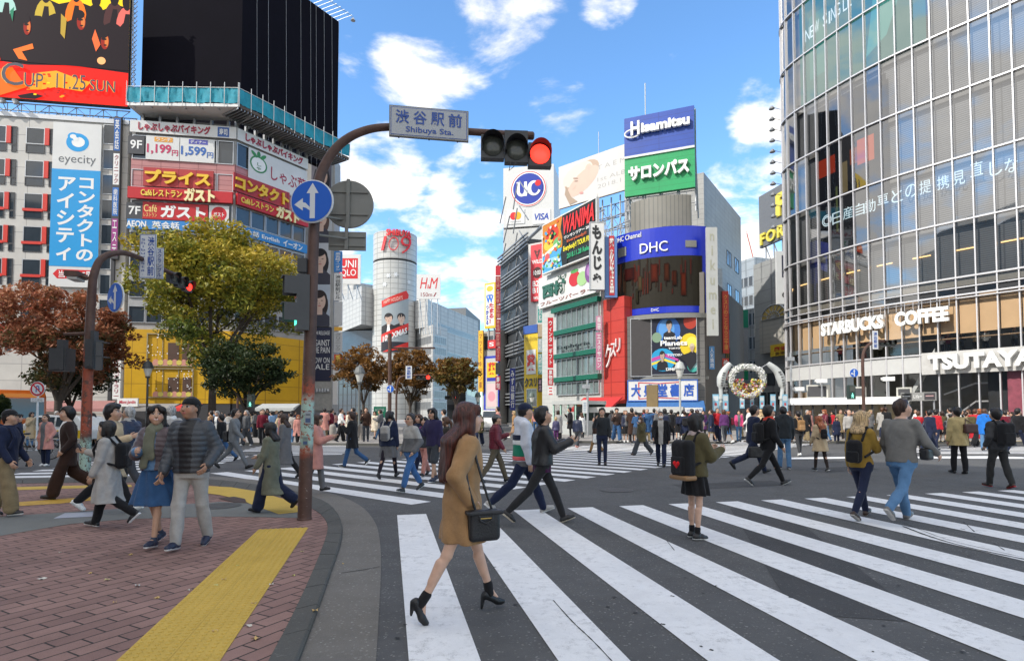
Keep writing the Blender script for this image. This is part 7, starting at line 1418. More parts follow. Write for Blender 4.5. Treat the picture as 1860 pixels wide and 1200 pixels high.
def bicycle(label, loc, rz, col):
 t = thing('bicycle', label, 'bicycle', loc, 'bicycles parked at the left kerb'); t.rotation_euler.z = rz
 def part(nm, mb, m): me = new_mesh(nm, mb.v, mb.f, m, mb.m, True); o = bpy.data.objects.new(nm, me); COL.objects.link(o); o.parent = t; return o
 M_bk = wc(col, 'bike_paint', .35)
 for x in (-.52, .52):
  mb = MB(); ring = [Vector((x+.33*math.cos(a), 0, .335+.33*math.sin(a))) for a in np.linspace(0, 2*math.pi, 25)]; mb.tube(ring, .018, 6, cap=False); w_ = part('wheel', mb, M_tyre); mb = MB()
  for a in np.linspace(0, math.pi, 7)[:-1]: mb.tube([(x-.32*math.cos(a), 0, .335-.32*math.sin(a)), (x+.32*math.cos(a), 0, .335+.32*math.sin(a))], .0025, 3)
  q = part('spokes', mb, M_chrome); q.parent = w_
 mb = MB(); B_, S_, H_ = (0, 0, .3), (-.18, 0, .78), (.4, 0, .85)
 for a, b in ((B_, S_), (B_, (.36, 0, .72)), ((-.14, 0, .62), (.37, 0, .78)), (B_, (-.52, 0, .335)), (S_, (-.52, 0, .335)), ((.52, 0, .335), H_)): mb.tube([a, b], .016, 6)
 part('frame', mb, M_bk); mb = MB(); mb.tube([(.3, -.28, 1.02), (.4, -.2, 1.0), (.4, 0, .95), (.4, .2, 1.0), (.3, .28, 1.02)], .013, 6); mb.tube([H_, (.4, 0, .96)], .014, 6); part('handlebar', mb, M_chrome)
 mb = MB(); mb.lathe((-.2, 0, .86), [(.04, -.03), (.1, .0), (.09, .04), (0, .05)], 10); part('saddle', mb, M_dframe); mb = MB(); mb.frame_box((.42, -.15, .72), (.3, 0, 0), (0, .3, 0), (0, 0, .22)); part('basket', mb, mat('basket_wire', (.12, .12, .12), .5, .5)); mb = MB(); mb.tube([(-.52, 0, .335), (-.6, 0, .68)], .008, 4); mb.tube([(-.3, 0, .7), (-.75, 0, .7)], .02, 5); part('rack', mb, M_chrome)
 return t
p = ground(60, 834, .02); bicycle('grey city bicycle with a basket parked beside the pink coat person', p, RAD(8), (.3, .32, .34)); p = ground(104, 828, .02); bicycle('dark city bicycle parked behind the pink coat person', p, RAD(170), (.05, .05, .06))
# ================================================================== people: distance-field bodies and clothes meshed with surface nets
def nets(f, lo, h):
 s = f < 0; a = s[:-1, :-1, :-1]; mn = a.copy(); mx = a.copy(); C = [(i, j, k) for i in (0, 1) for j in (0, 1) for k in (0, 1)]; n = s.shape
 for i, j, k in C[1:]: q = s[i:n[0]-1+i, j:n[1]-1+j, k:n[2]-1+k]; mn &= q; mx |= q
 act = np.argwhere(mx & ~mn)
 if not len(act): return np.zeros((0, 3)), np.zeros((0, 4), int)
 V = np.stack([f[act[:, 0]+i, act[:, 1]+j, act[:, 2]+k] for i, j, k in C], 1); acc = np.zeros((len(act), 3)); cnt = np.zeros(len(act))
 for p in range(8):
  for q in range(p+1, 8):
   cp, cq = np.array(C[p]), np.array(C[q])
   if np.abs(cp-cq).sum() != 1: continue
   m = (V[:, p] < 0) != (V[:, q] < 0); t = V[m, p]/(V[m, p]-V[m, q]); acc[m] += cp+(cq-cp)*t[:, None]; cnt[m] += 1
 P = lo+h*(act+acc/cnt[:, None]); idx = np.full(mn.shape, -1, np.int32); idx[tuple(act.T)] = np.arange(len(act)); F = []
 for ax in range(3):
  b, c = [(1, 2), (2, 0), (0, 1)][ax]; sl0 = [slice(None)]*3; sl1 = [slice(None)]*3; sl0[ax] = slice(0, -1); sl1[ax] = slice(1, None)
  e = np.argwhere(s[tuple(sl0)] != s[tuple(sl1)]); e = e[(e[:, b] > 0) & (e[:, c] > 0) & (e[:, b] < n[b]-1) & (e[:, c] < n[c]-1)]
  ins = s[tuple(e.T)]; ub = np.zeros(3, int); ub[b] = 1; uc = np.zeros(3, int); uc[c] = 1
  g = lambda o: idx[tuple((e-o).T)]
  q = np.stack([g(ub+uc), g(uc), g(0*ub), g(ub)], 1); q[~ins] = q[~ins][:, ::-1]; F.append(q)
 F = np.concatenate(F); return P, F[(F >= 0).all(1)]
def rotm(yaw, nod=0, roll=0): return np.array((Matrix.Rotation(yaw, 3, 'Z') @ Matrix.Rotation(-nod, 3, 'X') @ Matrix.Rotation(roll, 3, 'Y')))
class SD:
 def __init__(s): s.p = []
 def add(s, lo, hi, fn, k=.02, op=0): s.p.append((np.array(lo, float), np.array(hi, float), fn, k, op)); return s
 def cone(s, a, b, ra, rb, k=.02, bulge=0, side=None, sq=1, quilt=0, op=0):
  a, b = np.array(a, float), np.array(b, float); d = b-a; L2 = max((d*d).sum(), 1e-9); m = max(ra, rb)+abs(bulge)+quilt
  def fn(X, Y, Z):
   x, y, z = X-a[0], Y-a[1], Z-a[2]; t = np.clip((x*d[0]+y*d[1]+z*d[2])/L2, 0, 1); r = ra+(rb-ra)*t
   if bulge: r = r+bulge*np.sin(math.pi*t)
   if quilt: r = r+quilt*np.abs(np.sin(math.pi*t*math.sqrt(L2)/.062))
   qx, qy, qz = x-t*d[0], y-t*d[1], z-t*d[2]; D = qx*qx+qy*qy+qz*qz
   if side is not None: c = qx*side[0]+qy*side[1]+qz*side[2]; D = D+c*c*(1/sq**2-1)
   return np.sqrt(D)-r
  return s.add(np.minimum(a, b)-m, np.maximum(a, b)+m, fn, k, op)
 def ell(s, c, r, R=None, k=.02, cut=None, op=0):
  c, r = np.array(c, float), np.array(r, float); R = np.eye(3) if R is None else R; e = np.abs(R) @ r; R = R/(R[:, 0] @ R[:, 0])
  def fn(X, Y, Z):
   x, y, z = X-c[0], Y-c[1], Z-c[2]; u = [x*R[0, i]+y*R[1, i]+z*R[2, i] for i in range(3)]
   rho = np.sqrt((u[0]/r[0])**2+(u[1]/r[1])**2+(u[2]/r[2])**2); D = (rho-1)*r.min()
   if cut:
    for (nx, ny, nz_, o) in cut: D = np.maximum(D, u[0]*nx+u[1]*ny+u[2]*nz_-o)
   return D
  return s.add(c-e, c+e, fn, k, op)
 def rbox(s, c, hf, r, R=None, k=.01):
  c, hf = np.array(c, float), np.array(hf, float); R = np.eye(3) if R is None else R; e = np.abs(R) @ hf; R = R/(R[:, 0] @ R[:, 0])
  def fn(X, Y, Z):
   x, y, z = X-c[0], Y-c[1], Z-c[2]; q = [np.abs(x*R[0, i]+y*R[1, i]+z*R[2, i])-(hf[i]-r) for i in range(3)]
   return np.sqrt(sum(np.maximum(v, 0)**2 for v in q))+np.minimum(np.maximum(np.maximum(q[0], q[1]), q[2]), 0)-r
  return s.add(c-e, c+e, fn, k)
 def stack(s, rings, k=.03, pleat=0, npl=8, quilt=0, ph=0):
  R_ = np.array(sorted(rings)); z0, z1 = R_[0, 0], R_[-1, 0]; mx, my = R_[:, 3].max()+pleat+quilt, R_[:, 4].max()+pleat+quilt
  zz = np.linspace(z0, z1, 80); cols = [np.interp(zz, R_[:, 0], R_[:, i]) for i in range(1, 5)]; ker = np.ones(9)/9
  cols = [np.convolve(np.pad(c, 4, 'edge'), ker, 'valid') for c in cols]
  def fn(X, Y, Z):
   cx, cy, rx, ry = [np.interp(Z.ravel(), zz, c).reshape(Z.shape) for c in cols]; x, y = (X-cx)/rx, (Y-cy)/ry; D = (np.sqrt(x*x+y*y)-1)*np.minimum(rx, ry)
   if pleat: w = np.clip((z1-Z)/(z1-z0), 0, 1); D = D-pleat*w*np.sin(npl*np.arctan2(x, y)+ph+4*np.sin(3*Z))
   if quilt: D = D-quilt*np.abs(np.sin(math.pi*Z/.062))
   return np.maximum(D, np.maximum(z0-Z, Z-z1))
  return s.add((R_[:, 1].min()-mx, R_[:, 2].min()-my, z0), (R_[:, 1].max()+mx, R_[:, 2].max()+my, z1), fn, k)
 def mesh(s, name, h, fold=0, mask=None, col=None, mat_=None, ph=0.0):
  lo = np.min([p[0] for p in s.p if not p[4]], 0)-3*h-.01; hi = np.max([p[1] for p in s.p if not p[4]], 0)+3*h+.01; n = np.ceil((hi-lo)/h).astype(int)+1; f = np.full(n, 9., np.float32)
  ax = [lo[i]+h*np.arange(n[i]) for i in range(3)]
  for a, b, fn, k, op in s.p:
   m = k+3*h+.012; i0 = np.maximum(np.floor((a-m-lo)/h).astype(int), 0); i1 = np.minimum(np.ceil((b+m-lo)/h).astype(int)+1, n)
   if (i1 <= i0).any(): continue
   sl = tuple(slice(u, v) for u, v in zip(i0, i1)); d = fn(ax[0][sl[0]][:, None, None], ax[1][sl[1]][None, :, None], ax[2][sl[2]][None, None, :]); o = f[sl]
   if op: f[sl] = np.maximum(o, -d); continue
   if k > 0: q = np.maximum(k-np.abs(o-d), 0)/k; f[sl] = np.minimum(o, d)-q*q*k*.25
   else: f[sl] = np.minimum(o, d)
  if fold:
   X, Y, Z = ax[0][:, None, None], ax[1][None, :, None], ax[2][None, None, :]
   f = f+fold*(np.sin(21*Z+6*np.sin(9*X+ph)+5*np.sin(8*Y+2*ph))*.6+np.sin(33*X+5*np.sin(7*Z+ph)+17*Y)*.4)
  P, F = nets(f, lo, h); me = bpy.data.meshes.new(name); N_ = len(F)
  me.vertices.add(len(P)); me.vertices.foreach_set('co', P.astype(np.float32).ravel()); me.loops.add(4*N_); me.loops.foreach_set('vertex_index', F.astype(np.int32).ravel())
  me.polygons.add(N_); me.polygons.foreach_set('loop_start', np.arange(0, 4*N_, 4, dtype=np.int32)); me.polygons.foreach_set('loop_total', np.full(N_, 4, np.int32)); me.polygons.foreach_set('use_smooth', np.ones(N_, bool))
  if mask is not None: at_ = me.attributes.new('mask', 'FLOAT', 'POINT'); at_.data.foreach_set('value', mask(P).astype(np.float32))
  if col is not None: at_ = me.color_attributes.new('Col', 'FLOAT_COLOR', 'POINT'); at_.data.foreach_set('color', np.hstack([col(P), np.ones((len(P), 1))]).astype(np.float32).ravel())
  if mat_: me.materials.append(mat_)
  me.update(); return me
PALL = dict(blk=(.014, .014, .016), dgr=(.045, .046, .05), gry=(.13, .13, .135), lgr=(.36, .345, .325), nvy=(.016, .022, .05), dnm=(.035, .09, .20), ldn=(.09, .19, .34), brn=(.045, .024, .017), cam=(.335, .195, .092), bei=(.50, .38, .24), crm=(.60, .53, .42), wht=(.72, .72, .70), pnk=(.52, .24, .20), hot=(.62, .07, .20), red=(.42, .02, .03), mar=(.13, .012, .025), olv=(.085, .072, .035), mus=(.28, .175, .035), grn=(.02, .18, .10), blu=(.02, .16, .55), sky=(.20, .32, .48), kha=(.24, .185, .105), pur=(.10, .03, .12), slt=(.05, .055, .064), sag=(.16, .165, .12), tan=(.25, .14, .06), tau=(.10, .075, .085))
HAIR = dict(blk=(.010, .008, .008), dbr=(.03, .014, .009), brn=(.065, .028, .014), aub=(.052, .014, .010), ora=(.26, .075, .025), bln=(.36, .25, .13), gry=(.28, .27, .26), wht=(.5, .49, .47))
c_ = lambda v, P=PALL: P[v] if isinstance(v, str) else v
LEG = dict(stand=(2, 3, -2, 3), apart=(7, 3, -6, 3), walkL=(24, 7, -19, 16), walkR=(-19, 16, 24, 7), kickL=(18, 5, -13, 42), kickR=(-13, 42, 18, 5), slowL=(13, 6, -10, 12), slowR=(-10, 12, 13, 6), bigL=(29, 5, -25, 22), bigR=(-25, 22, 29, 5), sit=(8, 10, -6, 14))
ARM = dict(down=(0, 9, 10, 0), fwd=(22, 9, 18, .05), back=(-22, 10, 14, 0), pocket=(-16, 17, 52, .3), phone=(24, 9, 88, .3), face=(42, 14, 112, .35), strap=(14, 18, 122, .45), hold=(4, 10, 30, .05), cross=(22, 12, 96, .62), ear=(46, 30, 128, .2))
def rdir(sw, ab, side, inw=0): v = np.array([side*(math.sin(RAD(ab))-inw), math.sin(RAD(sw))*math.cos(RAD(ab)), -math.cos(RAD(sw))*math.cos(RAD(ab))]); return v/np.linalg.norm(v)
def skel(leg, armL, armR, fem, lean, yaw, nod, heel, wide=1.0):
 S = dict(fem=fem, lean=lean, yaw=yaw, nod=nod, heel=heel, wide=wide); L = LEG[leg] if isinstance(leg, str) else leg; low = 9
 for i, sd_ in ((0, -1), (1, 1)):
  a, b = RAD(L[2*i]), RAD(L[2*i+1]); hp = np.array([sd_*.088, 0, .90]); kn = hp+.42*np.array([sd_*.012, math.sin(a), -math.cos(a)]); fi = a-b; an = kn+.405*np.array([-sd_*.012, math.sin(fi), -math.cos(fi)])
  pt = -fi*.85+(.55 if heel else 0); fd = np.array([sd_*.09, math.cos(pt), -math.sin(pt)]); fd /= np.linalg.norm(fd); fn = np.array([0, math.sin(pt), math.cos(pt)])
  toe = an+fd*.155-fn*.085; hl = an-fd*.055-fn*.085; S[sd_] = dict(hp=hp, kn=kn, an=an, fd=fd, fn=fn); low = min(low, toe[2], hl[2]-(.09 if heel else 0))
 S['dz'] = -low; sh = .140 if fem else .164; sh *= (1+wide)/2
 for sd_, ar in ((-1, armL), (1, armR)):
  sw, ab, eb, inw = ARM[ar] if isinstance(ar, str) else ar; s0 = np.array([sd_*sh, lean*.5-.005, 1.385]); u = rdir(sw, ab, sd_); fo = rdir(sw+eb, ab*.6, sd_, inw); e = s0+u*.285; w_ = e+fo*.245
  S[('a', sd_)] = dict(s=s0, e=e, w=w_, u=u, f=fo)
 S['nk'] = np.array([0, lean*.56, 1.44]); S['R'] = rotm(yaw, nod)*1.09; S['hc'] = S['nk']+np.array([0, .005, .075])+S['R'] @ np.array([0, .022, .085]); return S
def up(S, v): return np.array(v)+np.array([0, 0, S['dz']])
BODYZ = [.80, .92, 1.04, 1.18, 1.30, 1.39, 1.435, 1.47]
def brx(S, z): w_ = S['wide']; return np.interp(z, BODYZ, [.158, .158, .115, .132, .140, .112, .075, .052] if S['fem'] else [.150, .152, .138, .155, .166, .14, .085, .057])*w_
def bry(S, z): w_ = S['wide']; return np.interp(z, BODYZ, [.11, .118, .09, .112, .118, .088, .065, .055] if S['fem'] else [.11, .115, .108, .118, .122, .095, .075, .06])*w_
def hand(sd, S, s_, fingers):
 A = S[('a', s_)]; f = A['f']; w = up(S, A['w']); up_ = np.array([-s_*1.0, 0, 0.]); pn = up_-f*(up_ @ f); pn /= np.linalg.norm(pn); sdv = np.cross(f, pn); sdv *= (1 if sdv[1] > 0 or abs(f[1]) > .8 else -1)
 sd.cone(w-f*.02, w+f*.075, .026, .034, .02, side=pn, sq=.55)
 if not fingers: sd.cone(w+f*.07, w+f*.15+pn*.03, .03, .016, .015, side=pn, sq=.6); sd.cone(w+f*.02, w+f*.085+sdv*.04, .014, .01, .01); return
 for i, (o, ln) in enumerate(((-.029, .06), (-.01, .075), (.01, .08), (.029, .072))): b = w+f*.085+sdv*o; m = b+f*ln*.5+pn*.012; sd.cone(b, m, .0095, .009, .004); sd.cone(m, m+f*ln*.42+pn*.03, .009, .0075, .004)
 b = w+f*.02+sdv*.026; m = b+f*.035+sdv*.026+pn*.01; sd.cone(b, m, .0125, .0105, .008); sd.cone(m, m+f*.035+sdv*.004+pn*.012, .0105, .008, .004)
def body_sd(S, tier):
 sd = SD(); z = lambda v: up(S, v); fem = S['fem']
 sd.stack([(q+S['dz'], 0, S['lean']*(q-.9), brx(S, q)*.93, bry(S, q)*.9) for q in BODYZ], .03)
 sd.cone(z(S['nk'])-[0, 0, .03], z(S['hc'])+S['R'] @ np.array([0, -.02, -.07]), .052 if fem else .06, .05 if fem else .056, .03)
 R, c = S['R'], z(S['hc']); h = lambda v: c+R @ np.array(v)
 sd.ell(c+R @ np.array([0, -.012, .012]), (.073, .092, .098), R, .02); sd.ell(h((0, .022, -.045)), (.056, .066, .066), R, .035); sd.ell(h((0, .055, -.088)), (.026, .026, .022), R, .03)
 sd.cone(h((0, .083, .012)), h((0, .103, -.022)), .008, .0145, .012); sd.ell(h((0, .082, -.055)), (.024, .014, .012), R, .012)
 for s_ in (-1, 1):
  sd.ell(h((s_*.074, -.005, -.012)), (.009, .02, .031), R, .006); sd.ell(h((s_*.04, .058, -.03)), (.028, .024, .03), R, .03)
  if tier == 0: sd.ell(h((s_*.031, .092, .012)), (.017, .010, .009), R, .008, op=1); sd.ell(h((s_*.031, .076, .012)), (.012, .011, .010), R, .004)
  A = S[('a', s_)]; sd.ell(z(A['s']), (.058, .058, .06), None, .04); sd.cone(z(A['s']), z(A['e']), .049 if fem else .056, .037 if fem else .042, .03); sd.cone(z(A['e']), z(A['w']), .038 if fem else .043, .025 if fem else .029, .02, .004); hand(sd, S, s_, tier == 0)
  G = S[s_]; m = G['kn']+(G['an']-G['kn'])*.33; bk = np.cross(G['an']-G['kn'], [1, 0, 0]); bk /= np.linalg.norm(bk); bk *= -1 if bk[1] > 0 else 1
  sd.cone(z(G['hp']), z(G['kn']), .073, .044, .02); sd.cone(z(G['kn']), z(G['an']), .044, .030, .02); sd.cone(z(m-(G['an']-G['kn'])*.12+bk*.018), z(m+(G['an']-G['kn'])*.25+bk*.012), .042, .032, .015); sd.cone(z(G['an']), z(G['an']+G['fd']*.10-G['fn']*.055), .030, .012 if S['heel'] else .018, .01)
 return sd
def skin_cols(S, tone, smile):
 R, c = S['R'], up(S, S['hc'])
 def fn(P):
  q = (P-c) @ R/1.188; x, y, z = np.abs(q[:, 0]), q[:, 1], q[:, 2]; o = np.tile(np.array(tone), (len(P), 1)); fr = y > .03
  def put(m, cc): o[m] = cc
  ck = fr & (((x-.042)/.022)**2+((z+.03)/.02)**2 < 1); o[ck] *= np.array([1.08, .9, .88]); put(fr & (((x-.031)/.0175)**2+((z-.012)/.0085)**2 < 1), (.42, .38, .36)); put(fr & (((x-.031)/.010)**2+((z-.012)/.009)**2 < 1), (.012, .009, .008))
  put(fr & (np.abs(x-.031) < .02) & (np.abs(z-.022) < .0035), (.03, .02, .016)); put(fr & (np.abs(x-.033) < .022) & (np.abs(z-.037-.1*(.033-x)) < .0055), (.03, .02, .016))
  w_ = .03 if smile else .022; zc = -.054+(.25*x if smile else 0); put(fr & (x < w_) & (np.abs(z-zc) < .0085), (.42, .13, .115))
  if smile: put(fr & (x < .021) & (np.abs(z-zc-.001) < .0042), (.7, .68, .64))
  put(fr & (x < .012) & (np.abs(z+.034) < .004), tuple(v*.55 for v in tone)); return o
 return fn
def legspan(S, q):
 ys = []
 for s_ in (-1, 1):
  G = S[s_]
  if q >= G['kn'][2]: t = (G['hp'][2]-q)/(G['hp'][2]-G['kn'][2]); ys.append(G['hp'][1]+(G['kn'][1]-G['hp'][1])*max(0, t))
  else: t = (G['kn'][2]-q)/max(.05, G['kn'][2]-G['an'][2]); ys.append(G['kn'][1]+(G['an'][1]-G['kn'][1])*min(1, t))
 return ys
def drape(S, hem, top, infl, flare):
 r = []
 for q in np.linspace(hem, top, 14):
  rx, ry, cy = brx(S, max(q, .8))+infl, bry(S, max(q, .8))+infl, S['lean']*max(0, q-.9)
  if q < .92:
   y = legspan(S, q); t = (.92-q); k = .75; cy = k*(y[0]+y[1])/2; ry = max(ry+flare*.6*t, abs(y[0]-y[1])/2*k+.07+infl*.6); rx = rx+flare*t
  r.append((q+S['dz'], 0, cy, rx, ry))
 return r
def top_sd(S, hem, infl, slv, flare, quilt, collar, hood, sleeves=1.0):
 sd = SD(); z = lambda v: up(S, v); rings = drape(S, hem, 1.40, infl, flare)+[(1.435+S['dz'], 0, S['lean']*.53, brx(S, 1.435)+infl*.7, bry(S, 1.435)+infl*.6), (1.455+collar+S['dz'], 0, S['lean']*.56, .068+infl*.2, .066+infl*.2)]
 sd.stack(rings, .03, pleat=.012 if flare > .15 else 0, npl=6, quilt=quilt)
 for s_ in (-1, 1):
  A = S[('a', s_)]; sd.ell(z(A['s']-[s_*.012, 0, 0]), (.050+infl*.5, .058+infl*.5, .052+infl*.4), None, .05); sd.cone(z(A['s']), z(A['e']), .052+slv, .046+slv, .04, quilt=quilt)
  if sleeves > .6: sd.cone(z(A['e']), z(A['w']-A['f']*.0), .045+slv, .034+slv*.8, .02, quilt=quilt)
 if hood: sd.ell(z([0, S['lean']*.5-.085, 1.44]), (.12, .07, .09), None, .05); sd.cone(z([-.085, -.01, 1.46]), z([.085, -.01, 1.46]), .05, .05, .04)
 return sd
def pants_sd(S, r0, rk, ra, end=1.0, infl=.012):
 sd = SD(); z = lambda v: up(S, v); sd.stack([(q+S['dz'], 0, S['lean']*max(0, q-.9), brx(S, q)+infl, bry(S, q)+infl) for q in (.80, .86, .92, 1.0, 1.06)], .07)
 for s_ in (-1, 1):
  G = S[s_]
  if end < .5: sd.cone(z(G['hp']), z(G['hp']+(G['kn']-G['hp'])*end*2), r0, rk, .04); continue
  sd.cone(z(G['hp']-[0, 0, .02]), z(G['kn']), r0, rk, .04); e = G['kn']+(G['an']-G['kn'])*min(1.04, (end-.5)*2+.03); sd.cone(z(G['kn']), z(e), rk, ra, .02, .006)
 return sd
def shoe_sd(S, kind, side):
 sd = SD(); z = lambda v: up(S, v)
 for s_ in (side,):
  G = S[s_]; an, fd, fn = G['an'], G['fd'], G['fn']
  if kind == 'heel':
   sd.cone(z(an-fd*.035-fn*.04), z(an+fd*.10-fn*.072), .036, .027, .02); sd.cone(z(an+fd*.09-fn*.07), z(an+fd*.15-fn*.066), .032, .022, .015); hl = z(an-fd*.05-fn*.06); sd.cone(hl, np.array([hl[0], hl[1]-.012, max(.008, hl[2]-.095)]), .022, .012, .012); sd.cone(z(an+fd*.1-fn*.085), z(an+fd*.14-fn*.085), .018, .014, .01)
  else:
   sd.cone(z(an-fd*.03-fn*.048), z(an+fd*.07-fn*.045), .04, .041, .03); sd.cone(z(an+fd*.07-fn*.048), z(an+fd*.145-fn*.056), .041, .03, .02, side=np.array([1, 0, 0]), sq=1.12); sd.cone(z(an-fn*.045), z(an+(fn*.01 if kind != 'boot' else fn*.09)), .042, .039, .02)
   sd.cone(z(an-fd*.04-fn*.075), z(an+fd*.145-fn*.076), .034, .030, .008, side=np.array([0, 0, 1.]), sq=.45)
 def mask(P):
  m = np.zeros(len(P)); ds = [np.linalg.norm(P-z(S[s_]['an']), axis=1) for s_ in (-1, 1)]
  for i, s_ in enumerate((-1, 1)): k = (ds[i] <= ds[1-i]) & (((P-z(S[s_]['an'])) @ S[s_]['fn']) < -.068); m[k] = 1
  return m
 return sd, mask
def hair_sd(S, kind):
 sd = SD(); R, c = S['R'], up(S, S['hc']); h = lambda v: c+R @ np.array(v); face = (0, .86, -.5, .030)
 if kind in ('short', 'thin', 'messy', 'bald'):
  g = dict(short=.012, thin=.004, messy=.022, bald=.003)[kind]; sd.ell(h((0, -.016, .022)), (.077+g, .094+g*1.1, .097+g), R, .01, [face, (0, 0, -1, .07), (0, .75, -.66, .02)] if kind != 'bald' else [(0, .8, .2, -.01), (0, 0, -1, .07)])
  if kind != 'bald':
   sd.cone(h((0, -.058, .0)), h((0, -.052, -.07)), .060+g*.6, .052+g*.5, .03)
   for s_ in (-1, 1): sd.cone(h((s_*.048, -.012, .02)), h((s_*.046, -.024, -.03)), .036+g*.6, .033+g*.4, .02)
  if kind == 'messy':
   for i in range(9): a = i*.7; sd.ell(h((.055*math.cos(a), -.01+.065*math.sin(a), .095-.012*(i % 3))), (.034, .036, .03), R, .015)
 elif kind == 'cap':
  sd.ell(h((0, -.016, .03)), (.086, .104, .088), R, .01, [(0, .2, -1, .01)])
 elif kind == 'bun': sd.ell(h((0, -.016, .02)), (.085, .104, .104), R, .01, [face, (0, 0, -1, .075)]); sd.ell(h((0, -.1, .07)), (.045, .045, .045), R, .02)
 else:
  sd.ell(h((0, -.016, .020)), (.092, .108, .108), R, .01, [(0, .9, -.42, .034)]);
  for s_ in (-1, 1): sd.ell(h((s_*.055, .058, .062)), (.042, .035, .045), R, .012); sd.cone(h((s_*.074, .02, .03)), h((s_*.078, .015, -.10)), .03, .026, .015)
  if kind == 'pony': sd.cone(h((0, -.11, .04)), h((0, -.15, -.05)), .03, .036, .02); sd.cone(h((0, -.15, -.05)), h((0, -.13, -.24)), .036, .014, .02)
  else:
   ln = dict(bob=.135, mid=.24, long=.40, xlong=.52)[kind]; nz_ = c+R @ np.array([0, -.05, -.06]); bt = np.array([nz_[0]*.5, min(nz_[1], S['lean']*.4-.035)-.055, nz_[2]-ln+.08])
   sd.cone(h((0, -.055, .02)), nz_, .088, .085, .02, side=R[:, 1], sq=.75);
   if kind == 'bob':
    for a in (-1, 0, 1): sd.cone(h((a*.05, -.045, -.03)), h((a*.052, -.05, -ln+.02)), .045, .034, .03)
   else:
    zb_ = nz_[2]-ln+.06; zs_ = 1.41+S['dz']
    for a in (-1, -.35, .35, 1):
     m = np.array([a*.072, -.085 if kind == 'mid' else -.115, zs_]); sd.cone(nz_+np.array([a*.055, .01, 0]), m, .05, .045, .03)
     if kind != 'mid': sd.cone(m, np.array([a*.085, -.168+.01*abs(a), zb_+.03*abs(a)]), .045, .026, .03)
    for s_ in (-1, 1) if kind != 'mid' else (): sd.cone(h((s_*.076, .01, -.07)), np.array([s_*.105, .075, max(zb_+.1, zs_-.16)]), .03, .02, .02)
 return sd
MC = {}
def cached(key, make):
 if key not in MC: MC[key] = make()
 return MC[key]
def pchild(root, name, me, col=None, col2=None):
 o = bpy.data.objects.new(name, me); COL.objects.link(o); o.parent = root
 if col is not None: o.color = (*c_(col), 1); o['second_color'] = [float(v) for v in c_(col2 if col2 is not None else col)]
 return o
TOPK = dict(sweater=(.90, .022, .016, 0, 0, 0, 0), shirt=(.88, .014, .012, 0, 0, 0, 0), jacket=(.84, .03, .020, .05, 0, .02, 0), blouson=(.90, .045, .032, 0, 0, .02, 0), puffer=(.86, .034, .024, 0, .007, .035, 0), hoodie=(.84, .034, .026, 0, 0, .01, 1), coat=(.52, .042, .026, .16, 0, .025, 0), longcoat=(.40, .04, .026, .10, 0, .02, 0), parka=(.66, .045, .032, .06, 0, .02, 1), suit=(.80, .026, .018, .03, 0, .01, 0), cardigan=(.40, .034, .024, .05, 0, 0, 0))
BOTK = dict(pants=(.092, .070, .058, 1, .012), slim=(.088, .060, .044, 1, .008), jeans=(.092, .066, .056, 1, .012), wide=(.105, .10, .105, .95, .016), crop=(.09, .066, .058, .9, .012), shorts=(.105, .10, .1, .46, .016), tights=(.087, .054, .037, 1.0, .004))
def front_mask(S, w0, taper, zlo, zhi):
 def fn(P): q = P[:, 2]-S['dz']; t = np.clip((q-zlo)/(zhi-zlo), 0, 1); return ((np.abs(P[:, 0]) < w0*(1-taper)+w0*taper*t) & (P[:, 1] > S['lean']*(q-.9)+.02) & (q > zlo) & (q < zhi)).astype(float)
 return fn
SKIN = dict(fair=(.56, .35, .255), mid=(.47, .28, .19), tan=(.36, .19, .12))
NP_ = [0]
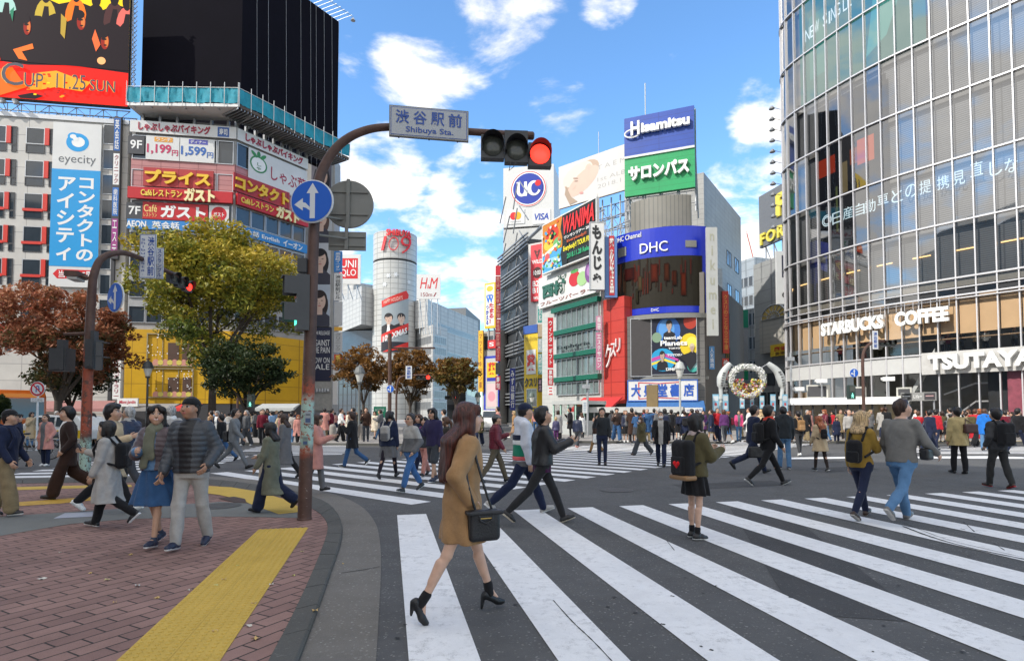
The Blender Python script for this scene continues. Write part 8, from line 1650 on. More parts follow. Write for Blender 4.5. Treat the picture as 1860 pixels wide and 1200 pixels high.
def P(label, px, fy, hy, rz, leg='walkL', arms=('down', 'down'), f=0, hair=('short', 'blk'), top=('jacket', 'blk'), bot=('pants', 'blk'), shoe=('blk', 'blk'), z=0.0, lean=.03, head=(0, 0), skin='mid', extra=(), group=None, hem=None, wide=1.0, smile=0, skd=None, tier=None, loc=None, Hm=None):
 """one person: an Empty on the ground; body one skin mesh; hair and each garment a child"""
 if loc is None: loc = ground(px, fy, z); Hm = max(1.3, at(px, hy, loc.y).z-z)
 NP_[0] += 1; hpx = Hm*FP/loc.y*.55
 tier = tier if tier is not None else (0 if hpx > 105 else 1 if hpx > 48 else 2)
 hb, hc_, ht = ((.0075, .011, .012), (.013, .017, .016), (.023, .025, .024))[tier]; heel = 1 if shoe[0] == 'heel' else 0
 key = (leg, arms, f, lean, head, heel, wide, tier); S = cached(('s',)+key, lambda: skel(leg, arms[0], arms[1], f, lean, RAD(head[0]), RAD(head[1]), heel, wide))
 tall = up(S, S['hc'])[2]+.126; sc = Hm/tall
 root = thing('person', label, 'person', loc, group); root.rotation_euler.z = RAD(rz); root.scale = (sc,)*3
 tone = SKIN[skin]; pchild(root, 'body', cached(('b', skin, smile)+key, lambda: body_sd(S, tier).mesh('body', hb, col=skin_cols(S, tone, smile), mat_=M_skin)))
 if hair[0] == 'cap':
  pchild(root, 'hair', cached(('h', 'thin')+key, lambda: hair_sd(S, 'thin').mesh('hair', ht, mat_=M_hair)), c_('blk', HAIR))
  def capm():
   sd = hair_sd(S, 'cap'); R = S['R']; c0 = up(S, S['hc']); bk = -1 if len(hair) > 2 else 1; sd.ell(c0+R @ np.array([0, bk*.10, .035]), (.068, .062, .010), R, .01); return sd.mesh('cap', ht, mat_=M_cloth)
  pchild(root, 'cap', cached(('cap', len(hair))+key, capm), hair[1])
 else: pchild(root, 'hair', cached(('h', hair[0])+key, lambda: hair_sd(S, hair[0]).mesh('hair', ht, fold=.004 if tier < 2 else 0, mat_=M_hair)), c_(hair[1], HAIR))
 k = top[0]; T = TOPK[k]; hm = hem or T[0]; op = len(top) > 2
 mt = M_shiny if k == 'puffer' else M_leather if len(top) > 3 and top[3] == 'leather' else M_cloth
 stripes = len(top) > 3 and top[3] == 'stripe'
 mk = (lambda P_: ((P_[:, 2]-S['dz']) > 1.2).astype(float)) if stripes else (front_mask(S, .085, .3, hm-.1, 1.47) if op else (lambda P_: np.zeros(len(P_))))
 pchild(root, k, cached(('t', k, hm, op, mt.name, stripes)+key, lambda: top_sd(S, hm, *T[1:]).mesh(k, hc_, fold=.0045 if k != 'puffer' else .002, mask=mk, mat_=mt, ph=len(MC)*.37)), top[1], top[2] if op else None)
 if bot:
  if bot[0] in ('skirt', 'dress', 'mini'):
   hm2 = bot[2] if len(bot) > 2 else .5
   pchild(root, 'skirt', cached(('k', hm2, bot[0])+key, lambda: SD().stack(drape(S, hm2, 1.06, .022, .22 if bot[0] != 'mini' else .12), .02, pleat=.016, npl=9, ph=1).mesh('skirt', hc_, fold=.003, mask=lambda q: np.zeros(len(q)), mat_=M_cloth)), bot[1])
  else:
   B_ = BOTK[bot[0]]; pchild(root, 'trousers' if bot[0] not in ('shorts', 'tights') else bot[0], cached(('p', bot[0])+key, lambda: pants_sd(S, *B_).mesh(bot[0], hc_, fold=.0055 if bot[0] not in ('tights', 'slim') else .003, mask=lambda q: np.zeros(len(q)), mat_=M_cloth, ph=len(MC)*.7)), bot[1])
 sh = shoe[1:] if heel or shoe[0] == 'boot' else shoe; kd = shoe[0] if heel or shoe[0] == 'boot' else 'shoe'
 def mkshoe(s_): sd, mk2 = shoe_sd(S, kd, s_); return sd.mesh('shoe', max(.009, hb), mask=mk2 if not heel else (lambda q: np.zeros(len(q))), mat_=M_leather)
 for s_ in (-1, 1): pchild(root, 'shoe', cached(('f', kd, s_)+key, lambda: mkshoe(s_)), sh[0], sh[1] if len(sh) > 1 else None)
 for e in extra:
  z_ = lambda v: up(S, v)
  if e[0] == 'scarf':
   def mks():
    sd = SD(); nk = S['lean']*.56; sd.stack([(1.40+S['dz'], 0, nk+.01, .115, .105), (1.44+S['dz'], 0, nk+.012, .125, .115), (1.49+S['dz'], 0, nk+.012, .10, .095), (1.515+S['dz'], 0, nk+.01, .085, .08)], .02)
    if len(e) > 2: sd.cone(z_([.0, nk+.13, 1.42]), z_([.05, .17, 1.0]), .05, .055, .03, side=np.array([0, 1., 0]), sq=.5); sd.cone(z_([-.03, nk+.13, 1.40]), z_([-.03, .16, 1.1]), .045, .05, .02, side=np.array([0, 1., 0]), sq=.5)
    return sd.mesh('scarf', hc_, fold=.007, mask=lambda q: np.zeros(len(q)), mat_=M_cloth)
   pchild(root, 'scarf', cached(('sc', len(e))+key, mks), e[1])
  elif e[0] == 'socks':
   def mkk(s_):
    sd = SD(); G = S[s_]; sd.cone(z_(G['an']+(G['kn']-G['an'])*.16), z_(G['an']-G['fn']*.02), .041, .040, .02)
    return sd.mesh('sock', .009, mask=lambda q: np.zeros(len(q)), mat_=M_cloth)
   [pchild(root, 'sock', cached(('so', s_)+key, lambda: mkk(s_)), e[1]) for s_ in (-1, 1)]
  elif e[0] == 'under': pchild(root, 'skirt' if e[1] == 'dress' else e[1], cached(('u', e[1], e[3])+key, lambda: SD().stack(drape(S, e[3], 1.3, .016, e[4] if len(e) > 4 else .08), .02, pleat=.016 if len(e) > 4 else .004, npl=9).mesh('under', hc_, fold=.003, mask=lambda q: np.zeros(len(q)), mat_=M_cloth)), e[2])
  elif e[0] == 'mask':
   R, c = S['R'], z_(S['hc']); pchild(root, 'face_mask', cached(('fm',)+key, lambda: SD().ell(c+R @ np.array([0, .06, -.045]), (.062, .052, .045), R, .01).mesh('mask', .012, mask=lambda q: np.zeros(len(q)), mat_=M_cloth)), 'wht')
  elif e[0] == 'glasses':
   R, c = S['R'], z_(S['hc'])
   def mkg():
    sd = SD()
    for s_ in (-1, 1): sd.ell(c+R @ np.array([s_*.033, .093, .01]), (.025, .007, .018), R, .004); sd.cone(c+R @ np.array([s_*.06, .085, .014]), c+R @ np.array([s_*.078, 0, .01]), .005, .005, .004)
    return sd.mesh('glasses', .0075, mask=lambda q: np.zeros(len(q)), mat_=M_leather)
   pchild(root, 'glasses', cached(('gl',)+key, mkg), 'blk')
 root['_k'] = 0; del root['_k']
 return root, S, sc
def carry(who, name, label, cat, parts, col, group=None):
 """a carried thing, placed with its carrier but standing on its own; parts: (part name, SD, voxel, material, colour)"""
 root, S, sc = who; p0 = parts[0]; me = p0[1].mesh(name, p0[2], fold=.003, mask=lambda q: np.zeros(len(q)), mat_=p0[3])
 n = len(me.vertices); co = np.empty(n*3, np.float32); me.vertices.foreach_get('co', co); co = co.reshape(-1, 3); o0 = np.array([(co[:, 0].min()+co[:, 0].max())/2, (co[:, 1].min()+co[:, 1].max())/2, co[:, 2].min()])
 def off(m): k = len(m.vertices); q = np.empty(k*3, np.float32); m.vertices.foreach_get('co', q); m.vertices.foreach_set('co', (q.reshape(-1, 3)-o0).astype(np.float32).ravel()); m.update()
 off(me); o = bpy.data.objects.new(name, me); COL.objects.link(o); tag(o, label, cat, group); o.rotation_euler = root.rotation_euler; o.scale = root.scale
 o.location = root.location+Matrix.Rotation(root.rotation_euler.z, 3, 'Z') @ (Vector(o0)*sc); o.color = (*c_(p0[4]), 1); o['second_color'] = [float(v) for v in c_(p0[4])]
 for nm, sd, h, m, c in parts[1:]: m2 = sd.mesh(nm, h, mask=lambda q: np.zeros(len(q)), mat_=m); off(m2); pchild(o, nm, m2, c)
 return o
def chain(pts, r, k=.01, side=None, sq=1):
 sd = SD(); [sd.cone(a, b, r, r, k, side=side, sq=sq) for a, b in zip(pts[:-1], pts[1:])]; return sd
def backpack(who, label, col, pocket=None, big=1.0, y=-.215, zc=1.17, extra=(), straps=True):
 S = who[1]; dz, ln = S['dz'], S['lean']; y = y+ln*.25; h = .012 if who[0].scale[0]*FP/who[0].location.y > 60 else .018
 parts = [('bag', SD().rbox((0, y, zc+dz), (.14*big, .08*big, .215*big), .075), h, M_cloth, col), ('pocket', SD().rbox((0, y-.07*big, zc-.08+dz), (.11*big, .035, .10*big), .03), h, M_cloth, pocket or col)]
 if straps:
  for s_ in (-1, 1): parts.append(('strap', chain([(s_*.10, y+.05, zc+.17+dz), (s_*.11, ln*.5-.05, 1.475+dz), (s_*.115, ln*.5+.09, 1.42+dz), (s_*.125, ln*.3+.165, 1.27+dz), (s_*.15, .12, 1.10+dz), (s_*.14, y+.05, 1.02+dz)], .020, .01), .012, M_cloth, col))
 for e in extra: parts.append(e(S, y, zc+dz, big))
 return carry(who, 'backpack', label, 'backpack', parts, col)
def handbag(who, name, label, cat, c, hf, col, strap=None, m=None, r=.03, parts=()):
 dz = who[1]['dz']; ps = [('bag', SD().rbox((c[0], c[1], c[2]+dz), hf, r), .012, m or M_leather, col)]
 if strap: ps.append(('strap', chain([(a, b, q+dz) for a, b, q in strap], .011), .009, m or M_leather, col))
 for nm, sd, cl in parts: ps.append((nm, sd(dz), .009, M_leather, cl))
 return carry(who, name, label, cat, ps, col)
def phone(who, side, label):
 S = who[1]; A = S[('a', side)]; w = up(S, A['w'])+A['f']*.12; return carry(who, 'phone', label, 'phone', [('case', SD().rbox(w+np.array([0, .0, .05]), (.036, .008, .072), .006, rotm(0, .5)), .008, M_leather, 'blk')], 'blk')
# ------------------------------------------------------------------ the people one can tell apart
D0, D2_ = 'down', 'pocket'
w = P('woman in a knee length camel coat and black heels striding over the crossing', 838, 1119, 731, -68, leg=(23, 6, -21, 8), arms=('pocket', (-30, 16, 62, .28)), f=1, hair=('xlong', 'aub'), top=('coat', 'cam'), bot=None, shoe=('heel', 'blk'), hem=.60, head=(-10, 0), skin='fair', extra=(('socks', 'blk'),), skd=1, lean=.05)
handbag(w, 'handbag', 'black leather handbag with gold fittings on the camel coat shoulder', 'bag', (.245, .11, .755), (.05, .13, .125), 'blk', strap=[(.24, .18, .87), (.225, .12, 1.05), (.175, .06, 1.30), (.11, .035, 1.462), (.12, -.04, 1.44), (.20, -.05, 1.30), (.25, -.02, 1.05), (.245, .04, .87)], r=.035,
  parts=[('clasp', lambda dz: SD().rbox((.295, .11, .815+dz), (.008, .06, .008), .004), (.5, .33, .08)), ('handle', lambda dz: chain([(.29, .05, .86+dz), (.305, .06, .80+dz), (.305, .11, .775+dz), (.305, .16, .80+dz), (.29, .17, .86+dz)], .008), 'blk'), ('flap', lambda dz: SD().rbox((.245, .11, .855+dz), (.06, .15, .018), .012), 'blk')])
w = P('smiling woman in a blue denim dress and dark puffer jacket on her companion\'s arm', 281, 991, 736, 176, leg='slowL', arms=('hold', (24, 8, 80, .8)), f=1, hair=('long', 'blk'), top=('puffer', 'tau', 'ldn'), bot=None, shoe=('nvy', 'wht'), z=ZP, hem=.93, head=(34, -4), skin='mid', smile=1, extra=(('scarf', 'sag', 1), ('under', 'dress', 'dnm', .50, .3)))
w = P('man in a grey quilted jacket and backwards black cap beside the denim dress', 345, 995, 721, 182, leg='slowR', arms=((-14, 20, 62, .3), (4, 12, 22, .05)), hair=('cap', 'blk', 1), top=('puffer', 'slt', 'blk'), bot=('pants', 'lgr'), shoe=('nvy', 'wht'), z=ZP, hem=.86, head=(-14, 0), skin='tan', wide=1.06)
w = P('woman in a long pale grey coat holding out a phone on the pavement', 195, 957, 764, 98, leg='kickR', arms=((8, 8, 14, 0), (34, 6, 72, .15)), f=1, hair=('bob', 'blk'), top=('coat', 'lgr', 'blk'), bot=('pants', 'blk'), shoe=('blk', 'wht'), z=ZP, hem=.42, head=(6, -4))
phone(w, 1, 'pale phone held out by the woman in the pale grey coat'); backpack(w, 'black backpack on the woman in the pale grey coat', 'blk')
P('man in a dark brown jacket and trousers over an open white shirt', 122, 904, 739, 128, leg='kickL', arms=('pocket', 'pocket'), hair=('messy', 'blk'), top=('suit', (.03, .018, .016), 'wht'), bot=('wide', (.035, .018, .013)), shoe=('blk', 'blk'), z=ZP, hem=.62, head=(6, 0), skin='mid')
w = P('man in a navy jacket khaki trousers and black cap at the left edge', 8, 937, 743, -78, leg='slowR', arms=('hold', 'hold'), hair=('cap', 'blk'), top=('jacket', 'nvy'), bot=('wide', 'kha'), shoe=('blk', 'wht'), z=ZP, hem=.8)
backpack(w, 'dark navy backpack on the man at the left edge', 'nvy')
w = P('woman in a dark coat and skirt half hidden at the left edge', 28, 848, 752, -80, f=1, hair=('long', 'blk'), top=('jacket', 'nvy'), bot=('skirt', 'blk', .35), z=ZP)
P('person in a pink coat and grey turtleneck by the parked bicycles', 82, 846, 752, 178, leg='stand', f=1, arms=('pocket', 'pocket'), hair=('short', 'dbr'), top=('coat', 'pnk', 'gry'), bot=('pants', 'nvy'), shoe=('wht', 'wht'), hem=.55)
P('young man in a cream coat and white trainers behind the pale grey coat', 196, 930, 734, -82, leg='bigR', arms=('down', 'phone'), hair=('messy', 'blk'), top=('coat', 'bei'), bot=('pants', 'blk'), shoe=('wht', 'wht'), z=ZP, hem=.6)
P('bald bearded man in a puffy navy jacket behind the smiling woman', 234, 900, 738, 84, leg='walkR', arms=('pocket', 'down'), hair=('thin', 'gry'), top=('puffer', 'nvy', 'crm'), bot=('pants', 'slt'), shoe=('gry', 'wht'), z=ZP, wide=1.12, extra=(('scarf', 'lgr'), ('glasses',)))
P('grey haired person in a white scarf behind the couple', 308, 878, 737, 20, leg='stand', hair=('short', 'gry'), top=('jacket', 'lgr'), bot=('pants', 'nvy'), z=ZP, extra=(('scarf', 'wht'),))
w = P('woman in a long grey cardigan over a dark dress carrying a white tote', 492, 930, 767, 82, leg='kickL', arms=((10, 10, 20, .0), (26, 10, 48, .1)), f=1, hair=('mid', 'blk'), top=('cardigan', 'sag', 'mar'), bot=('wide', 'nvy'), shoe=('boot', 'blk', 'blk'), hem=.36, z=ZP)
handbag(w, 'tote_bag', 'off-white cloth tote bag hanging from the grey cardigan woman\'s hand', 'bag', (.26, .26, .74), (.04, .15, .19), 'crm', strap=[(.26, .16, .92), (.26, .24, 1.10), (.26, .34, .92)], m=M_cloth)
P('person in a pink duffel coat with a phone behind the near pole', 572, 893, 752, -84, leg='slowL', arms=('phone', 'phone'), f=1, hair=('mid', 'dbr'), top=('parka', 'pnk'), bot=('pants', 'gry'), shoe=('blk', 'blk'), hem=.5, z=ZP)
P('woman in a grey coat with a cream hood behind the grey cardigan woman', 517, 868, 752, 84, f=1, hair=('mid', 'dbr'), top=('longcoat', 'gry', 'gry'), bot=('pants', 'blk'), extra=(('scarf', 'bei'),))
w = P('man in a light grey suit and black loafers striding on the left road', 424, 851, 742, -80, leg='bigR', arms=('back', 'fwd'), hair=('short', 'blk'), top=('suit', (.16, .17, .18)), bot=('slim', (.15, .16, .17)), shoe=('blk', 'blk'))
handbag(w, 'shoulder_bag', 'black shoulder bag on the light grey suit', 'bag', (.0, -.2, .96), (.13, .06, .15), 'blk', strap=[(.0, -.16, 1.10), (.10, -.06, 1.40), (-.05, .10, 1.30)])
P('man in blue jeans and dark top walking behind the light grey suit', 402, 838, 752, 88, leg='bigL', hair=('short', 'blk'), top=('jacket', 'blk'), bot=('jeans', 'dnm'))
P('man in an open black overcoat and blue jeans crossing to the left', 640, 849, 748, 86, leg='kickL', arms=('strap', 'down'), hair=('messy', 'dbr'), top=('coat', 'blk', 'slt'), bot=('jeans', 'dnm'), shoe=('blk', 'wht'), hem=.62)
w = P('woman in an embroidered navy bomber and grey skirt seen from behind', 705, 868, 746, -12, leg='walkR', f=1, hair=('pony', 'blk'), top=('blouson', 'nvy'), bot=('mini', 'gry', .55), shoe=('blk', 'blk'), extra=(), hem=.84, wide=1.1)
pchild(w[0], 'tights', cached(('tt',), lambda: pants_sd(w[1], *BOTK['tights']).mesh('tights', .016, mask=lambda q: np.zeros(len(q)), mat_=M_cloth)), (.02, .016, .025))
_f = lambda S, y, z, b: ('patch', SD().rbox((0, -.175, 1.27+S['dz']), (.07, .012, .035), .01), .011, M_cloth, (.45, .12, .03))
backpack(w, 'pale grey backpack at the side of the embroidered bomber', 'lgr', 'gry', .9, extra=())
w = P('woman in glasses a grey hooded jacket and ripped jeans on the stripes', 746, 893, 751, 140, leg='walkL', arms=('pocket', 'pocket'), f=1, hair=('bun', 'blk'), top=('blouson', 'gry', 'lgr', 'stripe'), bot=('crop', (.05, .13, .30)), shoe=('blk', 'wht'), head=(10, 0), extra=(('glasses',),))
P('man in sunglasses navy jacket and grey shorts looking at the crossing', 787, 876, 741, 150, leg='slowL', arms=('down', 'phone'), hair=('mid', 'blk'), top=('jacket', (.03, .025, .07)), bot=('shorts', 'slt'), shoe=('nvy', 'wht'), extra=(('glasses',),), wide=1.08)
w = bpy.data.objects['person.018'] if False else None
P('young woman with brown hair behind the woman in glasses', 762, 858, 752, 150, f=1, hair=('mid', 'brn'), top=('jacket', 'nvy'), bot=('pants', 'nvy'))
w = P('woman raising a phone beside the man in sunglasses', 812, 872, 757, 95, leg='stand', f=1, arms=('face', 'face'), hair=('pony', 'brn'), top=('jacket', (.04, .035, .03)), bot=('pants', 'slt'), shoe=('nvy', 'wht'))
phone(w, 1, 'phone raised by the woman beside the man in sunglasses')
w = P('person in a white jacket with a magenta bag near the man in sunglasses', 772, 864, 757, 160, f=1, hair=('bob', 'blk'), top=('jacket', 'slt'), bot=('pants', 'pnk')); backpack(w, 'magenta backpack behind the woman in glasses', (.20, .025, .17))
P('man in a red quilted jacket and flat cap beyond the camel coat', 899, 876, 752, -80, leg='walkL', arms=('phone', 'hold'), hair=('cap', 'gry'), top=('puffer', 'mar'), bot=('pants', (.10, .085, .06)), shoe=('blk', 'blk'))
w = P('young man in a cap and striped hoodie stepping right', 950, 934, 731, -80, leg=(27, 7, -27, 22), arms=('down', 'down'), hair=('cap', 'nvy'), top=('hoodie', (.58, .60, .66)), bot=('jeans', (.014, .02, .05)), shoe=('lgr', 'wht'), hem=.80, head=(4, 0))
def hoop(nm, z0, z1, col):
 S = w[1]; T = TOPK['hoodie']; r = [q for q in drape(S, z0, z1, T[1]+.012, 0)]; pchild(w[0], nm, SD().stack(r, .01).mesh(nm, .012, fold=.001, mask=lambda q: np.zeros(len(q)), mat_=M_cloth), col)
for nm, a, b, cc in (('navy_stripe', 1.17, 1.25, 'nvy'), ('white_stripe', 1.10, 1.17, 'wht'), ('green_stripe', .93, 1.10, (.015, .20, .12)), ('coral_stripe', .87, .93, (.62, .12, .13)), ('shirt_hem', .78, .86, 'gry')): hoop(nm, a, b, cc)
w = P('man in a black leather jacket and black jeans reading his phone mid stride', 985, 951, 739, -84, leg=(26, 6, -30, 16), arms=('phone', (30, 8, 84, .2)), hair=('messy', 'blk'), top=('blouson', 'blk', 'blk', 'leather'), bot=('slim', (.022, .022, .024)), shoe=('blk', 'crm'), hem=.90, head=(0, -14), extra=(('under', 'shirt', (.05, .01, .045), .80),))
phone(w, 1, 'phone in the hands of the man in the black leather jacket')
w = P('student in an olive blouson black skirt and trainers with bobbed hair', 1264, 978, 751, -66, leg='stand', arms=('phone', 'phone'), f=1, hair=('bob', 'blk'), top=('blouson', 'olv'), bot=('mini', 'blk', .60), shoe=('blk', 'wht'), hem=.86, head=(-14, -8), skin='fair', extra=(('scarf', (.46, .36, .34)), ('socks', 'blk')))
def heart(S, y, z, b): sd = SD(); [sd.cone((s*.035, y-.115, z-.05), (0, y-.115, z-.11), .032, .014, .01) for s in (-1, 1)]; return ('heart', sd, .01, M_cloth, (.62, .015, .02))
backpack(w, 'black backpack with a red heart and tan base on the student', 'blk', 'blk', 1.25, extra=(heart, lambda S, y, z, b: ('base', SD().rbox((0, y-.01, z-.25), (.185, .105, .035), .03), .012, M_leather, 'tan')), zc=1.10)
P('young man in black polo neck and dark jeans reading a phone mid crossing', 1094, 845, 741, 172, leg='stand', arms=('down', 'face'), hair=('messy', 'blk'), top=('sweater', (.025, .028, .032)), bot=('slim', 'nvy'), shoe=('blk', 'blk'), head=(0, -16))
P('businessman in a white mask black overcoat and tie coming over the stripes', 1201, 847, 747, 165, leg='walkL', arms=('down', 'fwd'), hair=('thin', 'blk'), top=('coat', 'blk', 'lgr'), bot=('pants', 'nvy'), hem=.72, extra=(('mask',),), wide=1.08)
P('woman in a mask and wide grey trousers left of the masked businessman', 1166, 827, 757, 120, leg='bigR', arms=('face', 'down'), f=1, hair=('long', 'brn'), top=('parka', 'olv'), bot=('wide', 'slt'), shoe=('brn', 'brn'), extra=(('mask',),))
w = P('man in brown trousers carrying a white bag behind the phone reader', 1082, 822, 757, 100, hair=('short', 'dbr'), top=('jacket', 'brn'), bot=('pants', 'tan')); handbag(w, 'shopping_bag', 'white shopping bag carried behind the black polo neck', 'bag', (-.26, .05, .72), (.05, .17, .2), 'wht', m=M_cloth)
w = P('businessman in a navy suit running with a black briefcase', 1368, 860, 736, -86, leg=(28, 8, -24, 42), arms=('hold', (0, 10, 12, 0)), hair=('short', 'blk'), top=('suit', 'nvy', 'wht'), bot=('pants', 'nvy'), shoe=('blk', 'blk'), lean=.08)
handbag(w, 'briefcase', 'black briefcase swinging from the running businessman\'s hand', 'briefcase', (.24, -.02, .60), (.05, .20, .14), 'blk', r=.03)
w = P('man in a red scarf and black jacket striding right with a backpack', 1396, 882, 737, -84, leg='bigL', arms=('pocket', 'hold'), hair=('messy', 'blk'), top=('jacket', 'blk'), bot=('slim', 'blk'), shoe=('blk', 'wht'), extra=(('scarf', (.55, .05, .03)),)); backpack(w, 'black backpack on the man in the red scarf', 'blk')
P('man in a black hooded jacket and light jeans seen from behind', 1425, 852, 738, -6, leg='apart', hair=('short', 'blk'), top=('parka', (.025, .03, .035)), bot=('jeans', 'ldn'), shoe=('nvy', 'wht'), hem=.84, wide=1.08)
w = P('young man in black trousers walking away with a tan backpack', 1452, 828, 746, 0, leg='slowR', hair=('short', 'blk'), top=('jacket', 'blk'), bot=('slim', 'dgr'), shoe=('wht', 'wht')); backpack(w, 'tan backpack on the young man in black', 'tan', 'cam')
w = P('woman with orange hair in a beige coat walking away', 1491, 856, 755, 4, leg='slowL', f=1, hair=('long', 'ora'), top=('coat', 'bei'), bot=('tights', (.03, .022, .02)), shoe=('blk', 'wht'), hem=.62, arms=('hold', 'ear')); backpack(w, 'small black backpack under the orange hair', 'blk', None, .75)
w = P('woman in a mustard jumper and black leggings on the right stripes', 1566, 941, 746, -56, leg=(24, 5, -24, 12), f=1, arms=('down', 'phone'), hair=('mid', 'bln'), top=('sweater', 'mus'), bot=('slim', 'nvy'), shoe=('brn', 'lgr'), hem=.84, head=(-30, 0), skin='fair'); backpack(w, 'small black flap backpack on the mustard jumper', 'blk', None, .85, zc=1.10)
w = P('stocky man in a grey knitted jumper and blue jeans on the right stripes', 1640, 948, 724, -60, leg=(22, 5, -24, 30), arms=('hold', (14, 22, 40, .1)), hair=('thin', 'dbr'), top=('sweater', (.17, .165, .155)), bot=('jeans', 'ldn'), shoe=('gry', 'lgr'), hem=.86, wide=1.16, head=(-34, 0), skin='fair')
handbag(w, 'camera_bag', 'black camera bag at the hip of the stocky man', 'bag', (.27, .10, .98), (.06, .09, .08), 'blk')
w = P('man in a beige trench coat walking away in the sun', 1743, 860, 739, -4, leg='apart', arms=('down', 'phone'), hair=('short', 'blk'), top=('coat', (.42, .33, .16)), bot=('pants', 'blk'), hem=.72, wide=1.06)
handbag(w, 'shoulder_bag', 'brown leather bag on the beige trench coat', 'bag', (.19, -.17, 1.17), (.17, .06, .12), (.06, .022, .018), strap=[(.06, -.18, 1.28), (.12, -.10, 1.42), (.2, -.1, 1.36), (.26, -.17, 1.28)])
w = P('man in dark clothes with a big black backpack at the right edge', 1815, 886, 742, 4, leg='slowL', arms=('pocket', (-16, 26, 60, .2)), hair=('messy', 'blk'), top=('jacket', 'dgr'), bot=('pants', (.03, .03, .03)), shoe=('brn', 'red'), wide=1.06); backpack(w, 'large black backpack on the man at the right edge', 'blk', None, 1.2)
P('man in a navy suit walking right with a bag near the beige trench coat', 1690, 820, 744, -82, leg='bigL', hair=('short', 'blk'), top=('suit', 'nvy', 'wht'), bot=('pants', 'nvy'))
P('person in a bright blue jacket beyond the big black backpack', 1790, 818, 742, -40, leg='slowR', hair=('mid', 'brn'), top=('parka', 'blu'), bot=('jeans', 'ldn'))
P('man in a dark suit walking off the right edge', 1850, 824, 741, -84, leg='walkR', hair=('short', 'blk'), top=('suit', 'blk'), bot=('pants', 'nvy'))
P('woman in a purple quilted coat and blond hair by the kiosk', 1010, 806, 757, 10, leg='stand', f=1, hair=('short', 'bln'), top=('puffer', (.06, .055, .12)), bot=('tights', 'pur'))
P('person in a navy quilted jacket and jeans walking by the kiosk', 1049, 813, 753, -30, leg='walkL', hair=('cap', 'blk'), top=('puffer', 'nvy'), bot=('jeans', 'slt'), shoe=('pnk', 'pnk'))
P('bald man in a striped shirt facing us under the green signal', 1543, 815, 744, 175, leg='stand', hair=('bald', 'gry'), top=('sweater', 'lgr'), bot=('pants', 'slt'))
P('woman in a navy coat standing before the white canopy', 1520, 805, 757, 170, leg='stand', f=1, hair=('bob', 'blk'), top=('coat', 'nvy'), bot=('pants', 'nvy'))
for i, (px, tc, hr) in enumerate([(1505, 'red', 'blk'), (1540, 'blk', 'brn'), (1580, 'wht', 'blk'), (1632, 'blk', 'blk'), (1698, 'wht', 'dbr'), (1712, 'mar', 'blk'), (1736, 'dgr', 'blk'), (1764, 'bei', 'brn'), (1782, 'wht', 'blk'), (1835, 'gry', 'dbr')]):
 u = fQ.u_px(px); q_ = fQ.pt(u, lv[1]-.12, -1.35)
 P('person in a %s top at the upstairs window counter %s' % ({'red': 'red', 'blk': 'black', 'wht': 'white', 'mar': 'dark red', 'dgr': 'charcoal', 'bei': 'beige', 'gry': 'grey'}[tc], ['below the first white letters', 'under the middle white letters', 'right of the letters', 'behind the far signal', 'above the big letters', 'above the big letters', 'above the second big letter', 'above the middle big letters', 'above the middle big letters', 'at the right edge'][i]), 0, 0, 0, 90+60, leg='stand', arms=('phone', 'face') if i % 2 else ('phone', 'phone'), f=i % 2, hair=('short' if i % 2 else 'bob', hr), top=('sweater', tc), bot=('pants', 'blk'), tier=2, loc=q_, Hm=1.66)
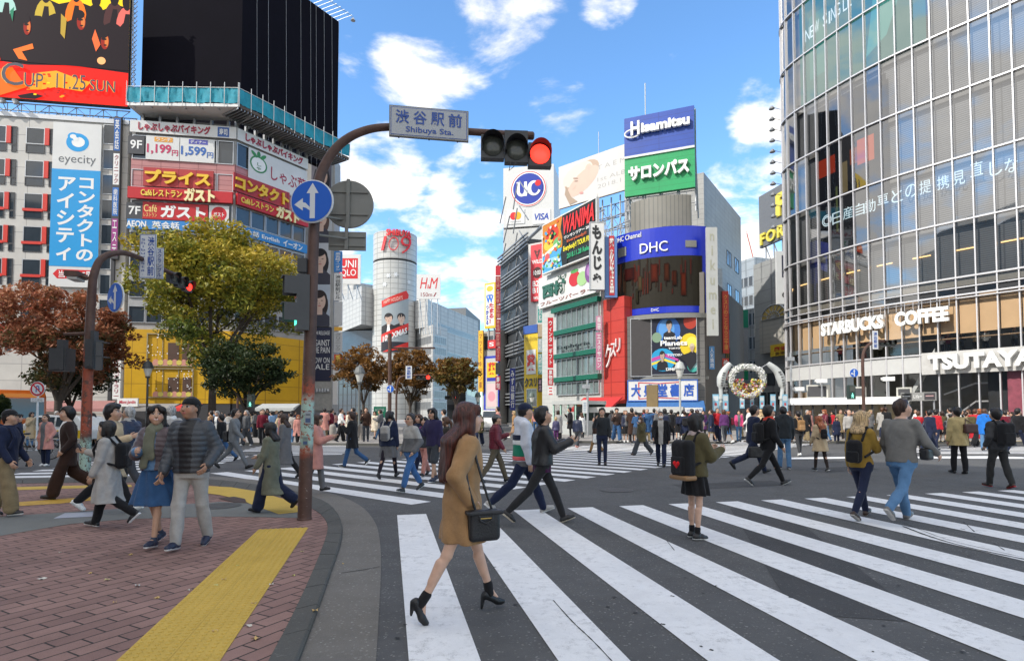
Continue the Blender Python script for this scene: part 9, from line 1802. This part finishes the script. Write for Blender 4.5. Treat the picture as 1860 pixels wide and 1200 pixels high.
# ------------------------------------------------------------------ the crowd on the far side
CN = dict(blk='black', dgr='charcoal', gry='grey', lgr='pale grey', nvy='navy', dnm='denim blue', brn='dark brown', cam='camel', bei='beige', crm='cream', wht='white', pnk='pink', hot='bright pink', red='red', mar='dark red', olv='olive', mus='mustard', grn='green', blu='bright blue', sky='light blue', kha='khaki', pur='purple', slt='slate', sag='sage grey', tan='tan')
HN = dict(blk='black', dbr='dark brown', brn='brown', aub='auburn', ora='orange', bln='blond', gry='grey')
KN = dict(coat='coat', jacket='jacket', puffer='quilted jacket', parka='hooded parka', suit='suit jacket', sweater='jumper', blouson='blouson', hoodie='hoodie', longcoat='long coat')
seen = set(); rc_ = random.Random(77)
def crowd(n, xs, ys, where, group, tops=None, face=None, dy=0):
 for i in range(n):
  for _ in range(40):
   f = rc_.random() < .5; k = rc_.choice(['coat', 'jacket', 'puffer', 'parka', 'suit', 'sweater', 'jacket', 'longcoat'] if not f else ['coat', 'jacket', 'puffer', 'parka', 'sweater', 'longcoat', 'blouson'])
   c = rc_.choice(tops or ['blk', 'blk', 'nvy', 'nvy', 'dgr', 'gry', 'slt', 'olv', 'brn', 'bei', 'cam', 'lgr', 'wht', 'mar', 'kha', 'pnk', 'sky', 'crm', 'red']); b = rc_.choice(['blk', 'blk', 'nvy', 'dgr', 'dnm', 'ldn', 'slt', 'kha']); h = rc_.choice(['blk', 'blk', 'blk', 'dbr', 'dbr', 'brn'] + (['ora', 'bln'] if f else ['gry']))
   lab = '%s haired person in %s %s %s' % (HN[h], CN[c], KN[k], where)
   if lab not in seen: break
  else: continue
  seen.add(lab); px = xs[0]+(xs[1]-xs[0])*(i+.5+rc_.uniform(-.45, .45))/n; fy = rc_.uniform(*ys); g = ground(px, fy, dy); Hm = rc_.gauss(1.62 if f else 1.72, .05)
  lp = rc_.choice(['stand', 'apart', 'walkL', 'walkR', 'slowL', 'slowR', 'slowR']); ar = rc_.choice([('down', 'down'), ('pocket', 'pocket'), ('phone', 'down'), ('down', 'fwd'), ('phone', 'phone'), ('hold', 'strap')]); fc = rc_.choice(face or [0, 20, -25, 90, -90, 75, -70, 180, 160, 200])+rc_.uniform(-12, 12)
  w = P(lab, px, 0, 0, fc, leg=lp, arms=ar, f=int(f), hair=(rc_.choice(['bob', 'mid', 'pony', 'bun'] if f else ['short', 'short', 'messy', 'thin']), h), top=(k, c) if rc_.random() < .6 else (k, c, rc_.choice(['wht', 'gry', 'blk'])), bot=(rc_.choice(['pants', 'slim', 'jeans', 'wide']), b) if not f or rc_.random() < .6 else (rc_.choice(['skirt', 'mini']), b, .45), shoe=(rc_.choice(['blk', 'brn', 'nvy', 'wht']), rc_.choice(['blk', 'wht'])), group=group, loc=Vector((g.x, g.y, dy)), Hm=Hm)
  if rc_.random() < .16: bc = rc_.choice(['blk', 'nvy', 'olv', 'gry', 'mar']); backpack(w, '%s backpack on the %s %s %s' % (CN[bc], CN[c], KN[k], where), bc, straps=False)
fw = .13
crowd(17, (372, 548), (796, 812), 'before the yellow shop building', 'people before the yellow shop building', dy=0)
crowd(12, (385, 545), (786, 795), 'deep under the dark evergreen tree', 'people under the evergreen tree', dy=fw)
crowd(9, (580, 700), (793, 806), 'by the stone bollards', 'people by the stone bollards', dy=fw)
crowd(9, (585, 700), (783, 791), 'on the pavement below the round tower', 'people below the round tower', dy=fw)
crowd(5, (20, 300), (800, 812), 'behind the parked bicycles', 'people behind the bicycles')
crowd(7, (700, 880), (800, 822), 'at the end of the middle crossing', 'people at the middle crossing')
crowd(7, (900, 1080), (790, 803), 'around the glazed kiosk', 'people around the kiosk', dy=fw)
crowd(15, (1105, 1270), (797, 806), 'in the row waiting before the bookshop', 'people waiting before the bookshop', ['hot', 'sky', 'gry', 'nvy', 'dnm', 'slt', 'red', 'kha', 'gry', 'blk', 'wht', 'brn'], [0, 10, -10, 20, 180], dy=fw)
crowd(10, (1110, 1280), (786, 795), 'under the grey canopy before the bookshop', 'people under the grey canopy', dy=fw)
crowd(14, (1275, 1440), (792, 806), 'below the heart arch', 'people below the heart arch', ['wht', 'crm', 'red', 'pnk', 'hot', 'blk', 'olv', 'nvy', 'gry', 'pur', 'bei'], dy=fw)
crowd(13, (1440, 1620), (790, 803), 'along the glazed station entrance', 'people at the station entrance', dy=fw)
crowd(13, (1640, 1860), (792, 806), 'in front of the glass store doors', 'people at the glass store doors', dy=fw)
crowd(9, (1650, 1860), (809, 820), 'at the sunlit far kerb', 'people at the sunlit far kerb', [0, 0] and ['wht', 'bei', 'pnk', 'red', 'nvy', 'blk', 'olv', 'sky', 'mar'], [-90, -70, 90, 0])
